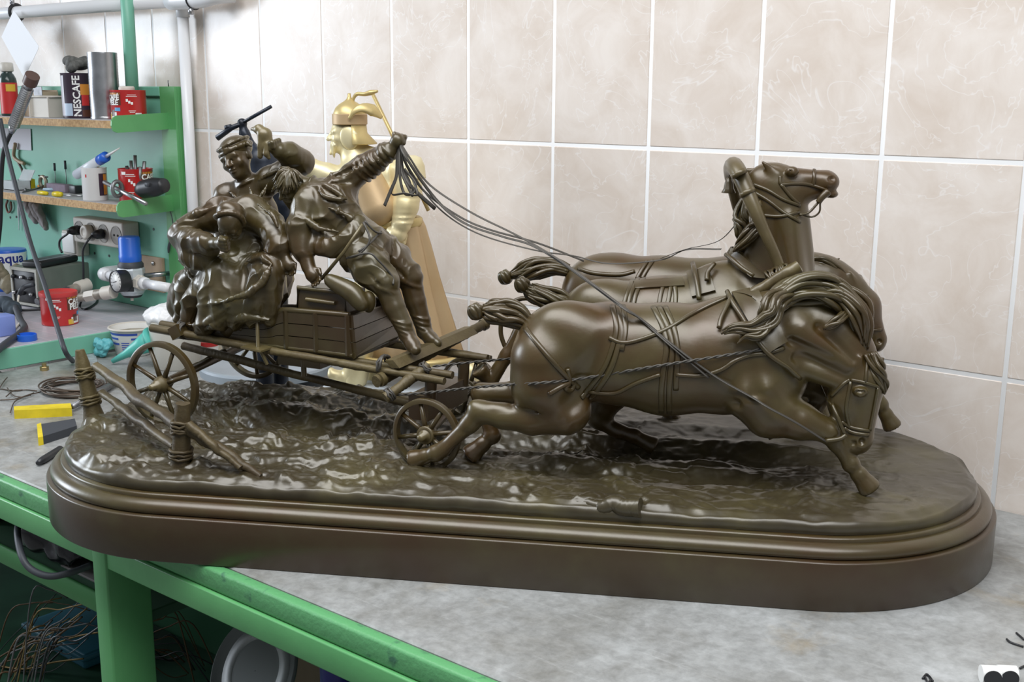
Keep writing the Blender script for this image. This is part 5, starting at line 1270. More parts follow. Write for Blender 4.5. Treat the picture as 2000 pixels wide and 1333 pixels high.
mk('crest_leaf', tube(spline([GS(682, 232, -0.036), GS(692, 218, -0.036), GS(708, 211, -0.03), GS(728, 216, -0.02), GS(746, 230, -0.01)], 5), [0.0025, 0.0040, 0.0070, 0.0100, 0.0030], 10, flat=(0.5, 1.2)), M_GOLD, hm_)
mk('rod', tube([GS(727, 182, 0.03), GS(837, 412, 0.03)], 0.0036, 8), M_GOLD, gold)
# mantle, robe, belt, pauldron, boots
c = Clay(); c.chain([GS(700, 318, 0.0), GS(760, 322, 0.01), GS(790, 330, 0.0)], [0.020, 0.026, 0.020], 0.01); c.cone(GS(715, 345, -0.035), GS(740, 405, -0.04), 0.030, 0.034, 0.01); mkc('breastplate', c, 0.0022, M_GOLDR, gold)
mk('pauldron', xf(lathe([(0.0100, 0.022), (0.020, 0.018), (0.026, 0.004), (0.028, -0.016), (0.0285, -0.018), (0.026, -0.018)], 24), T(*GS(801, 328, -0.02))), M_GOLDP, gold)
V, F = [], []; n = 64; rows = [(762, 424, 0.056), (764, 440, 0.060), (770, 480, 0.064), (778, 540, 0.070), (786, 600, 0.078), (792, 660, 0.088), (794, 700, 0.096)]
for j_, (px, py, r_) in enumerate(rows):
    q = GS(px, py)
    for k in range(n):
        a = 2*PI*k/n; w = 1+0.13*math.sin(7*a+0.6)*(0.25+j_/8)+0.07*math.sin(12*a+1.0)*(0.25+j_/8); V.append(q+np.array([r_*w*math.cos(a), 0.62*r_*w*math.sin(a), 0]))
for j_ in range(len(rows)-1):
    for k in range(n): F.append((j_*n+k, (j_+1)*n+k, (j_+1)*n+(k+1) % n, j_*n+(k+1) % n))
rb = mk('robe', (V, F), M_GOLDR, gold); sm = rb.modifiers.new('thick', 'SOLIDIFY'); sm.thickness = 0.004
mk('hem', xf(tube([(0.099*math.cos(a), 0.063*math.sin(a), 0) for a in np.linspace(0, 2*PI, 48)[:-1]], 0.007, 8, True), T(*GS(794, 696))), M_GOLD, rb)
mk('belt', xf(tube([(0.0600*math.cos(a), 0.046*math.sin(a), 0) for a in np.linspace(0, 2*PI, 40)[:-1]], 0.009, 8, True, flat=(0.5, 1)), T(*GS(758, 432))), M_GOLD, gold)
mk('scabbard', tube([GS(735, 470, -0.06), GS(748, 560, -0.07), GS(755, 620, -0.075)], [0.009, 0.008, 0.006], 8), M_GOLD, gold)
for px, py, d in ((690, 748, -0.03), (915, 772, 0.0)):
    c = Clay(); c.chain([GS(px+4, py-46, d), GS(px+4, py-22, d), GS(px+2, py-12, d)], [0.022, 0.021, 0.0195], 0.004)
    c.chain([GS(px, py-12, d), GS(px-22, py-10, d), GS(px-40, py-17, d), GS(px-44, py-26, d)], [0.016, 0.0120, 0.0085, 0.0035], 0.008); c.cone(GS(px+6, py-10, d), GS(px+6, py-4, d), 0.0150, 0.0150, 0.003)
    mkc('boot', c, 0.002, M_GOLDP, gold)
zb = GS(690, 752, -0.03)[2]
mk('base_board', bx(-0.060, 0.20, -0.11, 0.10, 0.0, max(0.006, zb), 0.004, 2), mat('pale_blue_board', (0.52, 0.57, 0.62), 0.45, var=0.15, scale=8), gold)

# soldier figurine raising a rifle
FD = 0.36
fb = S(505, 700, FD); fb[2] = 0; FW = BC+fb[0]*E1+fb[1]*E2
sol = thing('soldier_figurine', 'black figurine raising a rifle behind the headclothed passenger', 'figurine', (FW[0], FW[1], 0.0), TH)
def FS(px, py, d=0.0):
    p = S(px, py, FD+d); return np.array([p[0]-fb[0], p[1]-fb[1], p[2]])
M_NAVY = mat('navy_black_bronze', (0.010, 0.013, 0.020), 0.38, 0.3, col2=(0.022, 0.030, 0.048), scale=30)
c = Clay()
c.chain([FS(512, 318), FS(518, 360), FS(520, 420)], [0.030, 0.034, 0.030], 0.008); c.ell(FS(478, 318), (0.022, 0.022, 0.028), 0.004); c.cone(FS(486, 330), FS(500, 338), 0.014, 0.016, 0.006)
c.chain([FS(508, 312), FS(490, 292), FS(478, 262), FS(474, 246)], [0.016, 0.0115, 0.0085, 0.0060], 0.005); c.ell(FS(473, 241), (0.0085, 0.008, 0.0085), 0.002)
c.chain([FS(530, 330), FS(552, 400), FS(560, 425)], [0.02, 0.012, 0.010], 0.006)
for px, d in ((505, -0.02), (535, 0.02)):
    a = FS(px, 425, d); e = a.copy(); e[2] = 0.02; c.chain([a, (a+e)/2, e], [0.026, 0.018, 0.014], 0.008); c.ell(e+np.array([-0.012, 0, -0.008]), (0.026, 0.012, 0.012), 0.004)
mkc('body', c, 0.002, M_NAVY, sol)
mk('rifle', join(tube([FS(424, 270, -0.004), FS(452, 250, -0.004), FS(473, 241, -0.004)], [0.0052, 0.0046, 0.0036], 8), tube([FS(470, 242, -0.004), FS(530, 208, -0.004)], 0.0030, 8), tube([FS(440, 250, -0.004), FS(452, 247, -0.004)], 0.0042, 8)), M_NAVY, sol)
mk('stand', bx(-0.06, 0.06, -0.05, 0.05, 0, 0.012, 0.003, 2), M_NAVY, sol)
# round turntable
tt = Hz(520, 706, 0.05)
turn = thing('turntable', 'round grey modelling turntable on the bench under the cart', 'turntable', (tt[0], tt[1], 0.0))
mk('plate', lathe([(0.118, 0.028), (0.130, 0.030), (0.131, 0.044), (0.128, 0.048), (0.122, 0.0485), (0.120, 0.047)], 48), mat('grey_blue_enamel', (0.33, 0.38, 0.43), 0.4, var=0.15, scale=9), turn, sharp=40)
mk('foot', lathe([(0.115, 0.0), (0.112, 0.012), (0.108, 0.028)], 40), mat('black_cast', (0.03, 0.04, 0.05), 0.5), turn, sharp=40)
# ------------------------------------------------------------------ raised desk and tool shelf at the left
DZ = 0.048
def mat_cloth():
    m = bpy.data.materials.new('gridded_oilcloth'); nt, b = nodes_of(m); L = nt.links.new; N = nt.nodes.new
    tc = N('ShaderNodeTexCoord'); br = N('ShaderNodeTexBrick'); L(tc.outputs['Object'], br.inputs['Vector']); br.offset = 0.0
    for k_, v in (('Scale', 1.0), ('Mortar Size', 0.0016), ('Brick Width', 0.052), ('Row Height', 0.04), ('Mortar Smooth', 0.4)): br.inputs[k_].default_value = v
    br.inputs['Color1'].default_value = (0.42, 0.42, 0.46, 1); br.inputs['Color2'].default_value = (0.46, 0.45, 0.49, 1); br.inputs['Mortar'].default_value = (0.56, 0.50, 0.54, 1)
    n = N('ShaderNodeTexNoise'); n.inputs['Scale'].default_value = 9; n.inputs['Detail'].default_value = 6; L(tc.outputs['Object'], n.inputs['Vector'])
    mx = N('ShaderNodeMix'); mx.data_type = 'RGBA'; mx.blend_type = 'MULTIPLY'; mx.inputs['Factor'].default_value = 0.5; L(br.outputs['Color'], mx.inputs['A']); L(n.outputs['Color'], mx.inputs['B'])
    mr = N('ShaderNodeMapRange'); mr.inputs['To Min'].default_value = 0.72; mr.inputs['To Max'].default_value = 1.25; L(n.outputs['Fac'], mr.inputs['Value']); L(mr.outputs['Result'], mx.inputs['B'])
    L(mx.outputs['Result'], b.inputs['Base Color']); b.inputs['Roughness'].default_value = 0.4
    return m
desk = thing('side_desk', 'green desk with gridded grey oilcloth top under the tool shelf', 'desk', (-0.05, -0.04, -0.85))
def dp(name, vf, m, smooth=False): return mk(name, ([(x+0.05, y+0.04, z+0.85) for x, y, z in vf[0]], vf[1]), m, desk, smooth)
dp('tabletop', bx(-1.5, -0.056, -0.95, -0.04, 0.030, DZ, 0.002, 1), mat_cloth())
dp('end_rail', bx(-0.056, -0.0505, -0.95, -0.04, 0.004, DZ-0.001, 0.0015, 1), M_GREENP)
dp('front_rail', bx(-1.5, -0.056, -0.958, -0.951, 0.004, DZ-0.001, 0.0015, 1), M_GREENP)
for x in (-1.45, -0.11):
    for y in (-0.93, -0.09): dp('leg', bx(x, x+0.045, y, y+0.045, -0.85, 0.030, 0.002, 1), M_GREENP)
# shelf unit
PY = -0.040
unit_ = thing('tool_shelf', 'green steel tool shelf with two chipboard shelves against the tiled wall', 'shelf', (-0.09, PY, DZ))
def sp(name, vf, m, smooth=False, par=None): return mk(name, ([(x+0.09, y-PY, z-DZ) for x, y, z in vf[0]], vf[1]), m, par or unit_, smooth)
sp('back_panel', bx(-1.5, -0.10, PY-0.004, PY+0.012, DZ, 0.587, 0.002, 1), M_GREENP)
sp('upright', join(bx(-0.118, -0.058, PY-0.012, PY-0.004, DZ, 0.588, 0.001, 1), bx(-0.064, -0.058, PY-0.004, -0.009, DZ, 0.588, 0.001, 1)), M_GREEN)
sp('top_rail', bx(-1.5, -0.118, PY-0.012, PY-0.004, 0.565, 0.588, 0.002, 1), M_GREENP)
SD = 0.142
for zt in (0.511, 0.321):
    y0, y1 = PY-0.005, PY-SD
    sp('shelf_board', prism([(-1.5, y0), (-0.094, y0), (-0.094, y1+0.012), (-0.150, y1), (-1.5, y1)], 0.017, 'z', zt-0.017), M_CHIP)
    sp('shelf_liner', prism([(-1.5, y0), (-0.096, y0), (-0.096, y1+0.014), (-0.150, y1+0.002), (-1.5, y1+0.002)], 0.0012, 'z', zt), mat('grey_liner', (0.46, 0.45, 0.46), 0.6, var=0.3, scale=16))
    rr_ = [(PY-0.005, zt-0.020), (PY-0.005, zt+0.018), (y1-0.004, zt+0.012), (y1-0.012, zt+0.008), (y1-0.017, zt), (y1-0.018, zt-0.010), (y1-0.014, zt-0.022), (y1-0.004, zt-0.026)]
    sp('bracket', prism(rr_, 0.004, 'x', -0.092), M_GREEN)
for k, (px, py) in enumerate(((265, 497), (185, 495), (213, 500), (300, 448), (20, 425), (32, 424))):
    q = Hy(px, py, PY-0.0045); sp('panel_hole', xf(lathe([(0.0035, 0), (0.0035, 0.0006)], 10), T(*q) @ RX(PI/2)), M_BLACK)
# pipes on the wall
pz = 0.777
pipe = thing('water_pipe', 'white plastic pipe running level along the tiled wall', 'pipe', (-0.6, -0.055, pz))
mk('tube', tube([(-1.4, 0, 0), (0.56, 0, 0.0)], 0.0155, 20), M_WPIPE, pipe); mk('elbow', tube(spline([(0.55, 0, 0), (0.66, 0, 0.0), (0.72, 0, 0.006), (0.74, 0.03, 0.01)], 4), 0.021, 18), M_WPIPE, pipe)
for px in (32, 380):
    q = Hy(px, 18, -0.055); mk('pipe_clamp', xf(tube([(0, 0.0185*math.cos(a), 0.0185*math.sin(a)) for a in np.linspace(0, 2*PI, 24)[:-1]], 0.0035, 6, True, flat=(1.6, 0.7), up=(1, 0, 0)), T(q[0]+0.6, 0, 0)), M_BLACK, pipe)
    mk('clamp_bolt', xf(lathe([(0.006, -0.004), (0.006, 0.008), (0.003, 0.010)], 10), T(q[0]+0.6, -0.01, -0.030 if px > 100 else 0.024)), M_STEEL, pipe)
vp = thing('drop_pipe', 'white plastic pipe dropping down the wall beside the green shelf', 'pipe', (-0.042, -0.030, DZ))
mk('tube', tube([(0, 0, 0), (0, 0, pz-DZ-0.005)], 0.0128, 20), M_WPIPE, vp); mk('socket', tube([(0, 0, pz-DZ-0.035), (0, 0, pz-DZ-0.006)], 0.0152, 20), M_WPIPE, vp)
gp = thing('green_post', 'green painted pipe post rising behind the tool shelf', 'post', (-0.187, -0.078, 0.5125))
gpm = mk('tube', tube([(0, 0, 0), (0, 0, 0.40)], 0.0148, 20), M_GREENP, gp); mk('foot_flange', lathe([(0.022, 0), (0.022, 0.004), (0.0148, 0.006)], 20), M_GREENP, gp)
# ------------------------------------------------------------------ things on the shelves
VA = -0.56           # angle from the shelf toward the viewer
def on(px, y, z): return (float(Hy(px, 300, y)[0]), y, z)
def tin(name, label, cat, loc, r, h, body, lid=None, lidm=None, prints=(), texts=(), group=None, rz=0.0):
    t = thing(name, label, cat, loc, rz, group)
    b = mk('body', lathe([(r*0.96, 0), (r, 0.0015), (r, h-0.0015), (r*1.02, h-0.0005), (r*1.02, h+0.0008), (r*0.97, h+0.0008), (r*0.96, h-0.004), (0.001, h-0.004)], 40), body, t, sharp=40)
    if lid: mk('lid', lathe([(r*1.03, h-lid*0.6), (r*1.05, h-lid*0.5), (r*1.05, h+lid*0.35), (r*1.0, h+lid*0.4), (r*0.9, h+lid*0.15), (0.001, h+lid*0.15)], 40), lidm, t, sharp=40)
    for a0, a1, z0, z1, m_ in prints: mk('print', patch(r, a0, a1, z0, z1), m_, b)
    for s, size, ang, z, m_, vert in texts: mk('lettering', wrap(text_vf(s, size, 0.0001, 0.0006), r+0.0004, ang, z, vert), m_, b, False)
    return t
P_WH = mat('print_white', (0.85, 0.84, 0.82), 0.4); P_BR = mat('print_brown', (0.10, 0.035, 0.02), 0.4); P_OR = mat('print_orange', (0.62, 0.24, 0.03), 0.4); P_BL = mat('print_sky', (0.12, 0.36, 0.62), 0.4)
P_DK = mat('print_dark_violet', (0.045, 0.028, 0.045), 0.4); P_RD = mat('print_red', (0.55, 0.03, 0.03), 0.4); P_YE = mat('print_yellow', (0.72, 0.46, 0.05), 0.4)
TZ = 0.5124
# upper shelf
th = thing('steel_canister', 'tall ribbed silver steel cylinder on the upper shelf', 'canister', on(212, -0.125, TZ))
prof = []
for i in range(45): prof.append((0.0335+0.0004*(i % 2), 0.152*i/44))
mk('body', lathe(prof+[(0.031, 0.152), (0.031, 0.03), (0.001, 0.03)], 40), M_STEEL, th, sharp=30); mk('base_ring', lathe([(0.0345, 0.0), (0.0348, 0.004), (0.0340, 0.006)], 40, False, False), M_STEEL, th)
n = tin('coffee_tin', 'tall dark coffee tin with vertical white lettering beside the silver cylinder', 'tin', on(160, -0.125, TZ), 0.0365, 0.105, P_DK, None, None,
        [(VA-1.5, VA-0.95, 0.006, 0.100, mat('print_grey', (0.50, 0.48, 0.52), 0.4)), (VA-0.95, VA-0.35, 0.006, 0.035, mat('print_paleblue', (0.45, 0.55, 0.68), 0.4)), (VA+0.25, VA+0.75, 0.03, 0.055, P_RD), (VA+0.2, VA+0.9, 0.055, 0.08, P_OR), (VA+0.25, VA+0.8, 0.004, 0.02, P_BR)],
        [('NESCAFE', 0.0235, VA-0.02, 0.052, P_WH, True)])
pos = on(160, -0.125, TZ+0.105)
c = Clay(); rr = random.Random(3)
for i in range(16): c.ell((rr.uniform(-0.022, 0.022), rr.uniform(-0.02, 0.02), 0.012+rr.uniform(0, 0.018)), (rr.uniform(.008, .014),)*3, 0.006)
w_ = mkc('wire_wool', c, 0.0018, mat('wire_wool', (0.15, 0.15, 0.14), 0.8, var=0.5, scale=120, bump=1.0, bscale=300)); w_.location = (pos[0]+0.004, pos[1], pos[2]+0.001)
tagit(w_, 'crumpled grey wire wool sitting on the dark coffee tin', 'wire wool')
pt = thing('plastic_tub', 'dirty white square plastic tub with scraper on the upper shelf', 'tub', on(104, -0.13, TZ), 0.2)
mk('shell', join(prism([(-0.032, -0.026), (0.032, -0.026), (0.032, 0.026), (-0.032, 0.026)], 0.003, 'z', 0), *[xf(bx(-0.034, 0.034, -0.0012, 0.0012, 0, 0.050, 0.0006, 1), RZ(a) @ T(0, d, 0)) for a, d in ((0, 0.027), (PI, 0.027), (PI/2, 0.033), (-PI/2, 0.033))]), M_OLDW, pt, False)
mk('rim', tube([(-0.036, -0.030, 0.05), (0.036, -0.030, 0.05), (0.036, 0.030, 0.05), (-0.036, 0.030, 0.05)], 0.0028, 6, True), M_OLDW, pt)
mk('scraper', bx(-0.03, 0.0, -0.02, -0.018, 0.02, 0.074, 0.0005, 1), M_STEELD, pt, False)
cb = thing('cardboard_box', 'small open cardboard box behind the white tub', 'box', on(88, -0.085, TZ), 0.0)
for i, v in enumerate((bx(-0.045, 0.045, -0.022, -0.020, 0.002, 0.062), bx(-0.045, 0.045, 0.020, 0.022, 0.002, 0.066), bx(-0.047, -0.045, -0.022, 0.022, 0.002, 0.062), bx(0.045, 0.047, -0.022, 0.022, 0.002, 0.062), bx(-0.047, 0.047, -0.022, 0.022, 0, 0.002))): mk('side' if i < 4 else 'bottom', v, M_CARD, cb, False)
rb_ = thing('spray_bottle', 'red labelled dark bottle with beige cap at the shelf end', 'bottle', on(27, -0.125, TZ))
mk('body', lathe([(0.020, 0), (0.0215, 0.002), (0.0215, 0.088), (0.0205, 0.094), (0.016, 0.104), (0.0125, 0.108), (0.0125, 0.114)], 28), mat('dark_glass', (0.03, 0.05, 0.045), 0.2), rb_, sharp=50)
mk('wrapper', lathe([(0.0219, 0.006), (0.0219, 0.084)], 28, False, False), P_RD, rb_); mk('cap', lathe([(0.015, 0.112), (0.0165, 0.114), (0.0160, 0.132), (0.012, 0.135), (0.001, 0.135)], 20), M_OLDW, rb_)
mk('print', patch(0.0221, VA-0.2, VA+0.9, 0.062, 0.080), P_YE, rb_)
def cafe(name, label, loc, r, h, ang, lid=None, lidm=None, open_=False):
    t = tin(name, label, 'tin', loc, r, h, M_RED, lid, lidm, [(ang-0.55, ang+0.55, h*0.50, h*0.93, P_BR), (ang-0.5, ang+0.5, h*0.86, h*0.92, P_OR), (ang-0.35, ang+0.25, h*0.06, h*0.26, P_WH), (ang-0.25, ang+0.1, h*0.12, h*0.34, P_BR), (ang+0.12, ang+0.5, h*0.30, h*0.42, P_BL), (ang-0.55, ang-0.2, h*0.04, h*0.2, P_YE),
            (ang+1.35, ang+1.75, h*0.08, h*0.24, P_WH)], [('CAFÉ', h*0.24, ang, h*0.76, P_WH, False), ('PELÉ', h*0.24, ang, h*0.585, P_WH, False)])
    b = t.children[0]
    for da, zz in ((0.85, 0.62), (0.98, 0.56), (1.12, 0.52)): mk('print', xf(patch(r, ang+da, ang+da+0.12, h*zz, h*(zz+0.09)), Matrix()), P_WH, b)
    for sg in (-1, 1):
        for zz, w in ((0.84, 0.5), (0.79, 0.62), (0.30, 0.4), (0.25, 0.3)): mk('print', patch(r, ang+sg*1.18-w/2, ang+sg*1.18+w/2, h*zz, h*(zz+0.018)), P_WH, b)
    for da, zz in ((-1.30, 0.62), (-1.16, 0.56), (-1.02, 0.50)): mk('print', patch(r, ang+da, ang+da+0.12, h*zz, h*(zz+0.09)), P_WH, b)
    mk('print', patch(r, ang-1.75, ang-1.45, h*0.84, h*0.93), P_WH, b)
    return t
cafe('coffee_tin', 'red coffee tin standing beside the silver cylinder on the upper shelf', (-0.141, -0.120, TZ), 0.0395, 0.066, VA-1.0)
q = (-0.145, -0.120, TZ+0.0625)
tagit(mk('tape_roll', lathe([(0.010, 0.004), (0.017, 0.004), (0.018, 0.007), (0.018, 0.012), (0.016, 0.016), (0.010, 0.016)], 24), M_OLDW, None, loc=(q[0], q[1], q[2]-0.003)), 'beige roll lying on the red tin of the upper shelf', 'roll')
tagit(mk('yellow_box', bx(-0.014, 0.014, -0.01, 0.01, 0, 0.026, 0.001, 1), P_YE, None, False, loc=on(246, -0.07, TZ)), 'small yellow box behind the silver cylinder', 'box')
nl = tagit(mk('nail', tube([(0, 0, 0), (0, 0, 0.014)], 0.0012, 6), M_STEELD, None, loc=tuple(Hy(329, 169, -0.045))), 'thin nail sticking up from the top of the green shelf', 'nail')
# lower shelf
LZ = 0.3224
def at2(px, y): return on(px, y, LZ)
jar = tin('plastic_jar', 'white plastic jar with dark label holding a tube on the lower shelf', 'jar', at2(181, -0.150), 0.0290, 0.076, M_WHITE, None, None, [(VA+0.35, VA+1.15, 0.012, 0.064, P_DK), (VA+0.75, VA+1.15, 0.014, 0.062, P_OR), (VA-0.75, VA-0.62, 0.055, 0.062, P_RD)])
a, b = Hy(168, 330, -0.150), Hy(210, 304, -0.150)
d = np.array(b)-np.array(a); sy = thing('sealant_tube', 'clear plastic tube with blue collar leaning out of the white jar', 'tube', tuple(a-d*0.45))
mk('barrel', tube([d*0.0, d*1.1], 0.0115, 16), mat('milky_plastic', (0.66, 0.70, 0.76), 0.35), sy); mk('collar', tube([d*1.1, d*1.38], 0.0122, 16), M_BLUE, sy); mk('nozzle', tube([d*1.38, d*2.0], [0.004, 0.0012], 10), M_WHITE, sy)
tagit(mk('stick', tube([(0, 0, 0), (0.001, 0, 0.085)], 0.0016, 6), M_CARD, None, loc=(at2(189, -0.150)[0], -0.150, LZ+0.004)), 'thin wooden stick standing in the white jar', 'stick')
cafe('coffee_tin', 'open red coffee tin filled with metal rods on the lower shelf', at2(262, -0.098), 0.0395, 0.076, VA+0.85)
for i in range(5):
    q = at2(250+i*6, -0.098+0.012*((i*7) % 3-1)); tagit(mk('metal_rod', tube([(0, 0, 0), (0.006*(i-2), 0.002, 0.052+0.012*(i % 3))], 0.0042, 8), M_STEELD, None, loc=(q[0], q[1], LZ+0.030)), 'dull metal rod standing in the open red tin', 'rod', 'metal rods in the open red tin')
bp_ = at2(298, -0.125); mt = thing('hand_drill', 'black rounded power tool with chrome spindle on the lower shelf', 'power tool', (bp_[0], bp_[1], LZ))
a, b = Hy(322, 362, -0.120), Hy(270, 372, -0.135); o_ = np.array(bp_[:2]+(LZ,))
mk('housing', tube(spline([a-o_, a+(b-a)*0.35-o_, a+(b-a)*0.8-o_, b-o_], 5), [0.016, 0.022, 0.021, 0.012], 16), M_BLACK, mt)
mk('switch', xf(bx(-0.007, 0.007, -0.004, 0.002, -0.003, 0.006, 0.001, 1), T(*(a+(b-a)*0.4-o_+np.array([0.004, -0.019, 0.006])))), M_RUBBER, mt)
sp0, sp1 = Hy(204, 356, -0.155), Hy(284, 381, -0.160); sp1[2] = LZ+0.006
wr = thing('chrome_rod', 'chrome rod with clamp lying across the lower shelf', 'rod', (sp1[0], sp1[1], LZ)); oo = np.array([sp1[0], sp1[1], LZ])
mk('shaft', tube([sp0-oo, sp1-oo], 0.0050, 12), M_STEEL, wr); mid = sp0+(sp1-sp0)*0.32-oo
mk('clamp', xf(tube([(0, 0.013*math.cos(a), 0.017*math.sin(a)) for a in np.linspace(0, 2*PI, 20)[:-1]], 0.005, 8, True), T(*mid)), M_STEELD, wr)
st = at2(112, -0.082)
tagit(mk('whetstone', bx(-0.046, 0.046, -0.012, 0.012, 0, 0.020, 0.002, 2), mat('lilac_stone', (0.24, 0.19, 0.24), 0.8, var=0.2, scale=50), None, True, loc=st), 'lilac grey whetstone block at the back of the lower shelf', 'whetstone')
tagit(mk('black_block', bx(-0.015, 0.015, -0.012, 0.012, 0, 0.020, 0.002, 2), M_BLACK, None, True, loc=at2(144, -0.082)), 'small black block beside the lilac whetstone', 'block')
cx_ = at2(28, -0.125); bxo = thing('clear_box', 'open clear plastic box at the left of the lower shelf', 'box', cx_, 0.0)
M_CLR = mat('clear_plastic', (0.75, 0.78, 0.80), 0.25, trans=0.55)
for v in (bx(-0.03, 0.03, -0.022, -0.0205, 0, 0.024), bx(-0.03, 0.03, 0.0205, 0.022, 0, 0.024), bx(-0.03, -0.0285, -0.022, 0.022, 0, 0.024), bx(0.0285, 0.03, -0.022, 0.022, 0, 0.024), bx(-0.03, 0.03, -0.022, 0.022, 0, 0.0015)): mk('side', v, M_CLR, bxo, False)
mk('lid', xf(bx(-0.03, 0.03, 0, 0.0015, 0, 0.03), T(0, 0.022, 0.024) @ RX(-0.5)), M_CLR, bxo, False)
lg = at2(56, -0.085); lgt = thing('yellow_canister', 'small yellow gas lighter can beside the clear box', 'can', lg); mk('body', bx(-0.010, 0.010, -0.007, 0.007, 0, 0.026, 0.002, 2), M_YEL, lgt); mk('valve', tube([(0, 0, 0.026), (0, 0, 0.034), (0.008, 0, 0.038)], 0.004, 8), M_STEELD, lgt)
cl = at2(80, -0.080); clt = thing('spring_clamp', 'dull metal clamp with round jaws on the lower shelf', 'clamp', cl)
mk('jaw', xf(tube([(0.015*math.cos(a), 0, 0.016+0.015*math.sin(a)) for a in np.linspace(-0.9, PI+0.9, 18)], 0.005, 8), T(0, 0, 0.003)), mat('dull_brass', (0.35, 0.31, 0.24), 0.5, 0.6), clt); mk('arm', tube([(-0.02, 0, 0.036), (0.024, 0, 0.034)], 0.0022, 6), M_STEELD, clt)
tools = [((75, 376), (92, 378), 0.0055, M_YEL, 'yellow and black handled screwdriver on the lower shelf'), ((100, 379), (120, 380), 0.0072, M_YEL, 'short yellow handled tool at the front of the lower shelf'),
         ((120, 381), (160, 383), 0.0022, M_STEEL, 'thin steel blade near the white jar'), ((40, 376), (80, 366), 0.0022, M_STEELD, 'dull steel scriber at the left of the lower shelf'), ((50, 372), (56, 362), 0.003, M_STEELD, 'short dull punch by the clear box'),
         ((85, 370), (135, 371), 0.0048, mat('blue_grey_plastic', (0.28, 0.40, 0.48), 0.4), 'blue grey plastic handle lying along the shelf'), ((136, 360), (157, 362), 0.0050, P_OR, 'orange handled tool behind the white jar'),
         ((140, 374), (158, 368), 0.0042, mat('olive_handle', (0.34, 0.30, 0.14), 0.5), 'olive coloured handle beside the white jar'), ((100, 366), (126, 362), 0.0055, mat('dark_green_cloth', (0.03, 0.06, 0.05), 0.7), 'dark rag scrap in front of the whetstone')]
for (x0, y0), (x1, y1), r_, m_, lab in tools:
    a, b = Hz(x0, y0, LZ+r_), Hz(x1, y1, LZ+r_)
    for q in (a, b): q[1] = min(-0.06, max(-0.172, q[1]))
    tagit(mk('hand_tool', tube([a-a, (b-a)*0.5, b-a], [r_*0.8, r_, r_*0.8], 10), m_, None, loc=tuple(a)), lab, 'tool')
for px, py0, py1, lab in ((108, 345, 319, 'left of two thin probes stuck upright behind the whetstone'), (129, 344, 314, 'right of two thin probes stuck upright behind the whetstone')):
    a = Hy(px, py0, -0.066); t_ = thing('probe', lab, 'probe', (a[0], -0.066, LZ)); hh = float(Hy(px, py1, -0.066)[2])-LZ
    mk('stem', tube([(0, 0, 0), (0, 0, hh*0.8)], 0.0010, 6), M_STEELD, t_); mk('tip', tube([(0, 0, hh*0.72), (0, 0, hh)], 0.0030, 8), M_RUBBER, t_)
# paper, card and hooks on the panel
q = [Hy(*p, PY-0.006) for p in ((0, 250), (60, 252), (62, 294), (0, 290))]
tagit(mk('card_sheet', ([tuple(np.array(p)-q[0]) for p in q]+[tuple(np.array(p)-q[0]+np.array([0, -0.001, 0])) for p in q], [(0, 1, 2, 3), (7, 6, 5, 4), (0, 4, 5, 1), (1, 5, 6, 2), (2, 6, 7, 3), (3, 7, 4, 0)]), mat('pale_card', (0.66, 0.66, 0.72), 0.6), None, False, loc=tuple(q[0])), 'pale card fixed to the green panel under the upper shelf', 'card')
def hang(name, label, cat, pts, y, r_, m_, n=6, rad=None):
    P = [np.array(Hy(px, py, y if len(p_) < 3 else p_[2])) for p_ in pts for px, py in [p_[:2]]]; o_ = P[0].copy()
    return tagit(mk(name, tube(spline([p-o_ for p in P], n), rad or r_, 8), m_, None, loc=tuple(o_)), label, cat)
hang('curved_tool', 'tan curved handle hanging on the green panel', 'tool', [(30, 280), (27, 305), (38, 316), (48, 320)], PY-0.014, 0.005, mat('tan_handle', (0.40, 0.30, 0.19), 0.5))
hang('curved_horn', 'dark curved strip hanging on the green panel', 'strip', [(36, 318), (44, 335), (44, 352)], PY-0.012, 0.0035, mat('dark_horn', (0.10, 0.08, 0.06), 0.5))
hang('cord_loop', 'reddish brown cord loop hanging under the lower shelf', 'cord', [(15, 392), (12, 402), (16, 415), (22, 408), (21, 394)], PY-0.010, 0.0028, mat('red_brown_cord', (0.22, 0.09, 0.06), 0.6))
hang('hook_tool', 'white capped tool hanging under the lower shelf', 'tool', [(37, 394), (37, 424), (37, 450)], PY-0.010, 0.003, M_WHITE, rad=[0.004, 0.0045, 0.0012, 0.001])
c = Clay()
for i, (x0, y0, x1, y1, r_) in enumerate(((54, 398, 70, 432, 0.012), (64, 400, 84, 440, 0.011), (72, 402, 90, 446, 0.010))): c.cone(Hy(x0, y0, PY-0.026-0.004*i), Hy(x1, y1, PY-0.024), r_, r_*0.7, 0.004)
o = mkc('hanging_rag', c, 0.002, mat('grey_rag', (0.34, 0.31, 0.30), 0.8, var=0.3, scale=40)); tagit(o, 'crumpled grey rag hanging under the lower shelf', 'rag')
cloth(o, 0.004, (60, 60, 22), [], 3)
hang('probe_lead', 'thin cable hanging in front of the green upright', 'cable', [(303, 384), (325, 400), (336, 425), (338, 455), (332, 470)], PY-0.017, 0.0011, M_RUBBER)
hang('lead_plug', 'small grey plug at the end of the hanging cable', 'plug', [(332, 470), (330, 482), (329, 494)], PY-0.017, 0.0026, M_RUBBER, rad=[0.0015, 0.0032, 0.0032, 0.0018])
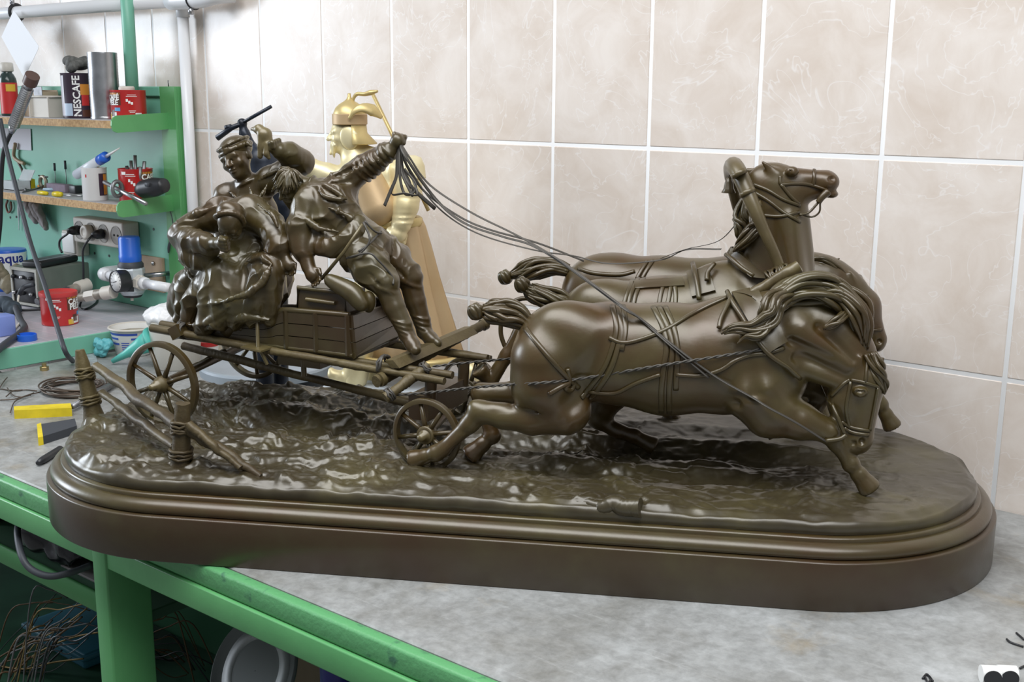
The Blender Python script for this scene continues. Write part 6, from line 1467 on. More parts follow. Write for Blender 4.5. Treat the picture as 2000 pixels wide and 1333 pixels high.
# paper tag, pneumatic handpiece and its hose
pp = [Hy(*p, -0.085) for p in ((27, 20), (76, 90), (74, 98), (49, 150), (44, 146), (3, 72))]
tagit(mk('paper_tag', ([tuple(np.array(p)-pp[0]) for p in pp]+[tuple(np.array(p)-pp[0]+np.array([0, -0.0006, 0])) for p in pp], [(0, 1, 2, 3, 4, 5), (11, 10, 9, 8, 7, 6)]+[(i, (i+1) % 6, 6+(i+1) % 6, 6+i) for i in range(6)]), mat('white_paper', (0.85, 0.86, 0.88), 0.6), None, False, loc=tuple(pp[0])), 'white paper sheet hanging from the pipe clamp', 'paper')
a, b = Hy(62, 152, -0.26), Hy(22, 258, -0.26)
hp = thing('handpiece', 'ribbed silver handpiece hanging in front of the upper shelf', 'tool', tuple(b)); d = a-b
pts = [d*t for t in np.linspace(0.12, 0.82, 41)]; rad = [0.0118+0.0022*(i % 2) for i in range(41)]
mk('grip', tube(pts, rad, 20), M_STEEL, hp, sharp=30); mk('tip', tube([d*0.0, d*0.14], [0.007, 0.011], 16), M_STEEL, hp); mk('collar', tube([d*0.82, d*0.92], [0.010, 0.008], 16), M_STEELD, hp)
mk('cap', tube([d*0.90, d*1.04], 0.0165, 20), mat('brown_cap', (0.10, 0.055, 0.045), 0.4), hp, sharp=40)
def hose(name, label, pts, r_, m_=None, n=8, cat='hose'):
    P = [np.array(p, float) for p in pts]; o_ = P[0].copy(); return tagit(mk(name, tube(spline([p-o_ for p in P], n), r_, 10), m_ or M_RUBBER, None, loc=tuple(o_)), label, cat)
hose('air_hose', 'dark grey hose running down across the desk to the bench', [Hy(0, 232, -0.30), Hy(12, 290, -0.30), Hy(32, 370, -0.31), Hy(58, 470, -0.33), Hy(88, 560, -0.39), Hy(112, 640, -0.43), Hy(128, 688, -0.45), Hz(142, 706, 0.007)], 0.0052)
hose('air_hose', 'black hose curving down from the silver handpiece', [Hy(22, 258, -0.26), Hy(12, 280, -0.26), Hy(5, 310, -0.26), Hy(2, 360, -0.26), Hy(0, 440, -0.26), Hy(-10, 520, -0.26)], 0.0055, M_BLACK)
# ------------------------------------------------------------------ power strip, regulator and things on the desk
ps = thing('power_strip', 'beige four socket power strip fixed to the green panel', 'power strip', tuple(Hy(200, 455, PY-0.030)))
o_ = np.array(ps.location); yF = PY-0.052
x0, x1 = float(Hy(143, 450, yF)[0]), float(Hy(240, 460, yF)[0]); z0, z1 = float(Hy(200, 481, yF)[2]), float(Hy(200, 431, yF)[2])
mk('housing', ([tuple(np.array(v)-o_) for v in bx(x0, x1, yF, PY-0.005, z0, z1, 0.005, 3)[0]], bx(x0, x1, yF, PY-0.005, z0, z1, 0.005, 3)[1]), M_OLDW, ps)
M_SOCK = mat('socket_grey', (0.30, 0.28, 0.25), 0.5)
sxs = [x0+(x1-x0)*t for t in (0.13, 0.37, 0.62, 0.87)]; zc = (z0+z1)/2; sr = 0.0215
for i, x in enumerate(sxs):
    s_ = mk('socket', xf(lathe([(sr*1.08, 0), (sr*1.08, 0.0012), (sr, 0.0014), (sr*0.96, 0.0006), (0.001, 0.0004)], 28), T(x-o_[0], yF-0.0002-o_[1], zc-o_[2]) @ RX(PI/2)), M_SOCK, ps, sharp=40)
    for dz in (-0.008, 0.008): mk('contact', xf(lathe([(0.0028, 0), (0.0028, 0.001)], 8), T(x-o_[0]+dz, yF-0.0012-o_[1], zc-o_[2]) @ RX(PI/2)), M_BLACK, s_)
tagit(mk('socket_adapter', xf(lathe([(0.0185, 0.002), (0.0185, 0.016), (0.016, 0.019), (0.010, 0.0195), (0.0095, 0.018), (0.001, 0.018)], 28), RX(PI/2)), M_OLDW, None, loc=(sxs[1], yF-0.002, zc)), 'round beige adapter plugged into the second socket', 'adapter')
for i, (pts, lab) in enumerate((([(sxs[0], yF-0.004, zc), (sxs[0], yF-0.03, zc)]+[tuple(Hy(px, py, yF-0.045)) for px, py in ((132, 457), (118, 468), (116, 482), (121, 494))], 'black plug and cable in the leftmost socket'),
                                ([(sxs[2], yF-0.004, zc), (sxs[2], yF-0.03, zc-0.002)]+[tuple(Hy(px, py, yF-0.05)) for px, py in ((172, 470), (162, 490), (163, 530), (162, 575), (156, 600))]+[tuple(Hz(px, py, DZ+0.003)) for px, py in ((168, 604), (188, 592), (190, 580))], 'black plug and long cable in the third socket'))):
    P = [np.array(p, float) for p in pts]; t_ = thing('power_plug', lab, 'plug', tuple(P[0])); Q = [p-P[0] for p in P]
    mk('plug_body', tube([Q[0], Q[1]*0.6, Q[1]*1.05], [0.013, 0.011, 0.006], 12), M_BLACK, t_); mk('cable', tube(spline(Q[1:], 6), 0.0028, 8), M_BLACK, t_)
sw = thing('wall_switch', 'white rocker switch box beside the power strip', 'switch', tuple(Hy(140, 476, PY-0.02))); o2 = np.array(sw.location); yS = PY-0.040
xa, xb = float(Hy(121, 470, yS)[0]), float(Hy(150, 470, yS)[0]); za, zb_ = float(Hy(140, 500, yS)[2]), float(Hy(140, 452, yS)[2])
v = bx(xa, xb, yS, PY-0.005, za, zb_, 0.004, 2); mk('housing', ([tuple(np.array(q)-o2) for q in v[0]], v[1]), M_OLDW, sw)
v = bx(xa+0.008, xb-0.008, yS-0.005, yS-0.0005, za+0.008, zb_-0.006, 0.002, 2); mk('rocker', ([tuple(np.array(q)-o2) for q in v[0]], v[1]), M_WHITE, sw)
# regulator
yr = -0.115; rc = Hy(257, 545, yr); rg = thing('air_regulator', 'compressed air regulator with blue knob and pressure gauge', 'regulator', (rc[0], yr, float(Hy(257, 575, yr)[2])))
ro = np.array(rg.location)
def rz_(py): return float(Hy(257, py, yr)[2])-ro[2]
zk0, zk1 = rz_(511), rz_(463); V, F = [], []; n = 40
for r_, z in ((0.0255, zk0), (0.0260, zk0+0.002), (0.0262, zk0+0.014), (0.0252, zk0+0.016), (0.0246, zk1-0.004), (0.0225, zk1), (0.001, zk1+0.001)):
    for k in range(n): a = 2*PI*k/n; q = r_*(1+(0.018 if k % 2 and z > zk0+0.012 else 0)); V.append((q*math.cos(a), q*math.sin(a), z))
for i in range(6):
    for k in range(n): F.append((i*n+k, i*n+(k+1) % n, (i+1)*n+(k+1) % n, (i+1)*n+k))
mk('knob', (V, F), M_BLUE, rg, sharp=40)
M_ALU = mat('regulator_grey', (0.55, 0.60, 0.64), 0.35, 0.2)
mk('collar', lathe([(0.0300, zk0-0.014), (0.0300, zk0-0.006), (0.0265, zk0-0.001), (0.026, zk0)], 30), M_RUBBER, rg, sharp=40)
mk('body', join(xf(lathe([(0.030, 0.006), (0.0325, 0.010), (0.0325, zk0-0.019), (0.030, zk0-0.0145)], 8), RZ(PI/8-0.05)), lathe([(0.024, 0.0), (0.027, 0.003), (0.027, 0.008)], 28)), M_ALU, rg, False)
mk('badge', xf(bx(0.0285, 0.0320, -0.0125, 0.0125, 0.012, 0.040, 0.001, 1), RZ(-0.83)), M_BLACK, rg); mk('badge_screw', xf(lathe([(0.003, 0), (0.003, 0.001)], 10), RZ(-0.83) @ T(0.0321, 0.004, 0.025) @ RY(PI/2)), M_STEEL, rg)
gx = float(Hy(229, 550, yr-0.045)[0])-ro[0]; gzz = float(Hy(229, 550, yr-0.045)[2])-ro[2]
gc = mk('gauge', xf(lathe([(0.0255, 0.0), (0.0265, 0.003), (0.0265, 0.028), (0.0245, 0.0285), (0.0240, 0.026), (0.001, 0.026)], 36), T(gx, -0.022, gzz) @ RX(PI/2)), M_BLACK, rg, sharp=40)
mk('dial', xf(lathe([(0.0236, 0.0262), (0.0236, 0.0268)], 36), T(gx, -0.022, gzz) @ RX(PI/2)), M_WHITE, gc); mk('needle', xf(bx(-0.014, 0.004, -0.0006, 0.0006, 0, 0.0004), T(gx, -0.0494, gzz) @ RX(PI/2) @ RZ(0.25)), M_BLACK, gc, False)
for k in range(11): a = -0.6+k*(PI+1.2)/10; mk('tick', xf(bx(0.0175, 0.0215, -0.0005, 0.0005, 0, 0.0004), T(gx, -0.0494, gzz) @ RX(PI/2) @ RZ(a)), M_BLACK, gc, False)
zp = rz_(549)
mk('union_nut', xf(lathe([(0.014, 0), (0.019, 0.002), (0.019, 0.016), (0.014, 0.018)], 6), T(0.028, 0.0, zp) @ RY(PI/2)), M_OLDW, rg, False); mk('outlet_pipe', join(tube([(0.044, 0, zp), (0.060, 0, zp)], 0.0145, 18), tube([(0.055, 0, zp), (0.150, 0, zp)], 0.0112, 18)), M_WPIPE, rg)
mk('inlet_pipe', tube([(-0.026, 0, zp+0.004), (-0.11, 0, zp+0.004)], 0.0105, 18), M_WPIPE, rg); mk('elbow', tube(spline([(-0.10, 0, zp+0.004), (-0.125, 0.004, zp+0.004), (-0.13, 0.03, zp+0.004), (-0.13, 0.066, zp+0.004)], 4), 0.0165, 18), M_WPIPE, rg)
mk('mounting_arm', tube([(0.02, 0.02, zp+0.012), (0.05, 0.045, zp+0.016), (0.055, 0.068, zp+0.016)], 0.006, 8), M_STEEL, rg); mk('drain', tube([(0.004, -0.004, 0.002), (0.006, -0.006, -0.014)], 0.004, 8), M_OLDW, rg)
mk('bottom_cap', lathe([(0.020, -0.006), (0.023, -0.003), (0.024, 0.0005)], 26), M_BLACK, rg)
q0, q1 = Hy(275, 497, PY-0.006), Hy(325, 572, PY-0.006)
pb = thing('mounting_board', 'small bare plywood board screwed to the panel behind the regulator', 'board', ((q0[0]+q1[0])/2, PY-0.010, float(q1[2]))); hw = (q1[0]-q0[0])/2
mk('plate', bx(-hw, hw, -0.004, 0.0045, 0, float(q0[2]-q1[2]), 0.001, 1), mat('plywood', (0.40, 0.29, 0.19), 0.7, var=0.2, scale=20), pb, False)
for dx, dz in ((0.6, 0.82), (0.6, 0.12)): mk('screw', xf(lathe([(0.005, 0), (0.005, 0.003), (0.002, 0.004)], 10), T(hw*dx*0.5, -0.0042, float(q0[2]-q1[2])*dz) @ RX(PI/2)), M_STEEL, pb)
# quick couplings in front of the regulator
M_FIT = mat('grimy_fitting', (0.42, 0.38, 0.32), 0.45, 0.3, var=0.35, scale=60)
for nm, lab, a, b in (('air_valve', 'upper brass and white air coupling left of the gauge', Hy(172, 556, -0.13), Hy(72, 590, -0.28)), ('air_valve', 'lower grimy air coupling left of the gauge', Hy(222, 570, -0.15), Hy(138, 585, -0.19))):
    d = b-a; t_ = thing(nm, lab, 'coupling', tuple(a))
    for i, (t0, t1, r_, m_) in enumerate(((0.0, 0.22, 0.0165, M_OLDW), (0.20, 0.42, 0.0125, M_FIT), (0.40, 0.62, 0.0145, M_STEELD if 'upper' in lab else M_OLDW), (0.60, 0.82, 0.0105, M_FIT), (0.80, 1.0, 0.0085, M_STEELD))):
        mk(('housing', 'sleeve', 'nut', 'barb', 'hose_tail')[i], tube([d*t0, d*t1], r_, 16 if i != 2 else 6), m_, t_, sharp=40)
# power supply with a black device on top
b0, b1, b2 = Hz(28, 605, DZ), Hz(82, 600, DZ), Hz(150, 566, DZ)
u = unit(np.array([b1[0]-b0[0], b1[1]-b0[1], 0])); ang = -0.10
pz_ = thing('power_supply', 'old grey green power supply box on the desk', 'power supply', (float(Hz(80, 603, DZ)[0]), float(Hz(80, 603, DZ)[1]), DZ), 0.12)
W_, D_, H_ = 0.105, 0.15, 0.098
mk('case', bx(-W_, 0, 0.0, D_, 0.004, H_, 0.003, 2), M_GREYB, pz_)
fp = mk('front_panel', bx(-W_+0.006, -0.006, -0.003, 0.001, 0.010, H_-0.008, 0.001, 1), mat('black_panel', (0.025, 0.025, 0.028), 0.5), pz_)
mk('front_frame', join(*[bx(*q) for q in ((-W_, 0, -0.006, 0.0, 0.004, 0.010), (-W_, 0, -0.006, 0.0, H_-0.008, H_), (-W_, -W_+0.007, -0.006, 0, 0.010, H_-0.008), (-0.007, 0, -0.006, 0, 0.010, H_-0.008))]), mat('dull_frame', (0.34, 0.33, 0.29), 0.5, 0.4), pz_, False)
for k in range(6): mk('terminal', xf(lathe([(0.005, 0), (0.005, 0.006), (0.003, 0.010)], 10), T(-0.09+0.034*(k % 3), -0.004, 0.074-0.040*(k//3)) @ RX(PI/2)), M_STEEL if k % 2 else M_BLACK, fp)
for k in range(4): mk('foot', xf(lathe([(0.006, 0), (0.006, 0.004)], 10), T(-0.01-0.085*(k % 2), 0.012+0.126*(k//2), 0)), M_BLACK, pz_)
ph = thing('black_device', 'flat black handheld device lying on the power supply', 'device', (pz_.location[0]-0.055, pz_.location[1]+0.065, DZ+H_+0.0005), 0.35)
mk('case', bx(-0.03, 0.03, -0.070, 0.070, 0, 0.017, 0.006, 3), M_BLACK, ph); mk('clip', bx(0.012, 0.020, -0.055, 0.050, 0.0165, 0.0185, 0.001, 1), mat('grey_clip', (0.16, 0.18, 0.20), 0.4), ph)
# aqua packet
ax_ = float(Hy(16, 520, -0.125)[0]); hA = float(Hy(16, 486, -0.125)[2])-DZ; rA = 0.050
bag = thing('filler_tub', 'blue and white tub lettered aqua behind the power supply', 'tub', (ax_, -0.125, DZ))
bd2 = mk('body', lathe([(rA*0.94, 0), (rA*0.97, 0.002), (rA, hA*0.5), (rA, hA-0.008), (rA*0.96, hA-0.002), (rA*0.7, hA), (0.001, hA)], 40), M_BLUE, bag, sharp=40)
V, F = [], []
for i in range(25):
    t = -1+2*i/24; a = VA+0.25+1.15*t; z0 = hA*(0.42+0.44*t*t); z1 = hA-0.008
    for z in (z0, max(z0, z1)): r_ = rA*(0.97+0.03*min(1, z/(hA*0.5)))+0.0004; V.append((r_*math.cos(a), r_*math.sin(a), z))
for i in range(24): F.append((2*i, 2*i+2, 2*i+3, 2*i+1))
mk('print', (V, F), P_WH, bd2)
mk('lettering', wrap(text_vf('aqua', 0.036, 0.0001, 0.0008), rA+0.0006, VA+0.30, hA*0.80), mat('print_navy', (0.02, 0.03, 0.22), 0.4), bd2, False)
cafe('coffee_tin', 'red coffee tin with red lid at the front of the desk', tuple(Hz(118, 632, DZ)), 0.0405, 0.072, VA+1.05, 0.010, mat('red_lid', (0.60, 0.05, 0.05), 0.35))
cp = Hz(53, 665, DZ); tagit(mk('bottle_cap', lathe([(0.0205, 0), (0.021, 0.001), (0.0205, 0.013), (0.019, 0.014), (0.0185, 0.003), (0.001, 0.003)], 28), M_BLUE, None, loc=tuple(cp), sharp=40), 'blue plastic cap lying on the oilcloth of the desk', 'cap')
# clutter at the left end of the desk
hose('rubber_hose', 'dark hose with elbow looping at the left of the desk', [Hz(-10, 690, DZ+0.008), Hz(10, 672, DZ+0.008), Hz(38, 652, DZ+0.009), Hz(48, 640, DZ+0.009), Hy(40, 625, -0.33), Hy(30, 600, -0.30)], 0.0075)
hose('white_lead', 'thin pale lead hanging over the power supply', [Hy(38, 570, -0.27), Hy(35, 590, -0.28), Hy(34, 612, -0.30), Hy(40, 628, -0.34), Hz(24, 648, DZ+0.004)], 0.0026, M_OLDW, cat='cable')
hose('pipe_fitting', 'grey elbow hose from the power supply panel', [Hy(66, 556, -0.25), Hy(50, 560, -0.26), Hy(42, 566, -0.27), Hy(38, 575, -0.27)], 0.006, M_RUBBER)
hose('desk_cable', 'dark cable lying behind the red tin', [Hz(20, 606, DZ+0.004), Hz(50, 606, DZ+0.004), Hz(90, 604, DZ+0.004)], 0.003, M_BLACK, cat='cable')
c = Clay(); 
for (px, py, r_) in ((6, 608, 0.022), (22, 604, 0.020), (10, 590, 0.018), (30, 612, 0.014)):
    q = Hy(px, py, -0.30); q[2] = max(q[2], DZ+r_*0.75); c.ell(q, (r_, r_, r_*0.8), 0.008)
o = mkc('dark_cloth', c, 0.0025, mat('slate_cloth', (0.05, 0.07, 0.09), 0.8, var=0.3, scale=60)); tagit(o, 'dark slate cloth bundled at the left of the desk', 'cloth'); cloth(o, 0.004, (45, 45, 45), [], 8)
bx0 = Hz(8, 655, DZ); tagit(mk('blue_block', bx(-0.022, 0.018, -0.02, 0.02, 0, 0.046, 0.003, 2), mat('periwinkle_plastic', (0.20, 0.27, 0.62), 0.4), None, True, loc=tuple(bx0)), 'periwinkle blue plastic block at the left edge of the desk', 'block')
q = Hz(8, 545, DZ); q = Hy(14, 545, -0.20); c = Clay()
for i in range(8): c.ell((q[0]+rnd.uniform(-.03, .03), q[1]+rnd.uniform(-.02, .02), DZ+0.02+rnd.uniform(0, .06)), (0.016, 0.014, 0.018), 0.006)
o = mkc('crumpled_bag', c, 0.003, mat('tan_bag', (0.28, 0.24, 0.16), 0.6, var=0.4, scale=40)); tagit(o, 'crumpled tan bag in front of the blue packet', 'bag'); cloth(o, 0.005, (50, 50, 50), [], 12)

# ------------------------------------------------------------------ things on the workbench
nt_ = thing('brass_nut', 'brass hex fitting lying alone on the workbench', 'fitting', tuple(Hz(87, 724, 0.0))); mk('hex', lathe([(0.0085, 0), (0.009, 0.001), (0.009, 0.008), (0.0085, 0.009)], 6), M_BRASS, nt_, False); mk('stub', lathe([(0.0048, 0.009), (0.0048, 0.016)], 14), M_BRASS, nt_, sharp=40)
cc = Hz(143, 764, 0.0); wc = thing('wire_coil', 'coil of brown wire lying on the bench behind the fence post', 'wire coil', tuple(cc))
rr = random.Random(5)
for i in range(7):
    R0 = 0.062+rr.uniform(-0.010, 0.008); ox, oy = rr.uniform(-.008, .008), rr.uniform(-.006, .006); z = 0.002+0.0022*i
    mk('loop', tube([(ox+R0*math.cos(a), oy+R0*0.86*math.sin(a), z+0.001*math.sin(3*a+i)) for a in np.linspace(0, 2*PI, 40)[:-1]], 0.0017, 6, True), mat('brown_wire', (0.12, 0.09, 0.07), 0.45, 0.6), wc)
mk('tail', tube(spline([(0.04, 0.05, 0.012), (-0.01, 0.075, 0.016), (-0.06, 0.09, 0.02)], 6), 0.0017, 6), MATS['brown_wire'], wc)
for i, (pts) in enumerate(([(0, 760), (30, 764), (50, 762), (72, 764)], [(0, 782), (30, 780), (55, 772), (80, 766)], [(14, 758), (25, 772), (40, 776), (60, 772)], [(20, 806), (28, 786), (45, 776), (66, 768)], [(0, 757), (8, 745), (14, 738)], [(12, 775), (26, 764), (44, 762)])):
    P = [np.array(Hz(px, py, 0.002+0.0012*i)) for px, py in pts]
    tagit(mk('loose_wire', tube(spline([p-P[0] for p in P], 6), 0.0012, 6), MATS['brown_wire'], None, loc=tuple(P[0])), 'loose crooked brown wire at the left edge of the bench', 'wire', 'loose wires on the bench')
def slab(name, label, cat, quad, z, h, m_, bev=0.002):
    P = [np.array(Hz(px, py, z+h)) for px, py in quad]; o_ = sum(P)/4; o_[2] = z
    V = [tuple(np.array([p[0]-o_[0], p[1]-o_[1], 0])) for p in P]+[tuple(np.array([p[0]-o_[0], p[1]-o_[1], h])) for p in P]
    return mk(name, (V, [(3, 2, 1, 0), (4, 5, 6, 7), (0, 1, 5, 4), (1, 2, 6, 5), (2, 3, 7, 6), (3, 0, 4, 7)]), m_, None, False, loc=tuple(o_)), o_
kn, ko = slab('yellow_handle', '', '', [(27, 802), (140, 797), (138, 788), (27, 794)], 0.0, 0.016, M_YEL)
kt = thing('pliers', 'pliers with thick yellow handle on the bench by the plinth', 'pliers', tuple(ko)); kn.parent = kt; kn.location = (0, 0, 0); kn.name = 'handle'
a, b = Hz(142, 795, 0.010), Hz(235, 742, 0.010); mk('jaw', tube([np.array(a)-ko, (np.array(a)+np.array(b))/2-ko, np.array(b)-ko], [0.005, 0.008, 0.005], 8), M_STEELD, kt)
k2, k2o = slab('cutter', '', '', [(84, 853), (150, 832), (146, 818), (78, 829)], 0.0, 0.014, M_RUBBER)
kt2 = thing('utility_knife', 'black and yellow knife half hidden by the plinth', 'knife', tuple(k2o)); k2.parent = kt2; k2.location = (0, 0, 0); k2.name = 'body'
k3, k3o = slab('end', '', '', [(74, 855), (84, 853), (80, 826), (72, 829)], 0.0, 0.0145, M_YEL); k3.parent = kt2; k3.location = tuple(k3o-k2o); k3.name = 'end_cap'
a, b = Hz(74, 905, 0.006), Hz(118, 878, 0.006); tagit(mk('marker', tube([a-a, (b-a)*0.2, b-a], [0.004, 0.0062, 0.0062], 10), M_BLACK, None, loc=tuple(a)), 'black pen lying on the bench against the plinth end', 'pen')
# striped tub
tb = Hz(252, 689, 0.0); tb[0] = max(tb[0], 0.006); st_ = thing('striped_tub', 'white dairy tub with blue stripes on the bench', 'tub', tuple(tb))
bd3 = mk('shell', lathe([(0.036, 0), (0.038, 0.002), (0.0485, 0.062), (0.0475, 0.062), (0.037, 0.010), (0.001, 0.010)], 40), mat('tub_white', (0.74, 0.74, 0.72), 0.4), st_, sharp=50)
mk('rim', xf(tube([(0.0505*math.cos(a), 0.0505*math.sin(a), 0.062) for a in np.linspace(0, 2*PI, 40)[:-1]], 0.0028, 8, True), Matrix()), M_OLDW, st_)
P_STR = mat('print_blue', (0.05, 0.10, 0.45), 0.4)
def cpatch(z0, z1, a0, a1, m_, name='print'):
    V, F = [], []; n = 24
    for i in range(n+1):
        a = a0+(a1-a0)*i/n
        for z in (z0, z1): r_ = 0.038+0.0105*(z-0.002)/0.060+0.0004; V.append((r_*math.cos(a), r_*math.sin(a), z))
    mk(name, (V, [(2*i, 2*i+2, 2*i+3, 2*i+1) for i in range(n)]), m_, bd3)
cpatch(0.050, 0.055, VA-1.5, VA+0.2, P_STR)
for z in (0.028, 0.040): cpatch(z, z+0.0045, VA-1.5, VA-0.75, P_STR); cpatch(z, z+0.0045, VA-0.1, VA+0.2, P_STR)
for z in (0.012, 0.017, 0.022, 0.027, 0.032): cpatch(z, z+0.002, VA-0.62, VA-0.2, P_STR)
cpatch(0.012, 0.050, VA+0.25, VA+1.2, mat('print_greyblue', (0.42, 0.48, 0.60), 0.4))
mk('paste', lathe([(0.044, 0.050), (0.03, 0.052), (0.001, 0.049)], 28, True, False), mat('dried_paste', (0.40, 0.36, 0.28), 0.8, var=0.3, scale=60), st_)
# white bucket under a plastic bag
wb = Hz(346, 716, 0.0); bk = thing('white_bucket', 'tall white bucket covered with a plastic bag behind the cart wheel', 'bucket', tuple(wb))
mk('pail', lathe([(0.046, 0), (0.048, 0.002), (0.055, 0.095), (0.0575, 0.096), (0.0575, 0.104), (0.054, 0.105), (0.054, 0.11), (0.001, 0.11)], 40), mat('milky_pail', (0.66, 0.64, 0.58), 0.4), bk, sharp=50)
c = Clay(); c.ell((0, 0, 0.112), (0.060, 0.060, 0.022), 0.01); c.ell((0.01, -0.01, 0.125), (0.036, 0.036, 0.014), 0.01)
bg_ = mkc('plastic_bag', c, 0.0025, mat('thin_white_bag', (0.82, 0.82, 0.83), 0.35), bk); cloth(bg_, 0.007, (34, 34, 40), [], 6)
# teal nozzle bottle, glove, papers
a, b = Hz(220, 706, 0.008), Hy(298, 664, -0.285); tl = thing('teal_funnel', 'teal plastic funnel leaning between the two tubs', 'funnel', tuple(a)); d = b-a
mk('cone', tube([d*0.0, d*0.35, d*0.7, d*1.0], [0.005, 0.009, 0.018, 0.026], 24), M_TEAL, tl)
mk('lip', tube([d*0.98, d*1.02], 0.0285, 24), M_TEAL, tl)
c = Clay(); g0 = Hz(202, 698, 0.0)
for i in range(9): c.ell((g0[0]+rnd.uniform(-.014, .014), g0[1]+rnd.uniform(-.014, .014), 0.010+rnd.uniform(0, 0.022)), (0.009, 0.008, 0.010), 0.004)
o = mkc('teal_glove', c, 0.0016, mat('teal_rubber', (0.13, 0.46, 0.50), 0.5)); tagit(o, 'crumpled teal rubber glove beside the striped tub', 'glove'); cloth(o, 0.004, (80, 80, 80), [], 5)
o, oo = slab('stained_paper', '', '', [(140, 703), (190, 705), (186, 690), (144, 690)], 0.0, 0.004, mat('stained_paper', (0.40, 0.46, 0.48), 0.7, var=0.4, scale=60)); tagit(o, 'paint stained grey paper on the bench by the glove', 'paper')
rt = Hz(405, 700, 0.0); rtn = thing('red_topped_tub', 'small white tub with red top behind the cart wheel', 'tub', tuple(rt)); mk('cup', lathe([(0.022, 0), (0.026, 0.03), (0.026, 0.032)], 24), M_WHITE, rtn, sharp=40); mk('cap', lathe([(0.027, 0.030), (0.0275, 0.031), (0.027, 0.040), (0.001, 0.041)], 24), M_RED, rtn, sharp=40)
# cut rings and shavings at the right front
for k, (px, py) in enumerate(((1932, 1330), (1965, 1330))):
    q = Hz(px, py+4, 0.0); t_ = thing('cut_ring', ('left' if k == 0 else 'right')+' of two white and black cut rings at the bench corner', 'ring', (q[0], q[1], 0.009), 0.6)
    mk('white_band', xf(lathe([(0.009, -0.009), (0.009, 0.009)], 24, True, True), RY(PI/2)), M_WHITE, t_, sharp=40); mk('black_face', xf(lathe([(0.0088, 0.0092), (0.0088, 0.0100)], 24), RZ(-PI/2) @ RY(PI/2)), M_BLACK, t_, sharp=40)
for pts, lab in (([(1966, 1249), (1975, 1256), (1999, 1264)], 'longer dark shaving at the right edge of the bench'), ([(1985, 1237), (2000, 1250)], 'short dark shaving just above the longer one at the right edge'), ([(1802, 1326), (1810, 1318), (1818, 1328), (1812, 1333), (1806, 1322)], 'curled dark shaving at the bottom of the picture'), ([(1815, 1322), (1822, 1331)], 'tiny straight shaving beside the curled one'), ([(1992, 1306), (2000, 1302)], 'dark sliver to the right of the cut rings')):
    P = [np.array(Hz(px, py, 0.0015)) for px, py in pts]; tagit(mk('metal_shaving', tube(spline([p-P[0] for p in P], 6), 0.0012, 6), M_BLACK, None, loc=tuple(P[0])), lab, 'shaving', 'metal shavings on the bench')

# ------------------------------------------------------------------ under the bench
SZ = -0.168
c = Clay(); rr = random.Random(8)
for i in range(26):
    q = Hy(62+rr.uniform(0, 115), 1060, -0.735+rr.uniform(-.03, .04)); z = SZ+0.022+rr.uniform(0, 0.062); c.ell((q[0], q[1], z), (0.034, 0.030, 0.026), 0.010)
o = mkc('black_bag', c, 0.004, mat('black_film', (0.016, 0.016, 0.020), 0.22)); tagit(o, 'crumpled black plastic bag on the shelf under the bench', 'bag'); cloth(o, 0.014, (20, 20, 24), [], 4)
me_ = o.data; co = np.empty(len(me_.vertices)*3, np.float32); me_.vertices.foreach_get('co', co); co = co.reshape(-1, 3); co[:, 2] = np.clip(co[:, 2], SZ+0.006, -0.066); me_.vertices.foreach_set('co', co.ravel()); me_.update()
cq = Hy(125, 1105, -0.785); tagit(mk('card_flat', bx(-0.03, 0.12, -0.02, 0.04, 0, 0.004, 0.001, 1), mat('grey_card', (0.22, 0.20, 0.19), 0.8), None, False, loc=(cq[0], -0.755, SZ+0.0005)), 'flat grey card under the black bag', 'card')
hose('thick_cable', 'thick grey cable looping out from under the bench', [Hy(40, 1012, -0.80), Hy(34, 1040, -0.84), Hy(42, 1085, -0.86), Hy(60, 1112, -0.86), Hy(95, 1126, -0.85), Hy(135, 1120, -0.83), Hy(180, 1104, -0.80)], 0.0052, M_RUBBER, cat='cable')
tagit(mk('dark_case', bx(-0.16, 0.0, -0.06, 0.06, 0, 0.09, 0.006, 2), M_BLACK, None, True, loc=(float(Hy(22, 1020, -0.72)[0]), -0.70, SZ+0.0005)), 'black case on the shelf under the bench edge', 'case')
BZ = -0.4505
rr = random.Random(21); wm = [mat('rusty_wire', (0.10, 0.055, 0.022), 0.6, 0.2), M_BLACK, mat('brass_wire', (0.24, 0.16, 0.06), 0.5, 0.5), mat('grey_wire', (0.10, 0.10, 0.10), 0.6, 0.3)]
for i in range(34):
    px, py = rr.uniform(-30, 60), rr.uniform(1210, 1330); L_ = rr.uniform(80, 190); a = rr.uniform(-0.75, -0.05); y = rr.uniform(-0.82, -0.74); cv = rr.uniform(-40, 40); P = []
    for t in (0, 0.33, 0.66, 1.0): P.append(np.array(Hy(px+L_*t*math.cos(a), py+L_*t*math.sin(a)-cv*math.sin(PI*t), y+0.06*t)))
    for p in P: p[2] = min(-0.22, max(BZ+0.003, p[2]))
    P[0][2] = BZ+0.004
    tagit(mk('scrap_wire', tube(spline([p-P[0] for p in P], 6), rr.choice((0.0009, 0.0013, 0.0018)), 5), wm[i % 4], None, loc=tuple(P[0])), ('rusty brown', 'black', 'brass coloured', 'grey steel')[i % 4]+' scrap wire in the springy pile left of the bench leg', 'wire', ('rusty', 'black', 'brass', 'grey')[i % 4]+' scrap wires under the bench')
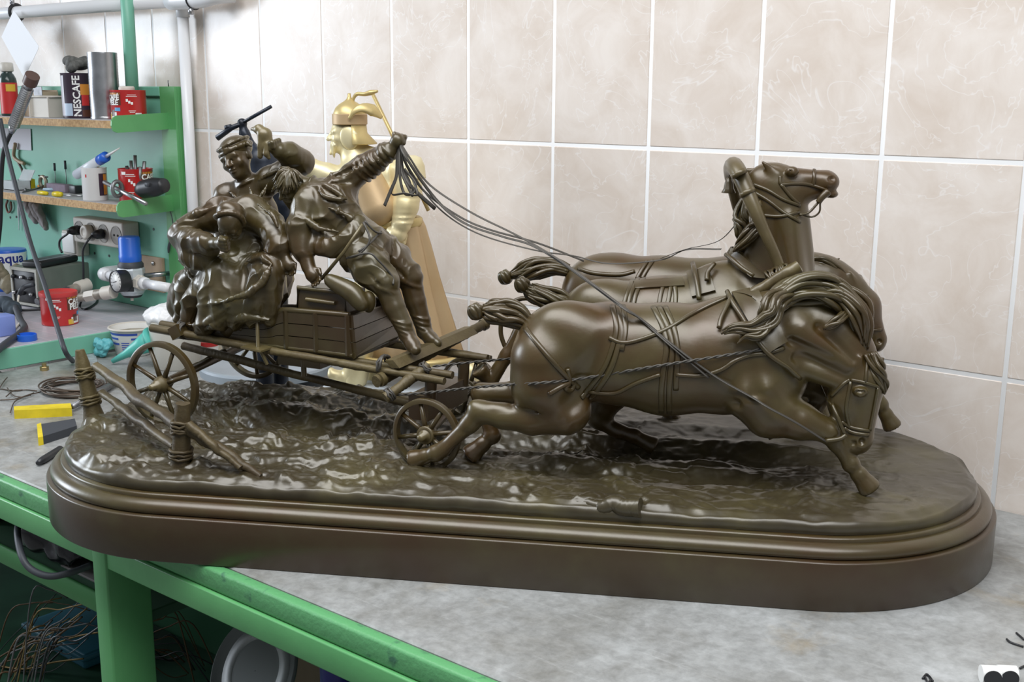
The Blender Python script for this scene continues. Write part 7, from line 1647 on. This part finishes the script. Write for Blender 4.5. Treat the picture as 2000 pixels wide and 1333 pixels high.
for i in range(14):
    px, py = rr.uniform(262, 300), rr.uniform(1190, 1330); L_ = rr.uniform(60, 170); a = rr.uniform(-0.3, 0.5); y = rr.uniform(-0.64, -0.56); cv = rr.uniform(-30, 30); P = []
    for t in (0, 0.33, 0.66, 1.0): P.append(np.array(Hy(px+L_*t*math.cos(a), py+L_*t*math.sin(a)-cv*math.sin(PI*t), y+0.06*t)))
    for p in P: p[2] = min(-0.16, max(BZ+0.003, p[2]))
    P[-1][2] = BZ+0.004
    tagit(mk('scrap_wire', tube(spline([p-P[0] for p in P], 6), rr.choice((0.0010, 0.0014)), 5), rr.choice(wm[:2]), None, loc=tuple(P[0])), 'springy dark wire on the bottom shelf right of the leg', 'wire', 'dark wires right of the bench leg')
q = Hy(140, 1300, -0.62); bt = thing('teal_box', 'teal blue plastic crate on the bottom shelf behind the leg', 'crate', (q[0], -0.60, BZ)); mk('shell', bx(-0.09, 0.12, -0.06, 0.08, 0, max(0.03, q[2]-BZ), 0.006, 2), mat('teal_blue_plastic', (0.03, 0.14, 0.20), 0.45), bt); mk('ledge', bx(-0.095, 0.125, -0.065, 0.085, max(0.03, q[2]-BZ)-0.012, max(0.03, q[2]-BZ)-0.002, 0.002, 1), MATS['teal_blue_plastic'], bt)
q = Hy(500, 1300, -0.66); M_LID = mat('cloudy_plastic', (0.30, 0.33, 0.33), 0.6, trans=0.5)
q[2] = q[2]
ld = thing('round_cover', 'large cloudy round plastic lid leaning under the bench', 'cover', (q[0], q[1], BZ)); R0 = 0.085
mk('disc', xf(lathe([(0.001, 0), (R0*0.55, 0), (R0*0.57, 0.003), (R0*0.80, 0.003), (R0*0.82, 0.0), (R0*0.97, 0.0), (R0, 0.004), (R0, 0.010), (R0*0.985, 0.010), (R0*0.97, 0.002), (R0*0.5, 0.0025), (0.001, 0.0025)], 48, False, False), T(0, 0, q[2]-BZ-0.01) @ RX(1.0)), M_LID, ld)
q = Hy(515, 1255, -0.55); ct = thing('white_carton', 'torn white carton on the bottom shelf under the bench', 'carton', (q[0], -0.53, BZ)); hC = q[2]-BZ
mk('side', bx(-0.006, 0.0, -0.05, 0.02, 0, hC, 0.001, 1), M_OLDW, ct, False); mk('side', bx(0, 0.11, 0.016, 0.02, 0, hC*0.9, 0.001, 1), M_CARD, ct, False); mk('bottom', bx(0, 0.11, -0.05, 0.016, 0, 0.004, 0.001, 1), M_OLDW, ct, False)
q = Hy(632, 1278, -0.72); hB = q[2]-BZ; rB = 0.021
cn = thing('spray_can', 'blue aerosol can with red top under the bench rail', 'can', (q[0], -0.70, BZ)); zt_ = hB+0.01; mk('body', lathe([(rB*0.95, 0), (rB, 0.003), (rB, zt_-0.03), (rB*0.98, zt_-0.028)], 28), mat('deep_blue_can', (0.025, 0.03, 0.20), 0.3), cn, sharp=40); mk('ring', lathe([(rB*1.01, zt_-0.0295), (rB*1.02, zt_-0.028), (rB*1.01, zt_-0.0265)], 28), M_WHITE, cn); mk('top', lathe([(rB, zt_-0.027), (rB, zt_-0.004), (rB*0.85, zt_), (0.001, zt_)], 28), M_RED, cn, sharp=40)
q = Hy(560, 1270, -0.60); tagit(mk('green_bottle', lathe([(0.018, 0), (0.019, 0.002), (0.019, 0.07), (0.008, 0.09), (0.008, 0.105)], 20), mat('lime_plastic', (0.12, 0.30, 0.06), 0.4), None, loc=(q[0], -0.52, BZ), sharp=50), 'lime green bottle behind the cloudy lid', 'bottle')
